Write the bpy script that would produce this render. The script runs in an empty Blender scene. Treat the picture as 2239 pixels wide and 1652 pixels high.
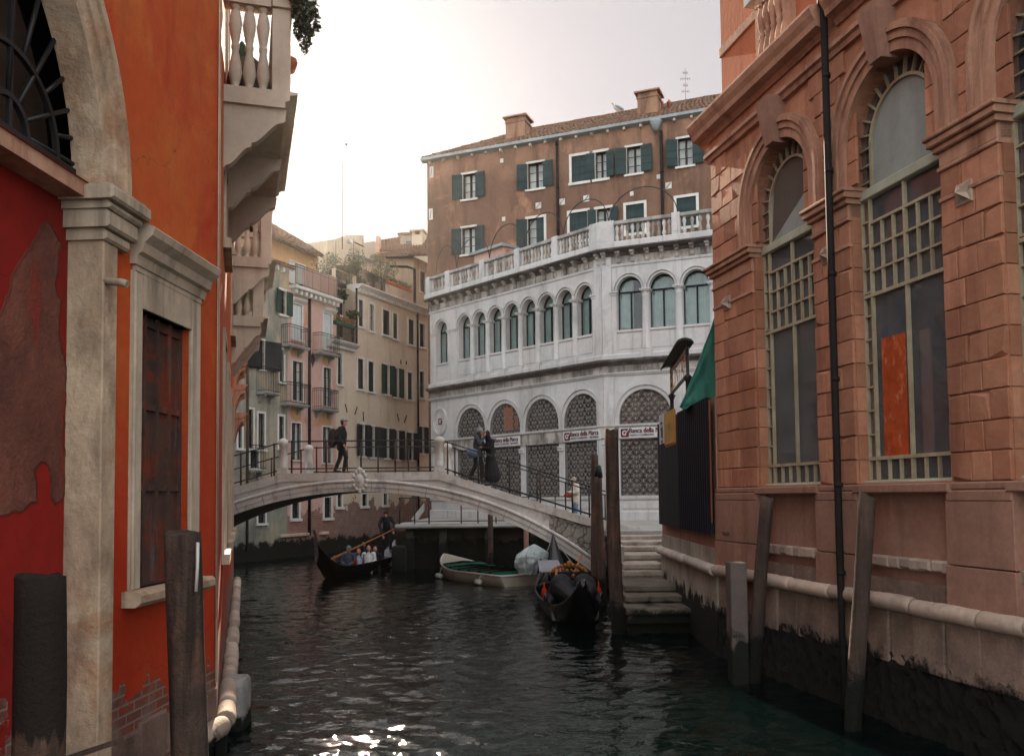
import bpy, bmesh, math, random
import numpy as np
from mathutils import Vector, Matrix, noise
random.seed(7)
S = bpy.context.scene
COL = S.collection
V = Vector
PI = math.pi
R = random.uniform
HZ_D, HZ_G = .00006, .86
# ---------------------------------------------------------------- camera geometry (photo measured on a 2238 x 1652 sheet)
F_, CX, CY = 1900.0, 1119.0, 988.0
PITCH, ROLL = math.radians(2.9), 0.011
CAM = V((0, 0, 2.8))
fw = V((0, math.cos(PITCH), math.sin(PITCH)))
up0 = V((0, -math.sin(PITCH), math.cos(PITCH)))
cr = V((1, 0, 0)) * math.cos(ROLL) - up0 * math.sin(ROLL)
cu = up0 * math.cos(ROLL) + V((1, 0, 0)) * math.sin(ROLL)
CR = {1: (0, 0, .3039), 2: (0, 447.6, .3039), 3: (0, 895.2, .4579), 4: (465.5, 402.8, .2439), 5: (483.4, 760.9, .2167),
      6: (922, 179, .2919), 7: (922, 447.6, .2919), 8: (922, 805.7, .2919), 9: (501.3, 895.2, .2439), 10: (948.9, 1119, .2559),
      11: (1396.5, 662.4, .3577), 12: (1521.8, 0, .3251), 13: (1521.8, 492.4, .3793), 14: (1432.3, 1074.2, .3598),
      15: (465.5, 1208.5, .4719), 16: (1423.4, 725.1, .1517), 17: (1002.6, 922.1, .1084), 18: (1217.5, 1011.6, .0813),
      19: (680.4, 1092.1, .1138), 20: (1074.2, 922.1, .1679), 21: (572.9, 465.5, .1679)}
def q(k, x, y):
    a, b, s = CR[k]
    return a + s * x, b + s * y
def ray(x, y):
    return fw + cr * ((x - CX) / F_) + cu * ((CY - y) / F_)
def at_y(x, y, Y):
    d = ray(x, y); return CAM + d * ((Y - CAM.y) / d.y)
def at_z(x, y, z):
    d = ray(x, y); return CAM + d * ((z - CAM.z) / d.z)
def project(p):
    d = V(p) - CAM
    k = d.dot(fw)
    return CX + F_ * d.dot(cr) / k, CY - F_ * d.dot(cu) / k
# ---------------------------------------------------------------- mesh builder
OFF = {}
class MB:
    def __init__(s):
        s.v = []; s.f = []; s.sm = []
    def add(s, pts, faces, smooth=False):
        b = len(s.v)
        s.v += [V(p) for p in pts]
        for f in faces:
            s.f.append([b + i for i in f]); s.sm.append(smooth)
    def quad(s, a, b, c, d, smooth=False):
        s.add([a, b, c, d], [(0, 1, 2, 3)], smooth)
    def hexa(s, p):
        s.add(p, [(0, 1, 2, 3), (4, 7, 6, 5), (0, 4, 5, 1), (1, 5, 6, 2), (2, 6, 7, 3), (3, 7, 4, 0)])
    def box(s, x0, x1, y0, y1, z0, z1):
        s.hexa([(x0, y0, z0), (x1, y0, z0), (x1, y1, z0), (x0, y1, z0), (x0, y0, z1), (x1, y0, z1), (x1, y1, z1), (x0, y1, z1)])
    def cbox(s, c, sx, sy, sz, rz=0, tilt=None):
        m = Matrix.Rotation(rz, 3, 'Z')
        if tilt is not None: m = m @ tilt
        P = []
        for z in (-1, 1):
            for x, y in ((-1, -1), (1, -1), (1, 1), (-1, 1)):
                P.append(V(c) + m @ V((x * sx / 2, y * sy / 2, z * sz / 2)))
        s.hexa(P)
    def prism(s, poly, ext, smooth=False):
        n = len(poly); e = V(ext)
        P = [V(p) for p in poly] + [V(p) + e for p in poly]
        s.add(P, [tuple(range(n)), tuple(range(2 * n - 1, n - 1, -1))])
        s.add(P, [(i, (i + 1) % n, n + (i + 1) % n, n + i) for i in range(n)], smooth)
    def tube(s, pts, r, n=8, cap=True, smooth=True):
        pts = [V(p) for p in pts]
        if not isinstance(r, (list, tuple)): r = [r] * len(pts)
        rings = []
        u = None
        for i, p in enumerate(pts):
            d = (pts[min(i + 1, len(pts) - 1)] - pts[max(i - 1, 0)]).normalized()
            if u is None:
                h = V((0, 0, 1)) if abs(d.z) < .9 else V((1, 0, 0))
                u = d.cross(h).normalized()
            else:
                u = (u - d * u.dot(d)).normalized()
            w = d.cross(u)
            rings.append([p + (u * math.cos(2 * PI * k / n) + w * math.sin(2 * PI * k / n)) * r[i] for k in range(n)])
        P = [p for g in rings for p in g]
        fs = [(i * n + k, i * n + (k + 1) % n, (i + 1) * n + (k + 1) % n, (i + 1) * n + k) for i in range(len(pts) - 1) for k in range(n)]
        s.add(P, fs, smooth)
        if cap:
            s.add(rings[0], [tuple(range(n))]); s.add(rings[-1], [tuple(range(n))])
    def lathe(s, c, prof, n=10, sx=1, sy=1):
        c = V(c)
        P = [c + V((r * sx * math.cos(2 * PI * k / n), r * sy * math.sin(2 * PI * k / n), z)) for r, z in prof for k in range(n)]
        s.add(P, [(i * n + k, i * n + (k + 1) % n, (i + 1) * n + (k + 1) % n, (i + 1) * n + k) for i in range(len(prof) - 1) for k in range(n)], True)
        s.add(P[:n], [tuple(range(n))]); s.add(P[-n:], [tuple(range(n))])
    def loft(s, rings, closed=True, smooth=True, caps=True):
        n = len(rings[0]); m = n if closed else n - 1
        P = [p for g in rings for p in g]
        s.add(P, [(i * n + k, i * n + (k + 1) % n, (i + 1) * n + (k + 1) % n, (i + 1) * n + k) for i in range(len(rings) - 1) for k in range(m)], smooth)
        if caps and closed:
            s.add(rings[0], [tuple(range(n))]); s.add(rings[-1], [tuple(range(n))])
    def ell(s, c, rx, ry, rz, n=12, m=8, rot=None):
        P = []
        for i in range(m + 1):
            t = PI * i / m
            for k in range(n):
                a = 2 * PI * k / n
                p = V((rx * math.sin(t) * math.cos(a), ry * math.sin(t) * math.sin(a), -rz * math.cos(t)))
                P.append(V(c) + (rot @ p if rot is not None else p))
        s.add(P, [(i * n + k, i * n + (k + 1) % n, (i + 1) * n + (k + 1) % n, (i + 1) * n + k) for i in range(m) for k in range(n)], True)
    def cap2(s, a, ra, b, rb, n=10):
        a, b = V(a), V(b); d = (b - a)
        L = d.length
        if L < 1e-5: s.ell(a, ra, ra, ra); return
        d /= L
        pts, rr = [], []
        for t in (90, 60, 30, 0): pts.append(a - d * ra * math.sin(math.radians(t))); rr.append(max(ra * math.cos(math.radians(t)), 1e-4))
        for t in (0, 30, 60, 90): pts.append(b + d * rb * math.sin(math.radians(t))); rr.append(max(rb * math.cos(math.radians(t)), 1e-4))
        s.tube(pts, rr, n)
    def mesh(s, name, mat, origin):
        me = bpy.data.meshes.new(name)
        me.from_pydata([v - origin for v in s.v], [], s.f)
        me.polygons.foreach_set('use_smooth', s.sm)
        bm = bmesh.new(); bm.from_mesh(me)
        bmesh.ops.remove_doubles(bm, verts=bm.verts, dist=1e-5)
        bmesh.ops.recalc_face_normals(bm, faces=bm.faces)
        bm.to_mesh(me); bm.free()
        if mat: me.materials.append(mat)
        return me
    def build(s, name, mat, parent=None, label=None, cat=None, group=None, kind=None):
        if not s.v: return None
        lo = V([min(v[i] for v in s.v) for i in range(3)]); hi = V([max(v[i] for v in s.v) for i in range(3)])
        org = V(((lo.x + hi.x) / 2, (lo.y + hi.y) / 2, lo.z))
        o = bpy.data.objects.new(name, s.mesh(name, mat, org))
        COL.objects.link(o)
        link(o, org, parent)
        tag(o, label, cat, group, kind)
        return o
def link(o, org, parent):
    o.location = org
    OFF[o.name] = V(org)
    if parent is not None:
        o.parent = parent; o.location = V(org) - OFF[parent.name]
def tag(o, label=None, cat=None, group=None, kind=None):
    if label: o['label'] = label
    if cat: o['category'] = cat
    if group: o['group'] = group
    if kind: o['kind'] = kind
    return o
def empty(name, loc, label, cat, group=None):
    o = bpy.data.objects.new(name, None); COL.objects.link(o)
    o.empty_display_size = .2
    o.location = loc; OFF[o.name] = V(loc)
    return tag(o, label, cat, group)
def place(o, loc, rz=0, rx=0, ry=0):
    o.location = loc; o.rotation_euler = (rx, ry, rz)
def remesh(mb, name, mat, parent, voxel=.014, smooth_iter=3, org=None):
    me = bpy.data.meshes.new(name)
    me.from_pydata([tuple(v) for v in mb.v], [], mb.f)
    bm = bmesh.new(); bm.from_mesh(me)
    bmesh.ops.remove_doubles(bm, verts=bm.verts, dist=1e-5)
    bmesh.ops.recalc_face_normals(bm, faces=bm.faces); bm.to_mesh(me); bm.free()
    o = bpy.data.objects.new(name, me); COL.objects.link(o)
    m = o.modifiers.new('r', 'REMESH'); m.mode = 'VOXEL'; m.voxel_size = voxel; m.use_smooth_shade = True
    if smooth_iter:
        k = o.modifiers.new('s', 'SMOOTH'); k.iterations = smooth_iter; k.factor = .5
    dg = bpy.context.evaluated_depsgraph_get()
    me2 = bpy.data.meshes.new_from_object(o.evaluated_get(dg))
    o.modifiers.clear(); o.data = me2; me2.name = name
    bpy.data.meshes.remove(me)
    me2.materials.clear()
    if mat: me2.materials.append(mat)
    me2.polygons.foreach_set('use_smooth', [True] * len(me2.polygons))
    link(o, V((0, 0, 0)), parent)
    if parent is not None: o.location = -OFF[parent.name]
    return o
# ---------------------------------------------------------------- facade frame
class Fr:
    def __init__(s, O, t, n):
        s.O = V((O[0], O[1], 0)); s.t = V((t[0], t[1], 0)).normalized(); s.n = V((n[0], n[1], 0)).normalized()
    def P(s, a, z, o=0):
        return s.O + s.t * a + s.n * o + V((0, 0, z))
    def px(s, xy, o=0):
        d = ray(*xy); k = ((s.O + s.n * o - CAM).dot(s.n)) / d.dot(s.n)
        p = CAM + d * k
        return (p - s.O).dot(s.t), p.z
    def box(s, mb, a0, a1, z0, z1, o0, o1):
        mb.hexa([s.P(a0, z0, o0), s.P(a1, z0, o0), s.P(a1, z0, o1), s.P(a0, z0, o1), s.P(a0, z1, o0), s.P(a1, z1, o0), s.P(a1, z1, o1), s.P(a0, z1, o1)])
    def cham(s, mb, a0, a1, z0, z1, o0, o1, c=.012):
        b = [s.P(a0, z0, o0), s.P(a1, z0, o0), s.P(a1, z1, o0), s.P(a0, z1, o0)]
        m = [s.P(a0, z0, o1 - c), s.P(a1, z0, o1 - c), s.P(a1, z1, o1 - c), s.P(a0, z1, o1 - c)]
        f = [s.P(a0 + c, z0 + c, o1), s.P(a1 - c, z0 + c, o1), s.P(a1 - c, z1 - c, o1), s.P(a0 + c, z1 - c, o1)]
        for A, B in ((b, m), (m, f)):
            for i in range(4): mb.quad(A[i], A[(i + 1) % 4], B[(i + 1) % 4], B[i])
        mb.quad(*f)
    def chip(s, mb, a0, a1, z0, z1, o0, o1, j=.005):
        """a worn block: uneven chamfer, wandering edges, an occasional broken corner"""
        c = [R(.005, .012) for _ in range(4)]
        if R(0, 1) < .16: c[random.randrange(4)] = R(.03, .06)
        P4 = [(a0, z0, 1, 1), (a1, z0, -1, 1), (a1, z1, -1, -1), (a0, z1, 1, -1)]
        b = [s.P(a, z, o0) for a, z, _, _ in P4]
        m = [s.P(a + R(-j, j) * .4, z + R(-j, j) * .4, o1 - c[i] * .8) for i, (a, z, _, _) in enumerate(P4)]
        f = [s.P(a + sa * c[i] + R(-j, j) * .5, z + sz * c[i] + R(-j, j) * .5, o1 + R(-j, j) * .8) for i, (a, z, sa, sz) in enumerate(P4)]
        for A, B in ((b, m), (m, f)):
            for i in range(4): mb.quad(A[i], A[(i + 1) % 4], B[(i + 1) % 4], B[i])
        mb.add(f, [(0, 1, 2), (0, 2, 3)])
    def poly(s, mb, pts, o0, o1):
        mb.prism([s.P(a, z, o0) for a, z in pts], s.n * (o1 - o0))
    def profile(s, mb, prof, a0, a1, closed_ends=True):
        """prof: list of (o,z) swept from a0 to a1"""
        mb.prism([s.P(a0, z, o) for o, z in prof], s.t * (a1 - a0))
    def band(s, mb, ac, zc, r0, r1, o0, o1, t0=0, t1=PI, n=20, ry=1.0):
        """arch ring with rectangular section"""
        rings = []
        for i in range(n + 1):
            t = t0 + (t1 - t0) * i / n
            c, z = math.cos(t), math.sin(t) * ry
            rings.append([s.P(ac + c * r0, zc + z * r0, o0), s.P(ac + c * r0, zc + z * r0, o1), s.P(ac + c * r1, zc + z * r1, o1), s.P(ac + c * r1, zc + z * r1, o0)])
        mb.loft(rings, True, False, True)
    def wall(s, mb, a0, a1, z0, z1, o, thick, holes, n=14):
        """holes: (a0,a1,z0,z1,arch) ; arch = height of the arch part included in z1"""
        A = sorted({a0, a1, *[min(max(h[i], a0), a1) for h in holes for i in (0, 1)]})
        Z = sorted({z0, z1, *[min(max(h[i], z0), z1) for h in holes for i in (2, 3)]})
        for i in range(len(A) - 1):
            j = 0
            while j < len(Z) - 1:
                am = (A[i] + A[i + 1]) / 2
                def inh(j): 
                    zm = (Z[j] + Z[j + 1]) / 2
                    return any(h[0] < am < h[1] and h[2] < zm < h[3] for h in holes)
                if inh(j): j += 1; continue
                k = j
                while k + 1 < len(Z) - 1 and not inh(k + 1): k += 1
                mb.quad(s.P(A[i], Z[j], o), s.P(A[i + 1], Z[j], o), s.P(A[i + 1], Z[k + 1], o), s.P(A[i], Z[k + 1], o))
                j = k + 1
        for h in holes:
            b0, b1, y0, y1 = h[:4]; ah = h[4] if len(h) > 4 else 0
            pts = [(b0, y0), (b1, y0)]
            if ah:
                c = (b0 + b1) / 2; r = (b1 - b0) / 2; zc = y1 - ah
                arc = [(c + r * math.cos(PI * i / n), zc + ah * math.sin(PI * i / n)) for i in range(n + 1)]
                for i in range(n):
                    p, w = arc[i], arc[i + 1]
                    mb.quad(s.P(p[0], p[1], o), s.P(w[0], w[1], o), s.P(w[0], y1, o), s.P(p[0], y1, o))
                pts += arc
            else:
                pts += [(b1, y1), (b0, y1)]
            for i in range(len(pts)):
                p, w = pts[i], pts[(i + 1) % len(pts)]
                if abs(p[0] - w[0]) + abs(p[1] - w[1]) < 1e-6: continue
                mb.quad(s.P(p[0], p[1], o), s.P(w[0], w[1], o), s.P(w[0], w[1], o - thick), s.P(p[0], p[1], o - thick))
def archpts(c, r, z0, zc, ah=None, n=16):
    ah = r if ah is None else ah
    return [(c - r, z0), (c + r, z0)] + [(c + r * math.cos(PI * i / n), zc + ah * math.sin(PI * i / n)) for i in range(n + 1)]
# ---------------------------------------------------------------- materials
def nt_new(name):
    m = bpy.data.materials.new(name); m.use_nodes = True
    nt = m.node_tree; nt.nodes.clear()
    out = nt.nodes.new('ShaderNodeOutputMaterial')
    return m, nt, out
class N:
    """tiny node helper"""
    def __init__(s, nt): s.nt = nt
    def n(s, t, **k):
        d = s.nt.nodes.new(t)
        for a, b in k.items(): setattr(d, a, b)
        return d
    def l(s, a, b): s.nt.links.new(a, b)
    def pos(s): return s.n('ShaderNodeNewGeometry').outputs['Position']
    def obj(s): return s.n('ShaderNodeTexCoord').outputs['Object']
    def vm(s, op, a, b):
        d = s.n('ShaderNodeVectorMath', operation=op)
        s.l(a, d.inputs[0]) if not isinstance(a, (tuple, list)) else setattr(d.inputs[0], 'default_value', a)
        s.l(b, d.inputs[1]) if not isinstance(b, (tuple, list)) else setattr(d.inputs[1], 'default_value', b)
        return d.outputs[0]
    def m(s, op, a, b=0.0, c=None):
        d = s.n('ShaderNodeMath', operation=op)
        for i, x in enumerate((a, b) if c is None else (a, b, c)):
            if isinstance(x, (int, float)): d.inputs[i].default_value = x
            else: s.l(x, d.inputs[i])
        return d.outputs[0]
    def noise(s, vec, scale, detail=5, rough=.6, dist=0):
        d = s.n('ShaderNodeTexNoise'); d.inputs['Scale'].default_value = scale
        d.inputs['Detail'].default_value = detail; d.inputs['Roughness'].default_value = rough; d.inputs['Distortion'].default_value = dist
        s.l(vec, d.inputs['Vector']); return d.outputs['Fac']
    def ramp(s, fac, lo, hi, a=0, b=1):
        d = s.n('ShaderNodeMapRange'); d.inputs['From Min'].default_value = lo; d.inputs['From Max'].default_value = hi
        d.inputs['To Min'].default_value = a; d.inputs['To Max'].default_value = b
        s.l(fac, d.inputs['Value']); return d.outputs['Result']
    def mix(s, fac, a, b, mode='MIX'):
        d = s.n('ShaderNodeMix', data_type='RGBA', blend_type=mode)
        for i, x in ((0, fac), (6, a), (7, b)):
            if isinstance(x, (int, float)): d.inputs[i].default_value = x
            elif isinstance(x, (tuple, list)): d.inputs[i].default_value = (*x, 1)
            else: s.l(x, d.inputs[i])
        return d.outputs[2]
    def z(s, vec):
        d = s.n('ShaderNodeSeparateXYZ'); s.l(vec, d.inputs[0]); return d.outputs['Z']
    def xyz(s, vec):
        d = s.n('ShaderNodeSeparateXYZ'); s.l(vec, d.inputs[0]); return d.outputs
    def bump(s, h, strength, dist):
        d = s.n('ShaderNodeBump'); d.inputs['Strength'].default_value = strength; d.inputs['Distance'].default_value = dist
        s.l(h, d.inputs['Height']); return d.outputs['Normal']
    def bsdf(s, out, col, rough=.8, spec=.3, nrm=None, metal=0):
        b = s.n('ShaderNodeBsdfPrincipled')
        if isinstance(col, (tuple, list)): b.inputs['Base Color'].default_value = (*col, 1)
        else: s.l(col, b.inputs['Base Color'])
        if isinstance(rough, (int, float)): b.inputs['Roughness'].default_value = rough
        else: s.l(rough, b.inputs['Roughness'])
        b.inputs['Specular IOR Level'].default_value = spec; b.inputs['Metallic'].default_value = metal
        if nrm is not None: s.l(nrm, b.inputs['Normal'])
        s.l(b.outputs[0], out.inputs['Surface']); return b
MATS = {}
def weather(name, c1, c2, scale=1.0, streak=None, amt=.6, fine=.25, bump=.35, bdist=.012, rough=.85, spec=.25, tide=None, metal=0, local=False,
            ss=(3.5, 3.5, .3), lo=.4, hi=.62, s_lo=.52, s_hi=.74, patch=None, tidecol=(.006, .0065, .0045), brick=None, crack=0, crackw=.018, island=0, tar=None, grade=None):
    if name in MATS: return MATS[name]
    m, nt, out = nt_new(name); k = N(nt)
    p = k.obj() if local else k.pos()
    col = k.mix(k.ramp(k.noise(p, scale * .8, 6, .65, .3), lo, hi), c1, c2)
    if patch:   # (colour, lo, hi, scale)
        col = k.mix(k.ramp(k.noise(k.vm('ADD', p, (13.1, 4.2, 7.7)), patch[3], 7, .7, .6), patch[1], patch[2]), col, patch[0])
    if grade:   # (colour, z0, z1, amount) weathered tone that fades between two heights
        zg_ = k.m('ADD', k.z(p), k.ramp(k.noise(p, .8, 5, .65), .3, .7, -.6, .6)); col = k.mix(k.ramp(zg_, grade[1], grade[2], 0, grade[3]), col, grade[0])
    bh = k.noise(p, 14 * scale, 6, .7)
    if brick:   # (zmax, a-axis vector, colour1, colour2, mortar) bare brick below zmax with a ragged edge
        zmax, tv, b1, b2, mo = brick
        dp = k.n('ShaderNodeVectorMath', operation='DOT_PRODUCT'); k.l(p, dp.inputs[0]); dp.inputs[1].default_value = (*tv, 0)
        cb = k.n('ShaderNodeCombineXYZ'); k.l(dp.outputs['Value'], cb.inputs[0]); k.l(k.z(p), cb.inputs[1])
        bt = k.n('ShaderNodeTexBrick'); k.l(cb.outputs[0], bt.inputs['Vector'])
        bt.inputs['Color1'].default_value = (*b1, 1); bt.inputs['Color2'].default_value = (*b2, 1); bt.inputs['Mortar'].default_value = (*mo, 1)
        bt.inputs['Scale'].default_value = 1; bt.inputs['Brick Width'].default_value = .26; bt.inputs['Row Height'].default_value = .085
        bt.inputs['Mortar Size'].default_value = .011; bt.inputs['Mortar Smooth'].default_value = .3; bt.inputs['Bias'].default_value = -.1
        bc = k.mix(k.ramp(k.noise(p, 3, 5, .7), .45, .7, 0, .8), bt.outputs['Color'], mo)
        zz = k.m('ADD', k.z(p), k.ramp(k.noise(p, .9, 6, .65), .3, .7, -.7, .7))
        fb = k.ramp(zz, zmax - .03, zmax + .03, 1, 0)
        col = k.mix(fb, col, bc)
        bh = k.m('ADD', bh, k.m('MULTIPLY', k.m('MULTIPLY', bt.outputs['Fac'], fb), -1.2))
    if island:
        ri = k.n('ShaderNodeNewGeometry').outputs['Random Per Island']
        col = k.mix(k.ramp(ri, .55, 1, 0, island), col, tuple(min(1, x * 1.7 + .03) for x in c1)); col = k.mix(k.ramp(ri, .45, 0, 0, island), col, tuple(x * .45 for x in c2))
    if streak:
        col = k.mix(k.ramp(k.noise(k.vm('MULTIPLY', p, ss), 1.0, 6, .65, .2), s_lo, s_hi, 0, amt), col, streak)
    col = k.mix(k.ramp(k.noise(p, 9 * scale, 5, .7), .3, .75, 0, fine), col, tuple(x * .35 for x in c1))
    if crack:
        vo = k.n('ShaderNodeTexVoronoi', feature='DISTANCE_TO_EDGE'); vo.inputs['Scale'].default_value = crack
        wob = k.n('ShaderNodeTexNoise'); wob.inputs['Scale'].default_value = 6; k.l(p, wob.inputs['Vector'])
        k.l(k.vm('ADD', p, k.vm('MULTIPLY', wob.outputs['Color'], (.25, .25, .25))), vo.inputs['Vector'])
        ck = k.m('MULTIPLY', k.ramp(vo.outputs['Distance'], 0, crackw, 1, 0), k.ramp(k.noise(p, 2.3, 3), .42, .6) if crackw < .02 else 1.0)
        col = k.mix(k.m('MULTIPLY', ck, .75), col, tuple(x * .15 for x in c1))
        bh = k.m('SUBTRACT', bh, k.m('MULTIPLY', ck, .8))
    if tar is not None:
        col = k.mix(k.ramp(k.m('ADD', k.z(p), k.ramp(k.noise(k.vm('MULTIPLY', p, (9, 9, .8)), 1, 4), .3, .7, -.12, .12)), tar - .02, tar + .03), col, (.018, .011, .008))
    ro = rough
    if tide:
        zz = k.m('ADD', k.z(p), k.ramp(k.noise(p, 2.2, 6, .7), .25, .75, -.3, .3))
        ft = k.ramp(zz, tide - .06, tide + .08, 1, 0)
        tc = k.mix(k.ramp(k.noise(p, 11, 6, .75), .4, .7), tidecol, tuple(x * 2.0 for x in tidecol))
        col = k.mix(ft, col, tc)
        ro = k.ramp(ft, 0, 1, rough, .75)
        bh = k.m('ADD', bh, k.m('MULTIPLY', ft, k.m('MULTIPLY', k.noise(p, 8, 6, .8), 4.0)))
    k.bsdf(out, col, ro, spec, k.bump(bh, bump, bdist), metal)
    MATS[name] = m
    return m
def plain(name, c, rough=.6, spec=.4, metal=0, var=.3, sc=12, bump=.1):
    return weather(name, c, tuple(x * (1 - var) for x in c), sc / 6, fine=.15, bump=bump, bdist=.004, rough=rough, spec=spec, metal=metal, local=True)
def glassy(name, tint=(.012, .014, .016), rough=.04, var=.6):
    """dark window glass in front of an unlit room, slightly uneven"""
    if name in MATS: return MATS[name]
    m, nt, out = nt_new(name); k = N(nt); p = k.pos()
    col = k.mix(k.ramp(k.noise(p, 1.3, 4), .35, .65), tint, tuple(x * (1 + var * 3) for x in tint))
    b = k.bsdf(out, col, rough, .5, k.bump(k.noise(p, 1.6, 2), .15, .03))
    MATS[name] = m; return m
def clear_glass(name, tint=(.75, .8, .8), film=0, dcol=(.27, .28, .31)):
    if name in MATS: return MATS[name]
    m, nt, out = nt_new(name); k = N(nt); p = k.pos()
    nr = k.bump(k.noise(p, 1.4, 2), .12, .03)
    t = k.n('ShaderNodeBsdfTransparent'); t.inputs[0].default_value = (*tint, 1)
    g = k.n('ShaderNodeBsdfGlossy'); g.inputs['Roughness'].default_value = .03; k.l(nr, g.inputs['Normal'])
    ge = k.n('ShaderNodeNewGeometry'); dp = k.n('ShaderNodeVectorMath', operation='DOT_PRODUCT'); k.l(ge.outputs['Incoming'], dp.inputs[0]); k.l(nr, dp.inputs[1])
    sch = k.m('ADD', .04, k.m('MULTIPLY', .9, k.m('POWER', k.m('SUBTRACT', 1.0, k.m('MINIMUM', k.m('ABSOLUTE', dp.outputs['Value']), 1.0)), 5.0)))
    mx = k.n('ShaderNodeMixShader'); k.l(sch, mx.inputs[0]); k.l(t.outputs[0], mx.inputs[1]); k.l(g.outputs[0], mx.inputs[2])
    sh = mx.outputs[0]
    if film:
        df = k.n('ShaderNodeBsdfDiffuse'); df.inputs[0].default_value = (*dcol, 1); m2 = k.n('ShaderNodeMixShader')
        k.l(k.ramp(k.noise(p, 1.7, 5, .65), .3, .7, film * .5, film * 1.4), m2.inputs[0]); k.l(sh, m2.inputs[1]); k.l(df.outputs[0], m2.inputs[2]); sh = m2.outputs[0]
    k.l(sh, out.inputs['Surface']); MATS[name] = m; return m
def tiles(name, tv, c1=(.14, .075, .048), c2=(.21, .125, .085), dark=(.03, .025, .02)):
    if name in MATS: return MATS[name]
    m, nt, out = nt_new(name); k = N(nt); p = k.pos()
    n1 = k.noise(p, 2.2, 4, .7)
    col = k.mix(k.ramp(n1, .35, .65), c1, c2)
    col = k.mix(k.ramp(k.noise(p, 7, 5, .7), .45, .65, 0, .85), col, dark)
    k.bsdf(out, col, .9, .2, k.bump(k.noise(p, 20, 4), .3, .01))
    MATS[name] = m; return m
RED = weather('red_stucco', (.47, .075, .014), (.50, .125, .024), .8, streak=(.27, .06, .02), amt=.6, fine=.32, grade=((.42, .022, .006), 4.4, 2.2, .75), ss=(2.2, 2.2, .35), bump=.25,
              patch=((.42, .028, .008), .5, .64, .35), brick=(1.15, (-.06, 1), (.20, .06, .04), (.13, .05, .04), (.22, .18, .15)), tide=.2, crack=.9, crackw=.0045)
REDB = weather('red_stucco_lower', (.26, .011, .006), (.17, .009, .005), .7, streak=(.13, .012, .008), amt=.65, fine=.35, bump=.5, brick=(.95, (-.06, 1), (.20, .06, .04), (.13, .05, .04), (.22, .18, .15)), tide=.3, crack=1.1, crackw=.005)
BARE = weather('bare_plaster', (.24, .085, .055), (.13, .042, .03), 2.0, streak=(.30, .03, .015), amt=.7, fine=.6, bump=1, bdist=.03, s_lo=.56, s_hi=.66, ss=(3,3,.9), patch=((.13,.05,.04),.5,.62,1.2))
ISTRIA = weather('istrian_stone_warm', (.56, .42, .29), (.43, .31, .21), 1.2, streak=(.15, .10, .065), amt=.6, fine=.4, bump=.9, bdist=.02, tide=.5, patch=((.38, .19, .10), .5, .66, 1.1), ss=(3,3,1.2), s_lo=.5, s_hi=.66)
STONE_L = weather('istrian_stone_grey', (.58, .47, .35), (.43, .345, .255), 1.0, streak=(.09, .07, .055), amt=.7, fine=.35, bump=.6, s_lo=.49, s_hi=.68, bdist=.012)
PLASTERB = weather('balcony_plaster', (.50, .42, .33), (.40, .33, .26), .9, streak=(.16, .12, .09), amt=.4, fine=.25, bump=.3)
WHITE = weather('white_stone', (.55, .545, .535), (.42, .415, .405), .7, streak=(.17, .155, .145), amt=.6, fine=.22, bump=.4, ss=(4, 4, .3), s_lo=.53, s_hi=.74, patch=((.53, .50, .48), .48, .6, .5))
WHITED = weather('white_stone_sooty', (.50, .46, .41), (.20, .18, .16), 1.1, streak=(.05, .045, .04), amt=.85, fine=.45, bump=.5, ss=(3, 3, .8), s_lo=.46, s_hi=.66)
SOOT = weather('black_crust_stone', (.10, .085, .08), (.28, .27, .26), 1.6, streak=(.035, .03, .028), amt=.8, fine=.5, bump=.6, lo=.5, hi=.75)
BRIDGE = weather('bridge_stone', (.57, .54, .50), (.43, .40, .365), 1.3, streak=(.10, .085, .075), amt=.75, fine=.35, bump=.6, ss=(2.5, 2.5, 1.0), s_lo=.55, s_hi=.68, patch=((.45, .39, .335), .5, .62, 1.1))
RUBBLE = weather('bridge_rubble', (.34, .31, .26), (.24, .22, .19), 1.3, streak=(.07, .06, .05), amt=.7, fine=.4, bump=1, bdist=.05, crack=3.4, crackw=.07, island=0, tide=.6)
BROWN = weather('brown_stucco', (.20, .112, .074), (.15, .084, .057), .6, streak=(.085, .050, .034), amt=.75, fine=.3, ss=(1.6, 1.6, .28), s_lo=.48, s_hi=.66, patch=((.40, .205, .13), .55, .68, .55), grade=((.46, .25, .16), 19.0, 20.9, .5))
PINKC = weather('salmon_ashlar', (.47, .22, .13), (.36, .155, .09), 1.1, streak=(.17, .06, .036), amt=.75, fine=.4, island=.32, bump=.8, bdist=.012, ss=(2.2, 2.2, .22), s_lo=.5, s_hi=.7, patch=((.38, .14, .07), .53, .68, .6))
PINKM = weather('salmon_moulding', (.50, .28, .185), (.38, .20, .13), 1.2, streak=(.15, .06, .036), amt=.75, fine=.38, bump=.5, s_lo=.48, s_hi=.66, ss=(2.6, 2.6, .5))
PINKP = weather('salmon_plain', (.38, .205, .145), (.28, .15, .105), 1.3, streak=(.13, .07, .05), amt=.7, fine=.42, bump=.5, tide=.75)
ORANGEU = weather('orange_upper', (.42, .135, .06), (.36, .115, .055), .6, streak=(.22, .08, .045), amt=.45, fine=.15)
ROUGHL = weather('rough_red_stone', (.27, .17, .135), (.17, .105, .085), 2.2, streak=(.07, .045, .035), amt=.6, fine=.5, bump=1, bdist=.03, tide=.3, island=.4)
ROUGHB = weather('rough_stone_base', (.36, .25, .19), (.20, .14, .11), 2.2, streak=(.07, .05, .04), amt=.6, fine=.55, bump=1, bdist=.03, tide=.78)
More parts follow.
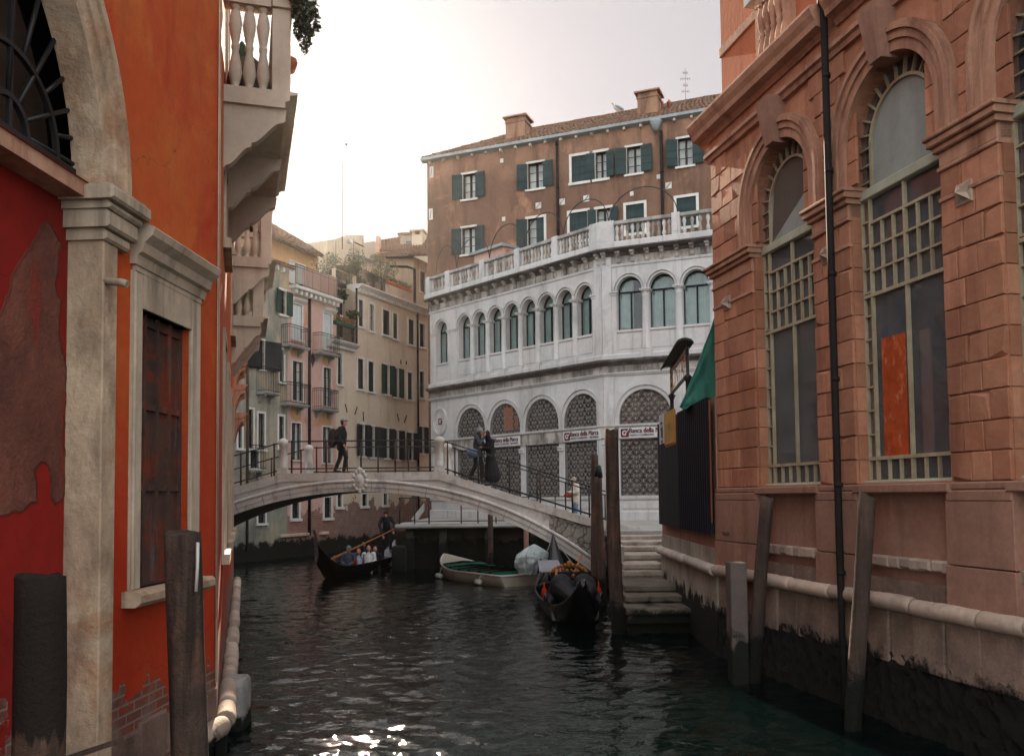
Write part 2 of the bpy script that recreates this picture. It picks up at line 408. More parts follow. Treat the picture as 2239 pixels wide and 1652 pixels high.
TORUS = weather('stone_torus', (.47, .36, .28), (.32, .245, .195), 1.5, island=.45, streak=(.10, .075, .06), amt=.6, fine=.35, bump=.6, ss=(2, 2, 2), tide=.35)
BASEW = weather('pale_stone_base', (.42, .39, .33), (.28, .25, .20), 1.2, streak=(.08, .06, .04), amt=.7, fine=.4, bump=.7, tide=.85, patch=((.30, .12, .05), .62, .7, 1.2))
PINKH = weather('pink_stucco', (.48, .28, .23), (.52, .345, .295), .6, streak=(.22, .15, .12), amt=.6, fine=.22, ss=(1.5, 1.5, .25), patch=((.45, .19, .095), .54, .66, .45), brick=(2.25, (.41, .91), (.26, .08, .055), (.16, .06, .045), (.26, .20, .17)), tide=.78)
BEIGE = weather('beige_stucco', (.58, .475, .365), (.51, .405, .305), .5, streak=(.24, .17, .11), amt=.5, fine=.2, ss=(1.5, 1.5, .25), brick=(2.6, (.41, .91), (.19, .075, .06), (.13, .07, .06), (.25, .19, .17)), tide=.78)
GREENG = weather('mossy_stucco', (.31, .285, .23), (.16, .165, .14), .5, streak=(.07, .07, .06), amt=.65, fine=.3, ss=(1.5, 1.5, .3), patch=((.40, .30, .19), .5, .62, .4), tide=.78)
OCHRE = weather('ochre_stucco', (.46, .27, .12), (.40, .23, .11), .6, streak=(.25, .15, .08), amt=.4)
CREAMW = weather('cream_wall', (.44, .36, .27), (.36, .29, .22), .6, streak=(.18, .15, .12), amt=.5)
TRIM = weather('white_trim', (.60, .58, .54), (.50, .48, .44), 1.5, streak=(.26, .22, .19), amt=.4, fine=.15, bump=.15)
QUAY = weather('quay_stone', (.36, .34, .31), (.25, .24, .22), 1.1, streak=(.10, .09, .08), amt=.5, fine=.35, bump=.5, ss=(1, 1, 1), tide=.95)
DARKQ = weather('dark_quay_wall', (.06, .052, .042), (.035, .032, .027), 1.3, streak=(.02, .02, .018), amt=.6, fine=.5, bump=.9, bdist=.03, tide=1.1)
STEP = weather('worn_step_stone', (.42, .37, .31), (.27, .22, .18), 1.6, streak=(.08, .045, .032), amt=.85, fine=.4, bump=.6, ss=(2.5, 2.5, 2.5), tide=.3)
WOODS = weather('wet_plank', (.17, .145, .11), (.11, .09, .065), 2.0, streak=(.03, .026, .02), amt=.7, fine=.4, bump=.6, ss=(1, 8, 4), tide=.45)
POST = weather('mooring_wood', (.115, .068, .050), (.055, .038, .031), 1.5, streak=(.018, .012, .010), amt=.9, fine=.5, bump=1.0, bdist=.035, ss=(11, 11, .7), s_lo=.45, s_hi=.65, tide=.5, patch=((.17, .078, .045), .56, .68, 1.6))
POSTT = weather('tarred_mooring_wood', (.15, .085, .055), (.075, .045, .034), 1.5, streak=(.018, .014, .012), amt=.85, fine=.5, bump=1.0, bdist=.035, ss=(11, 11, .7), s_lo=.45, s_hi=.65, tar=1.45)
POSTG = weather('grey_mooring_wood', (.105, .066, .050), (.058, .040, .033), 1.5, streak=(.024, .02, .018), amt=.8, fine=.4, bump=.9, bdist=.015, ss=(12, 12, .6), s_lo=.45, s_hi=.65, tide=.6)
IRON = plain('black_iron', (.022, .021, .022), .5, .4, .4)
IRONR = plain('rusty_iron', (.07, .03, .02), .7, .3, .2)
PIPE = plain('dark_pipe', (.018, .014, .014), .75, .2, .0)
SHUT = weather('green_shutter', (.034, .056, .056), (.022, .037, .038), 2, streak=(.03, .045, .042), amt=.5, fine=.3, bump=.3)
SHUTB = weather('black_shutter', (.017, .018, .022), (.012, .013, .015), 2, streak=(.03, .03, .034), amt=.5, fine=.3, bump=.3)
SHUTW = weather('white_shutter', (.50, .53, .54), (.42, .45, .46), 1.2, streak=(.24, .22, .20), amt=.4, fine=.15)
SHUTG = weather('dark_green_shutter', (.010, .045, .032), (.012, .03, .024), 2, streak=(.03, .05, .04), amt=.5, fine=.3)
DOORW = weather('old_brown_door', (.085, .045, .034), (.045, .03, .027), 1.8, streak=(.19, .155, .155), amt=.6, fine=.4, bump=.8, ss=(9, 9, .5), s_lo=.56, s_hi=.7, patch=((.17, .034, .014), .5, .6, 1.8))
GLASS = glassy('window_glass')
GLASSB = glassy('pale_window_glass', (.05, .056, .062), .05)
GLASSC = glassy('dusty_glass', (.030, .026, .026), .10, 1.0)
CLEAR = clear_glass('clear_pane')
DUST_SHEEN = clear_glass('dust_sheen_pane', (.94, .94, .94), .11, (.33, .37, .41))  # dust film whose blue-grey also stands in for sky reflected in the panes
CURT = weather('curtain_cloth', (.62, .68, .64), (.50, .56, .53), 2, streak=(.26, .30, .28), amt=.5, fine=.1, bump=.1, ss=(14, 14, .2))
CURTW = weather('white_curtain', (.75, .73, .70), (.5, .48, .45), 2, fine=.1, bump=.1)
ROOM = plain('dark_room', (.012, .011, .010), .9, .1)
SASH = plain('dark_sash', (.035, .022, .018), .6, .3)
FRAMEC = weather('tan_window_bars', (.46, .40, .27), (.34, .28, .18), 3, streak=(.24, .11, .055), amt=.6, fine=.4, bump=.4)
FRAMEG = weather('pale_green_transom', (.46, .49, .38), (.36, .38, .28), 2, streak=(.2, .13, .08), amt=.4, fine=.25)
LUNETTE = weather('lunette_panel', (.30, .32, .29), (.23, .25, .225), 1.2, streak=(.11, .12, .11), amt=.4, fine=.15, bump=.1)
LUNGREY = weather('lunette_dark_panel', (.11, .085, .07), (.085, .07, .06), 1.2, fine=.2)
LEAD = plain('grey_gutter', (.26, .29, .30), .5, .4, .2)
GREENT = weather('green_tarp', (.045, .20, .155), (.03, .15, .115), 1.0, streak=(.016, .09, .07), amt=.5, fine=.15, bump=.25, bdist=.02, ss=(1.6, 1.6, .4))
HOARD = plain('black_hoarding', (.006, .007, .014), .7, .25, 0, .3)
YELL = weather('yellow_notice', (.48, .30, .075), (.38, .23, .06), 3, streak=(.5, .12, .04), amt=.3, fine=.2)
SIGNY = plain('yellow_letters', (.62, .34, .06), .5, .4)
PAPER = weather('paper_notice', (.55, .57, .60), (.45, .47, .5), 5, streak=(.12, .12, .14), amt=.5, fine=.2)
OSB = weather('chipboard', (.50, .085, .018), (.33, .05, .012), 5, streak=(.62, .26, .12), amt=.7, fine=.4, bump=.3, ss=(9, 9, 5), s_lo=.55, s_hi=.65)
TILE = tiles('roof_tiles', (1, 0))
MAROON = plain('maroon_letters', (.10, .012, .014), .5, .4)
DARKL = plain('dark_letters', (.03, .025, .025), .5, .4)
SIGNW = weather('white_sign_board', (.58, .58, .58), (.50, .50, .50), 2, streak=(.3, .28, .26), amt=.3, fine=.1, bump=.1)
LEAF = weather('leaf_green', (.045, .055, .022), (.075, .075, .034), 4, fine=.3, bump=.1, rough=.6)
LEAFD = weather('leaf_dark', (.022, .034, .014), (.045, .055, .024), 4, fine=.3, bump=.1, rough=.6)
LEAFG = weather('leaf_grey', (.10, .11, .07), (.14, .14, .10), 4, fine=.3, bump=.1, rough=.7)
FLOW = plain('orange_flowers', (.55, .15, .02), .7)
TERRA = plain('terracotta_pot', (.36, .10, .045), .8)
TWIG = plain('twig', (.06, .045, .03), .9)
# ================================================================ shared building parts
BAL_PROF = [(.055, 0), (.055, .04), (.035, .055), (.05, .10), (.072, .20), (.06, .32), (.035, .47), (.045, .50), (.045, .53), (.035, .55), (.05, .63), (.072, .78), (.05, .92), (.035, .95), (.055, .965), (.055, 1)]
def baluster(root, P, h, mat, w=1.0, n=8, name='baluster'):
    mb = MB(); mb.lathe(P, [(r * w, z * h) for r, z in BAL_PROF], n); return mb.build(name, mat, root)
def part(root, name, mat, fn, label=None):
    mb = MB(); fn(mb); return mb.build(name, mat, root, label)
def window(fr, root, k, x0, y0, x1, y1, style='dark', o=0.0, frame=.09, shut=None, sill=True, glass=None, depth=.16, trim=None, holes=None, crop=True, name='window', curtain=False, bars=2, shw=None, smat=None):
    a0, z1 = fr.px(q(k, x0, y0) if crop else (x0, y0), o); a1, z0 = fr.px(q(k, x1, y1) if crop else (x1, y1), o)
    if a0 > a1: a0, a1 = a1, a0
    return window_at(fr, root, a0, a1, z0, z1, style, o, frame, shut, sill, glass, depth, trim, holes, name, curtain, bars, shw, smat)
def window_at(fr, root, a0, a1, z0, z1, style='dark', o=0.0, frame=.09, shut=None, sill=True, glass=None, depth=.16, trim=None, holes=None, name='window', curtain=False, bars=2, shw=None, smat=None):
    if holes is not None: holes.append((a0, a1, z0, z1))
    mb = MB(); f = frame; e = .002
    fr.box(mb, a0 - f, a0, z0, z1, o - depth, o + .035); fr.box(mb, a1, a1 + f, z0, z1, o - depth, o + .035)
    fr.box(mb, a0 - f, a1 + f, z1, z1 + f, o - depth, o + .037)
    fr.box(mb, a0 - f - (.04 if sill else 0), a1 + f + (.04 if sill else 0), z0 - f, z0, o - depth, o + (.10 if sill else .037))
    w = mb.build(name, trim or TRIM, root)
    sm = smat or SHUT
    def leaf(A0, A1, oo, ang=0, hinge=0):
        m = MB(); n = 3
        H = fr.P(A0 if hinge == 0 else A1, 0, oo)
        c, s = math.cos(ang), math.sin(ang)
        tt = fr.t * (1 if hinge == 0 else -1); W = A1 - A0
        dx = tt * c + fr.n * s; nn = fr.n * c - tt * s
        def bx(u0, u1, zz0, zz1, p0, p1):
            m.hexa([H + dx * u + nn * p + V((0, 0, zz)) for zz in (zz0, zz1) for u, p in ((u0, p0), (u1, p0), (u1, p1), (u0, p1))])
        bx(0, W, z0 + .01, z1 - .01, 0, .035)
        for i in range(4):
            zz = z0 + (z1 - z0) * (i + .12) / 3.7
            bx(.02, W - .02, zz, zz + .05, .035, .05)
        m.build('shutter', sm, root)
    cx = (a0 + a1) / 2
    if style == 'closed':
        leaf(a0 + .004, cx - .004, o - .07); leaf(cx + .004, a1 - .004, o - .07)
        return w
    g = MB(); go = o - depth + .02
    g.quad(fr.P(a0, z0, go), fr.P(a1, z0, go), fr.P(a1, z1, go), fr.P(a0, z1, go))
    if curtain:
        g.build('pane', CLEAR, w)
        c = MB(); co = go - .08
        nn = max(8, int((a1 - a0) / .045))
        for s_ in ((a0, a0 + (a1 - a0) * .42), (a1 - (a1 - a0) * .42, a1)):
            pts = [(s_[0] + (s_[1] - s_[0]) * i / nn, co + .018 * math.sin(i * 2.1)) for i in range(nn + 1)]
            for i in range(nn):
                c.quad(fr.P(pts[i][0], z0, pts[i][1]), fr.P(pts[i + 1][0], z0, pts[i + 1][1]), fr.P(pts[i + 1][0], z1, pts[i + 1][1]), fr.P(pts[i][0], z1, pts[i][1]), True)
        c.build('curtain', CURTW, w)
        d = MB(); d.quad(fr.P(a0, z0, go - .35), fr.P(a1, z0, go - .35), fr.P(a1, z1, go - .35), fr.P(a0, z1, go - .35)); d.build('room_back', ROOM, w)
    else:
        g.build('pane', glass or GLASS, w)
    b = MB(); bo = go + .005; bw = .03
    fr.box(b, a0, a0 + bw, z0, z1, bo, bo + .04); fr.box(b, a1 - bw, a1, z0, z1, bo, bo + .04)
    fr.box(b, cx - bw, cx + bw, z0, z1, bo, bo + .045); fr.box(b, a0 + bw, cx - bw, z1 - bw, z1, bo, bo + .041); fr.box(b, cx + bw, a1 - bw, z1 - bw, z1, bo, bo + .041)
    fr.box(b, a0 + bw, cx - bw, z0, z0 + bw, bo, bo + .041); fr.box(b, cx + bw, a1 - bw, z0, z0 + bw, bo, bo + .041)
    for i in range(1, bars):
        zz = z0 + (z1 - z0) * i / bars
        fr.box(b, a0 + bw, cx - bw, zz - .012, zz + .012, bo, bo + .03); fr.box(b, cx + bw, a1 - bw, zz - .012, zz + .012, bo, bo + .03)
    b.build('sash', SASH, w)
    sw = shw or (a1 - a0) / 2
    if shut in ('open', 'left', 'both'):
        leaf(a0 - f * .2 - sw, a0 - f * .2, o + .05, R(.05, .3), 1)
    if shut in ('open', 'right', 'both'):
        leaf(a1 + f * .2, a1 + f * .2 + sw, o + .05, R(.05, .3), 0)
    if shut == 'half':
        leaf(cx + .004, a1 - .004, o - .07); leaf(a0 - f * .2 - sw, a0 - f * .2, o + .05, R(.1, .35), 1)
    return w
def iron_balcony(fr, root, a0, a1, zs, o, dep, h=.95, slabm=None, step=.11, flowers=False, name='balcony'):
    mb = MB()
    fr.profile(mb, [(o - .05, zs - .12), (o + dep - .08, zs - .12), (o + dep - .04, zs - .06), (o + dep, zs - .05), (o + dep, zs), (o - .05, zs)], a0, a1)
    for a in (a0 + (a1 - a0) * .18, a1 - (a1 - a0) * .18):
        fr.profile(mb, [(o - .05, zs - .5), (o + .08, zs - .44), (o + dep * .35, zs - .26), (o + dep * .7, zs - .2), (o + dep * .72, zs - .125), (o - .05, zs - .125)], a - .06, a + .06)
    b = mb.build(name, slabm or QUAY, root)
    r = MB()
    p = [fr.P(a0 + .04, 0, o + .02), fr.P(a0 + .04, 0, o + dep - .05), fr.P(a1 - .04, 0, o + dep - .05), fr.P(a1 - .04, 0, o + .02)]
    for z in (zs + h, zs + h - .12, zs + .08):
        for i in range(3): r.tube([p[i] + V((0, 0, z)), p[i + 1] + V((0, 0, z))], .013 if z < zs + h else .02, 5)
    for i in range(3):
        L = (p[i + 1] - p[i]).length; n = max(1, int(L / step))
        for j in range(n + (i == 2)):
            c = p[i].lerp(p[i + 1], j / n)
            r.tube([c + V((0, 0, zs)), c + V((0, 0, zs + h))], .009, 4, False)
    r.build('balcony_railing', IRON, b)
    return b
def leaves(mb, c, rx, ry, rz, n, s, droop=0):
    c = V(c)
    for _ in range(n):
        while True:
            d = V((R(-1, 1), R(-1, 1), R(-1, 1)))
            if .05 < d.length < 1: break
        d = d * (d.length ** -.35)
        if d.length > 1: d.normalize()
        p = c + V((d.x * rx, d.y * ry, d.z * rz))
        w = V((R(-1, 1), R(-1, 1), R(-.6, .9) - droop)).normalized(); u = w.cross(V((R(-1, 1), R(-1, 1), R(-1, 1)))).normalized()
        a = s * R(.6, 1.4)
        mb.add([p, p + w * a * .5 + u * a * .28, p + w * a, p + w * a * .5 - u * a * .28], [(0, 1, 2, 3)])
def drop(fr, root, a, z0, z1, r=.05, mat=None, o=.08, name='drainpipe', ring=2.2):
    mb = MB(); mb.tube([fr.P(a, z0, o), fr.P(a, z1, o)], r, 10)
    z = z0 + .8
    while z < z1:
        mb.tube([fr.P(a, z - .03, o), fr.P(a, z + .03, o)], r * 1.25, 10); z += ring
    return mb.build(name, mat or PIPE, root)
def core(root, pts, z0, z1, name='wall', mat=None):
    mb = MB(); mb.prism([V((x, y, z0)) for x, y in pts], (0, 0, z1 - z0)); return mb.build(name, mat or ROOM, root)
TORUSW = weather('stone_torus_pale', (.50, .45, .38), (.36, .32, .27), 1.5, streak=(.11, .09, .07), amt=.6, fine=.35, bump=.7, ss=(2, 2, 2), island=.4)
def stones(m, fr, a0, a1, z, o, r):
    a = a0
    while a < a1 - .02:
        L = min(R(.6, 1.15), a1 - a); k = 7; dz, rr = R(-.012, .012), r * R(.95, 1.06)
        T = [0, .015, .05] + [.05 + (L - .1) * i / k for i in range(1, k)] + [L - .05, L - .015, L - .002]
        m.tube([fr.P(a + t, z + dz + R(-.004, .004), o + R(-.004, .004)) for t in T], [rr * f for f in (.80, .93, 1)] + [rr * R(.96, 1.03) for _ in range(k - 1)] + [rr * f for f in (1, .93, .80)], 14)
        a += L
# ================================================================ LEFT: red palazzo
BP = (-3.12, 9.2)
FA = Fr(BP, (.064, 1), (1, -.064)); FB = Fr(BP, (-4.88, 15.8), (15.8, 4.88))
LB = (FB.P(0, 0) - FB.P(0, 0)).length
red = empty('red_palazzo', (-3.3, 9.2, 0), 'red and orange canal house with stone arch, shuttered doorway and row of stone balconies', 'house')
HT = 13.5
# arch geometry
a_out, zs = FA.px((267, 447)); a_in, _ = FA.px((219, 447)); a2, z2 = FA.px((203, 0))
dz = z2 - zs
ac = (a_out ** 2 - a2 ** 2 - dz ** 2) / (2 * (a_out - a2)); Ro = a_out - ac; Ri = a_in - ac
pil0, pil1 = FA.px((205, 1000))[0], FA.px((237, 1000))[0]
dpt = .235
da0, dz1 = FA.px((305, 674)); da1, dzt = FA.px((413, 716)); _, dz0 = FA.px((350, 1276))
AEND = ac - Ro - 1.0
holes = [(ac - Ri - .04, pil0 + .05, -.6, zs), (da0, da1, dz0, dz1)]
mb = MB()
FA.wall(mb, pil0 + .05, 0, -.6, zs, 0, dpt, [(da0, da1, dz0, dz1)])
FA.wall(mb, AEND, 0, zs, HT, 0, dpt, [(ac - Ri - .1, ac + Ri + .1, zs, zs + Ri + .1, Ri + .1)], 40)
mb.build('wall', RED, red)
nb = FB.px((508, 900))[0]
LBm = 16.54
whB = [(a, a + 1.0, 2.1, 4.9) for a in (2.2, 5.2, 8.6, 12.0)] + [(a, a + 1.0, 6.0 + .2, 7.3) for a in (2.2, 8.6)] + [(a, a + 1.1, 8.2, 10.6) for a in (3.0, 9.9)]
mb = MB(); FB.wall(mb, 0, LBm, -.6, HT, 0, .3, whB)
mb.build('canal_wall', RED, red)
core(red, [FA.P(AEND, 0, -.6).to_2d(), FA.P(-.1, 0, -.6).to_2d(), FB.P(.1, 0, -.6).to_2d(), FB.P(LBm - .001, 0, -.6).to_2d(), (-16, 25), (-14, 2)], -.6, HT - .01, 'inner_wall')
mb = MB(); FB.box(mb, LBm - .3, LBm, -.6, HT, -6, -.001); mb.build('end_wall', RED, red)
for a0, a1, z0, z1 in whB:
    window_at(FB, red, a0, a1, z0, z1, trim=STONE_L, frame=.13, depth=.22)
# infill under the lunette, with the bare plaster patch
zsill = FA.px((185, 440), -dpt)[1]
_, zsl = FA.px((120, 400), -dpt)
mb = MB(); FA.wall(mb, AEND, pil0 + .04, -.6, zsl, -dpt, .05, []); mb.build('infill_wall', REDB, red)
pp = [FA.px(q(2, *c), -dpt) for c in [(320, 108), (352, 118), (385, 165), (405, 220), (440, 275), (437, 330), (425, 420), (405, 560), (412, 640), (440, 690), (425, 800), (420, 900), (432, 1000), (470, 1100), (478, 1200), (470, 1400), (455, 1650)]]
pp += [FA.px(q(3, *c), -dpt) for c in [(316, 300), (308, 430), (262, 455), (238, 420), (240, 290), (225, 258), (190, 258), (168, 290), (178, 440), (150, 455), (90, 490), (0, 510)]]
pp += [FA.px((-150, 1150), -dpt), FA.px((-150, 900), -dpt)]
pp += [FA.px(q(2, *c), -dpt) for c in [(-10, 790), (30, 700), (60, 600), (85, 500), (105, 470), (145, 400), (180, 380), (215, 300), (225, 250), (265, 220), (275, 170), (300, 120)]]
pj = []
for i in range(len(pp)):
    (a, b), (c, d) = pp[i], pp[(i + 1) % len(pp)]; L = math.hypot(c - a, d - b); n = max(1, int(L / .035))
    for k in range(n):
        t = k / n; x, z = a + (c - a) * t, b + (d - b) * t
        pj.append((x + .028 * noise.noise(V((x * 9, z * 9, 1))) + .012 * noise.noise(V((x * 31, z * 31, 2))), z + .028 * noise.noise(V((x * 9, z * 9, 5))) + .012 * noise.noise(V((x * 31, z * 31, 7)))))
pp = pj
rim = MB(); cx0 = sum(p[0] for p in pp) / len(pp); 
for i in range(len(pp)):
    A, B = pp[i], pp[(i + 1) % len(pp)]
    def off(P, Q, k): 
        d = V((Q[0] - P[0], Q[1] - P[1], 0)); d = d.normalized() if d.length else d; w_ = .012 + .02 * abs(noise.noise(V((k[0] * 6, k[1] * 6, 9)))); return (k[0] + d.y * w_, k[1] - d.x * w_)
    n1 = off(pp[i - 1], B, A); n2 = off(A, pp[(i + 2) % len(pp)], B)
    rim.quad(FA.P(A[0], A[1], -dpt + .005), FA.P(B[0], B[1], -dpt + .005), FA.P(n2[0], n2[1], -dpt + .009), FA.P(n1[0], n1[1], -dpt + .009))
rim.build('plaster_edge', weather('broken_plaster_edge', (.16, .035, .02), (.07, .02, .014), 3, fine=.5), red)
mb = MB(); FA.poly(mb, pp, -dpt - .02, -dpt + .004); mb.build('bare_plaster_patch', BARE, red)
# stone jamb pilaster, capital, arch ring
mb = MB(); FA.cham(mb, pil0, pil1, -.6, zs - .42, -dpt, .06, .01); pil = mb.build('pilaster', ISTRIA, red)
mb = MB()
for (z0, z1, e) in ((-.42, -.33, .03), (-.33, -.19, .075), (-.19, -.13, .10), (-.13, -.02, .15), (-.02, .0, .12)):
    FA.cham(mb, pil0 - e, pil1 + e + .12, zs + z0, zs + z1, -dpt - .01, .06 + e, .02)
mb.build('capital', STONE_L, red)
mb = MB()
FA.band(mb, ac, zs, Ri, Ri + (Ro - Ri) * .45, -dpt, .03, n=48); FA.band(mb, ac, zs, Ri + (Ro - Ri) * .45, Ri + (Ro - Ri) * .8, -dpt, .055, n=48)
FA.band(mb, ac, zs, Ri + (Ro - Ri) * .8, Ro, -dpt, .085, n=48)
mb.build('arch_surround', ISTRIA, red)
mb = MB(); FA.box(mb, ac - Ri, pil0 + .03, zsl - .1, zsl + .02, -dpt, -.02); mb.build('lunette_sill', PINKM, red)
# lunette: glass and iron fan grille
mb = MB(); go = -.42
FA.poly(mb, [(ac + Ri * math.cos(PI * i / 40), zs + Ri * math.sin(PI * i / 40)) for i in range(41)] + [(ac - Ri, zsl), (ac + Ri, zsl)], go - .02, go); lun = mb.build('lunette_window', weather('dim_lunette', (.085, .05, .032), (.03, .02, .016), 1.2, fine=.5, rough=.5), red)
mb = MB(); go = -.225
zb3 = FA.px(q(1, 190, 1000), go)[1]
ha, hz = FA.px(q(1, 0, 655), go); hA = FA.px(q(1, 190, 1000), go)[0]; dz_ = hz - zb3
hc = (hA ** 2 - ha ** 2 - dz_ ** 2) / (2 * (hA - ha)); hub = hA - hc
mid = FA.px(q(1, 405, 1100), go)[0] - hc; zsl3 = zb3 - .30
def arcb(r, w=.019):
    FA.band(mb, hc, zb3, r - w, r + w, go - .02, go + .02, n=40)
arcb(hub); arcb(mid)
for i, ang in enumerate(range(3, 180, 14)):
    t = math.radians(ang); r0 = hub if i % 2 == 0 else mid
    c, s = math.cos(t), math.sin(t)
    r1 = r0
    while (hc + c * r1 - ac) ** 2 + (zb3 + s * r1 - zs) ** 2 < (Ri + .03) ** 2 and r1 < 6: r1 += .03
    mb.tube([FA.P(hc + c * r0, zb3 + s * r0, go), FA.P(hc + c * r1, zb3 + s * r1, go)], .019, 6)
for z in (zsl + .05, zb3 - .03): FA.box(mb, ac - Ri, ac + Ri, z - .028, z + .028, go - .025, go + .025)
for i in range(-12, 13): FA.box(mb, ac + i * Ri / 12.5 - .014, ac + i * Ri / 12.5 + .014, zsl + .08, zb3 - .06, go - .014, go + .014)
va = FA.px(q(1, 68, 600), go)[0]; FA.box(mb, va - .018, va + .018, zb3, zb3 + 2.2, go - .015, go + .015)
mb.build('iron_grille', IRON, red)
# doorway
fo0, fo1 = FA.px((285.7, 900))[0], FA.px((431, 900))[0]; zc = FA.px((430, 640))[1]
mb = MB()
FA.cham(mb, fo0, da0, dz0, dz1 + .3, -.12, .035); FA.cham(mb, da1, fo1, dz0, dz1 + .3, -.12, .035); FA.box(mb, da0, da1, dz1, dz1 + .3, -.12, .033)
FA.box(mb, fo0, fo1, dz1 + .3, zc + .08, -.05, .037); FA.box(mb, fo0 - .03, da0 - .06, dz0, dz1 + .3, -.05, .02); 
dr = mb.build('door_surround', STONE_L, red)
mb = MB(); FA.box(mb, da0, da1, dz0, dz1, -.15, -.10)
w = da1 - da0
for i in range(5): FA.box(mb, da0 + w * i / 4 - .02, da0 + w * i / 4 + .02, dz0, dz1, -.10, -.065)
for z in (.0, .36, .66, .97):
    zz = dz0 + (dz1 - dz0) * z
    for i in range(4): FA.box(mb, da0 + w * i / 4 + .02, da0 + w * (i + 1) / 4 - .02, zz - .03, zz + .03, -.10, -.072)
mb.build('door', DOORW, red)
mb = MB(); c0 = FA.px((277, 1290))[0]; c1 = FA.px((449, 1270))[0]; zz = dz0
pf = [(-.1, zz - .13), (.12, zz - .13), (.17, zz - .09), (.17, zz - .03), (.14, zz), (-.1, zz)]
mb2 = MB(); FA.profile(mb2, pf, fo0 - .12, fo1 + .07); mb2.build('door_sill', ISTRIA, red)
k0, k1 = FA.px((284, 540))[0], FA.px((484, 590), .22)[0]; kz = FA.px((484, 592), .22)[1]
mb = MB(); FA.profile(mb, [(0, kz - .30), (.05, kz - .30), (.07, kz - .22), (.11, kz - .20), (.13, kz - .12), (.20, kz - .06), (.22, kz), (.20, kz + .02), (0, kz + .09)], k0, k1)
mb.build('door_cornice', STONE_L, red)
mb = MB(); p = FA.px(q(2, 760, 545), .06); mb.tube([FA.P(p[0], p[1], .02), FA.P(p[0], p[1] - .02, .2), FA.P(p[0], p[1] - .035, .24)], [.03, .032, .03], 8); mb.build('stone_peg', STONE_L, red)
mb = MB()
for d_ in (.03, .07): mb.tube([FA.P(-d_, .9, .02), FA.P(-d_, 6, .022), FA.P(-d_ - .01, HT, .02)], .005 if d_ < .05 else .008, 5)
mb.build('cable', STONE_L, red)
# torus and stone course along the water on wall B
mb = MB(); zt = .50
for s0, s1 in ((-.25, 4.6), (5.2, LBm)):
    n = 10
    if s0 > 0: stones(mb, FB, s0, s1, zt, .1, .105); continue
    stones(mb, FA, -.6, -.02, zt - .03, .08, .105); stones(mb, FB, -.02, s1, zt, .1, .105)
mb.build('stone_torus', TORUS, red)
mb = MB(); FB.box(mb, -.2, LBm, -.8, zt - .02, .0, .10); mb.build('water_wall', ROUGHB, red)
mb = MB(); a = pil1 + .01
while a < -.05:
    b = min(a + R(.35, .6), -.02); FA.cham(mb, a + .006, b - .006, .48, .86 + R(-.05, .05), -.1, .03 + R(-.01, .02), .02); FA.cham(mb, a + .09, b + .06, -.6, .47, -.1, .04, .02); a = b
FA.box(mb, AEND, pil0, -.8, .55, -dpt, -.1)
mb.build('base_stones', ROUGHL, red)
# balconies
def stone_balcony(fr, root, a0, a1, xs, zslab, dep, zr, nb_near=3, ivy=False):
    mb = MB()
    fr.profile(mb, [(-.05, zslab - .22), (dep - .10, zslab - .22), (dep - .10, zslab - .14), (dep - .04, zslab - .11), (dep - .04, zslab - .05), (dep + .06, zslab - .03), (dep + .06, zslab), (-.05, zslab)], a0 - .06, a1 + .06)
    b = mb.build('balcony', PLASTERB, root)
    def scroll(a):
        zb = zslab - .22
        pr = [(-.05, zb), (dep - .08, zb), (dep - .10, zb - .16)]
        for i in range(8):   # cyma curve back to the wall in two waves
            t = i / 7; pr.append((dep - .14 - (dep * .44) * t, zb - .18 - .30 * (t * t * (3 - 2 * t))))
        pr.append((dep * .40, zb - .52))
        for i in range(8):
            t = i / 7; pr.append((dep * .38 - dep * .34 * t, zb - .54 - .26 * (t * t * (3 - 2 * t))))
        pr += [(.0, zb - .84), (-.05, zb - .84)]
        m = MB(); fr.profile(m, pr, a, a + .16); m.build('bracket', PLASTERB, b)
    n = 2
    for i in range(n + 1): scroll(a0 + (a1 - a0 - .16) * i / n)
    m = MB(); pw = .20
    for a in (a0, a1 - pw):
        m = MB(); fr.cham(m, a, a + pw, zslab, zr - .14, dep - pw - .06, dep - .03, .01); m.build('corner_post', PLASTERB, b)
    m = MB(); fr.cham(m, a0 - .04, a1 + .04, zr - .13, zr, dep - .26, dep + .0, .025)
    for a in (a0 + .0, a1 - .22): fr.cham(m, a, a + .22, zr - .128, zr - .002, -.02, dep - .26, .02)
    m.build('hand_rail', PLASTERB, b)
    h = zr - .13 - zslab
    for i in range(nb_near):
        for a in (a0 + .10, a1 - .11): baluster(b, fr.P(a, zslab, .06 + (dep - .34) * (i + .45) / nb_near), h, PLASTERB, 1.25)
    k = int((a1 - a0 - .4) / .24)
    for i in range(k): baluster(b, fr.P(a0 + .3 + (a1 - a0 - .6) * i / (k - 1), zslab, dep - .13), h, PLASTERB, 1.25)
    return b
def near_a(xr, dep, xl=None):   # a on FB such that the balcony's outer near corner projects to xr
    lo, hi = .2, 16.
    for _ in range(50):
        m = (lo + hi) / 2
        if project(FB.P(m, 7, dep))[0] > xr: lo = m
        else: hi = m
    return m
d1 = .86
a1_ = near_a(640, d1); z1_ = FB.px((640, 212), d1)[1]
zsl1 = [z for z in [8.05]][0]
def z_at(fr, a, o, y):
    lo, hi = 0, 16
    for _ in range(40):
        m = (lo + hi) / 2
        if project(fr.P(a, m, o))[1] > y: lo = m
        else: hi = m
    return m
zA = z_at(FB, a1_, d1, 207); zAr = z_at(FB, a1_, d1, 2)
stone_balcony(FB, red, a1_, a1_ + 3.6, 0, zA, d1, zAr, 3)
a2_ = near_a(597, d1); zB = z_at(FB, a2_, d1, 566); 
stone_balcony(FB, red, a2_, a2_ + 2.6, 0, zB, d1, zB + (zAr - zA), 3)
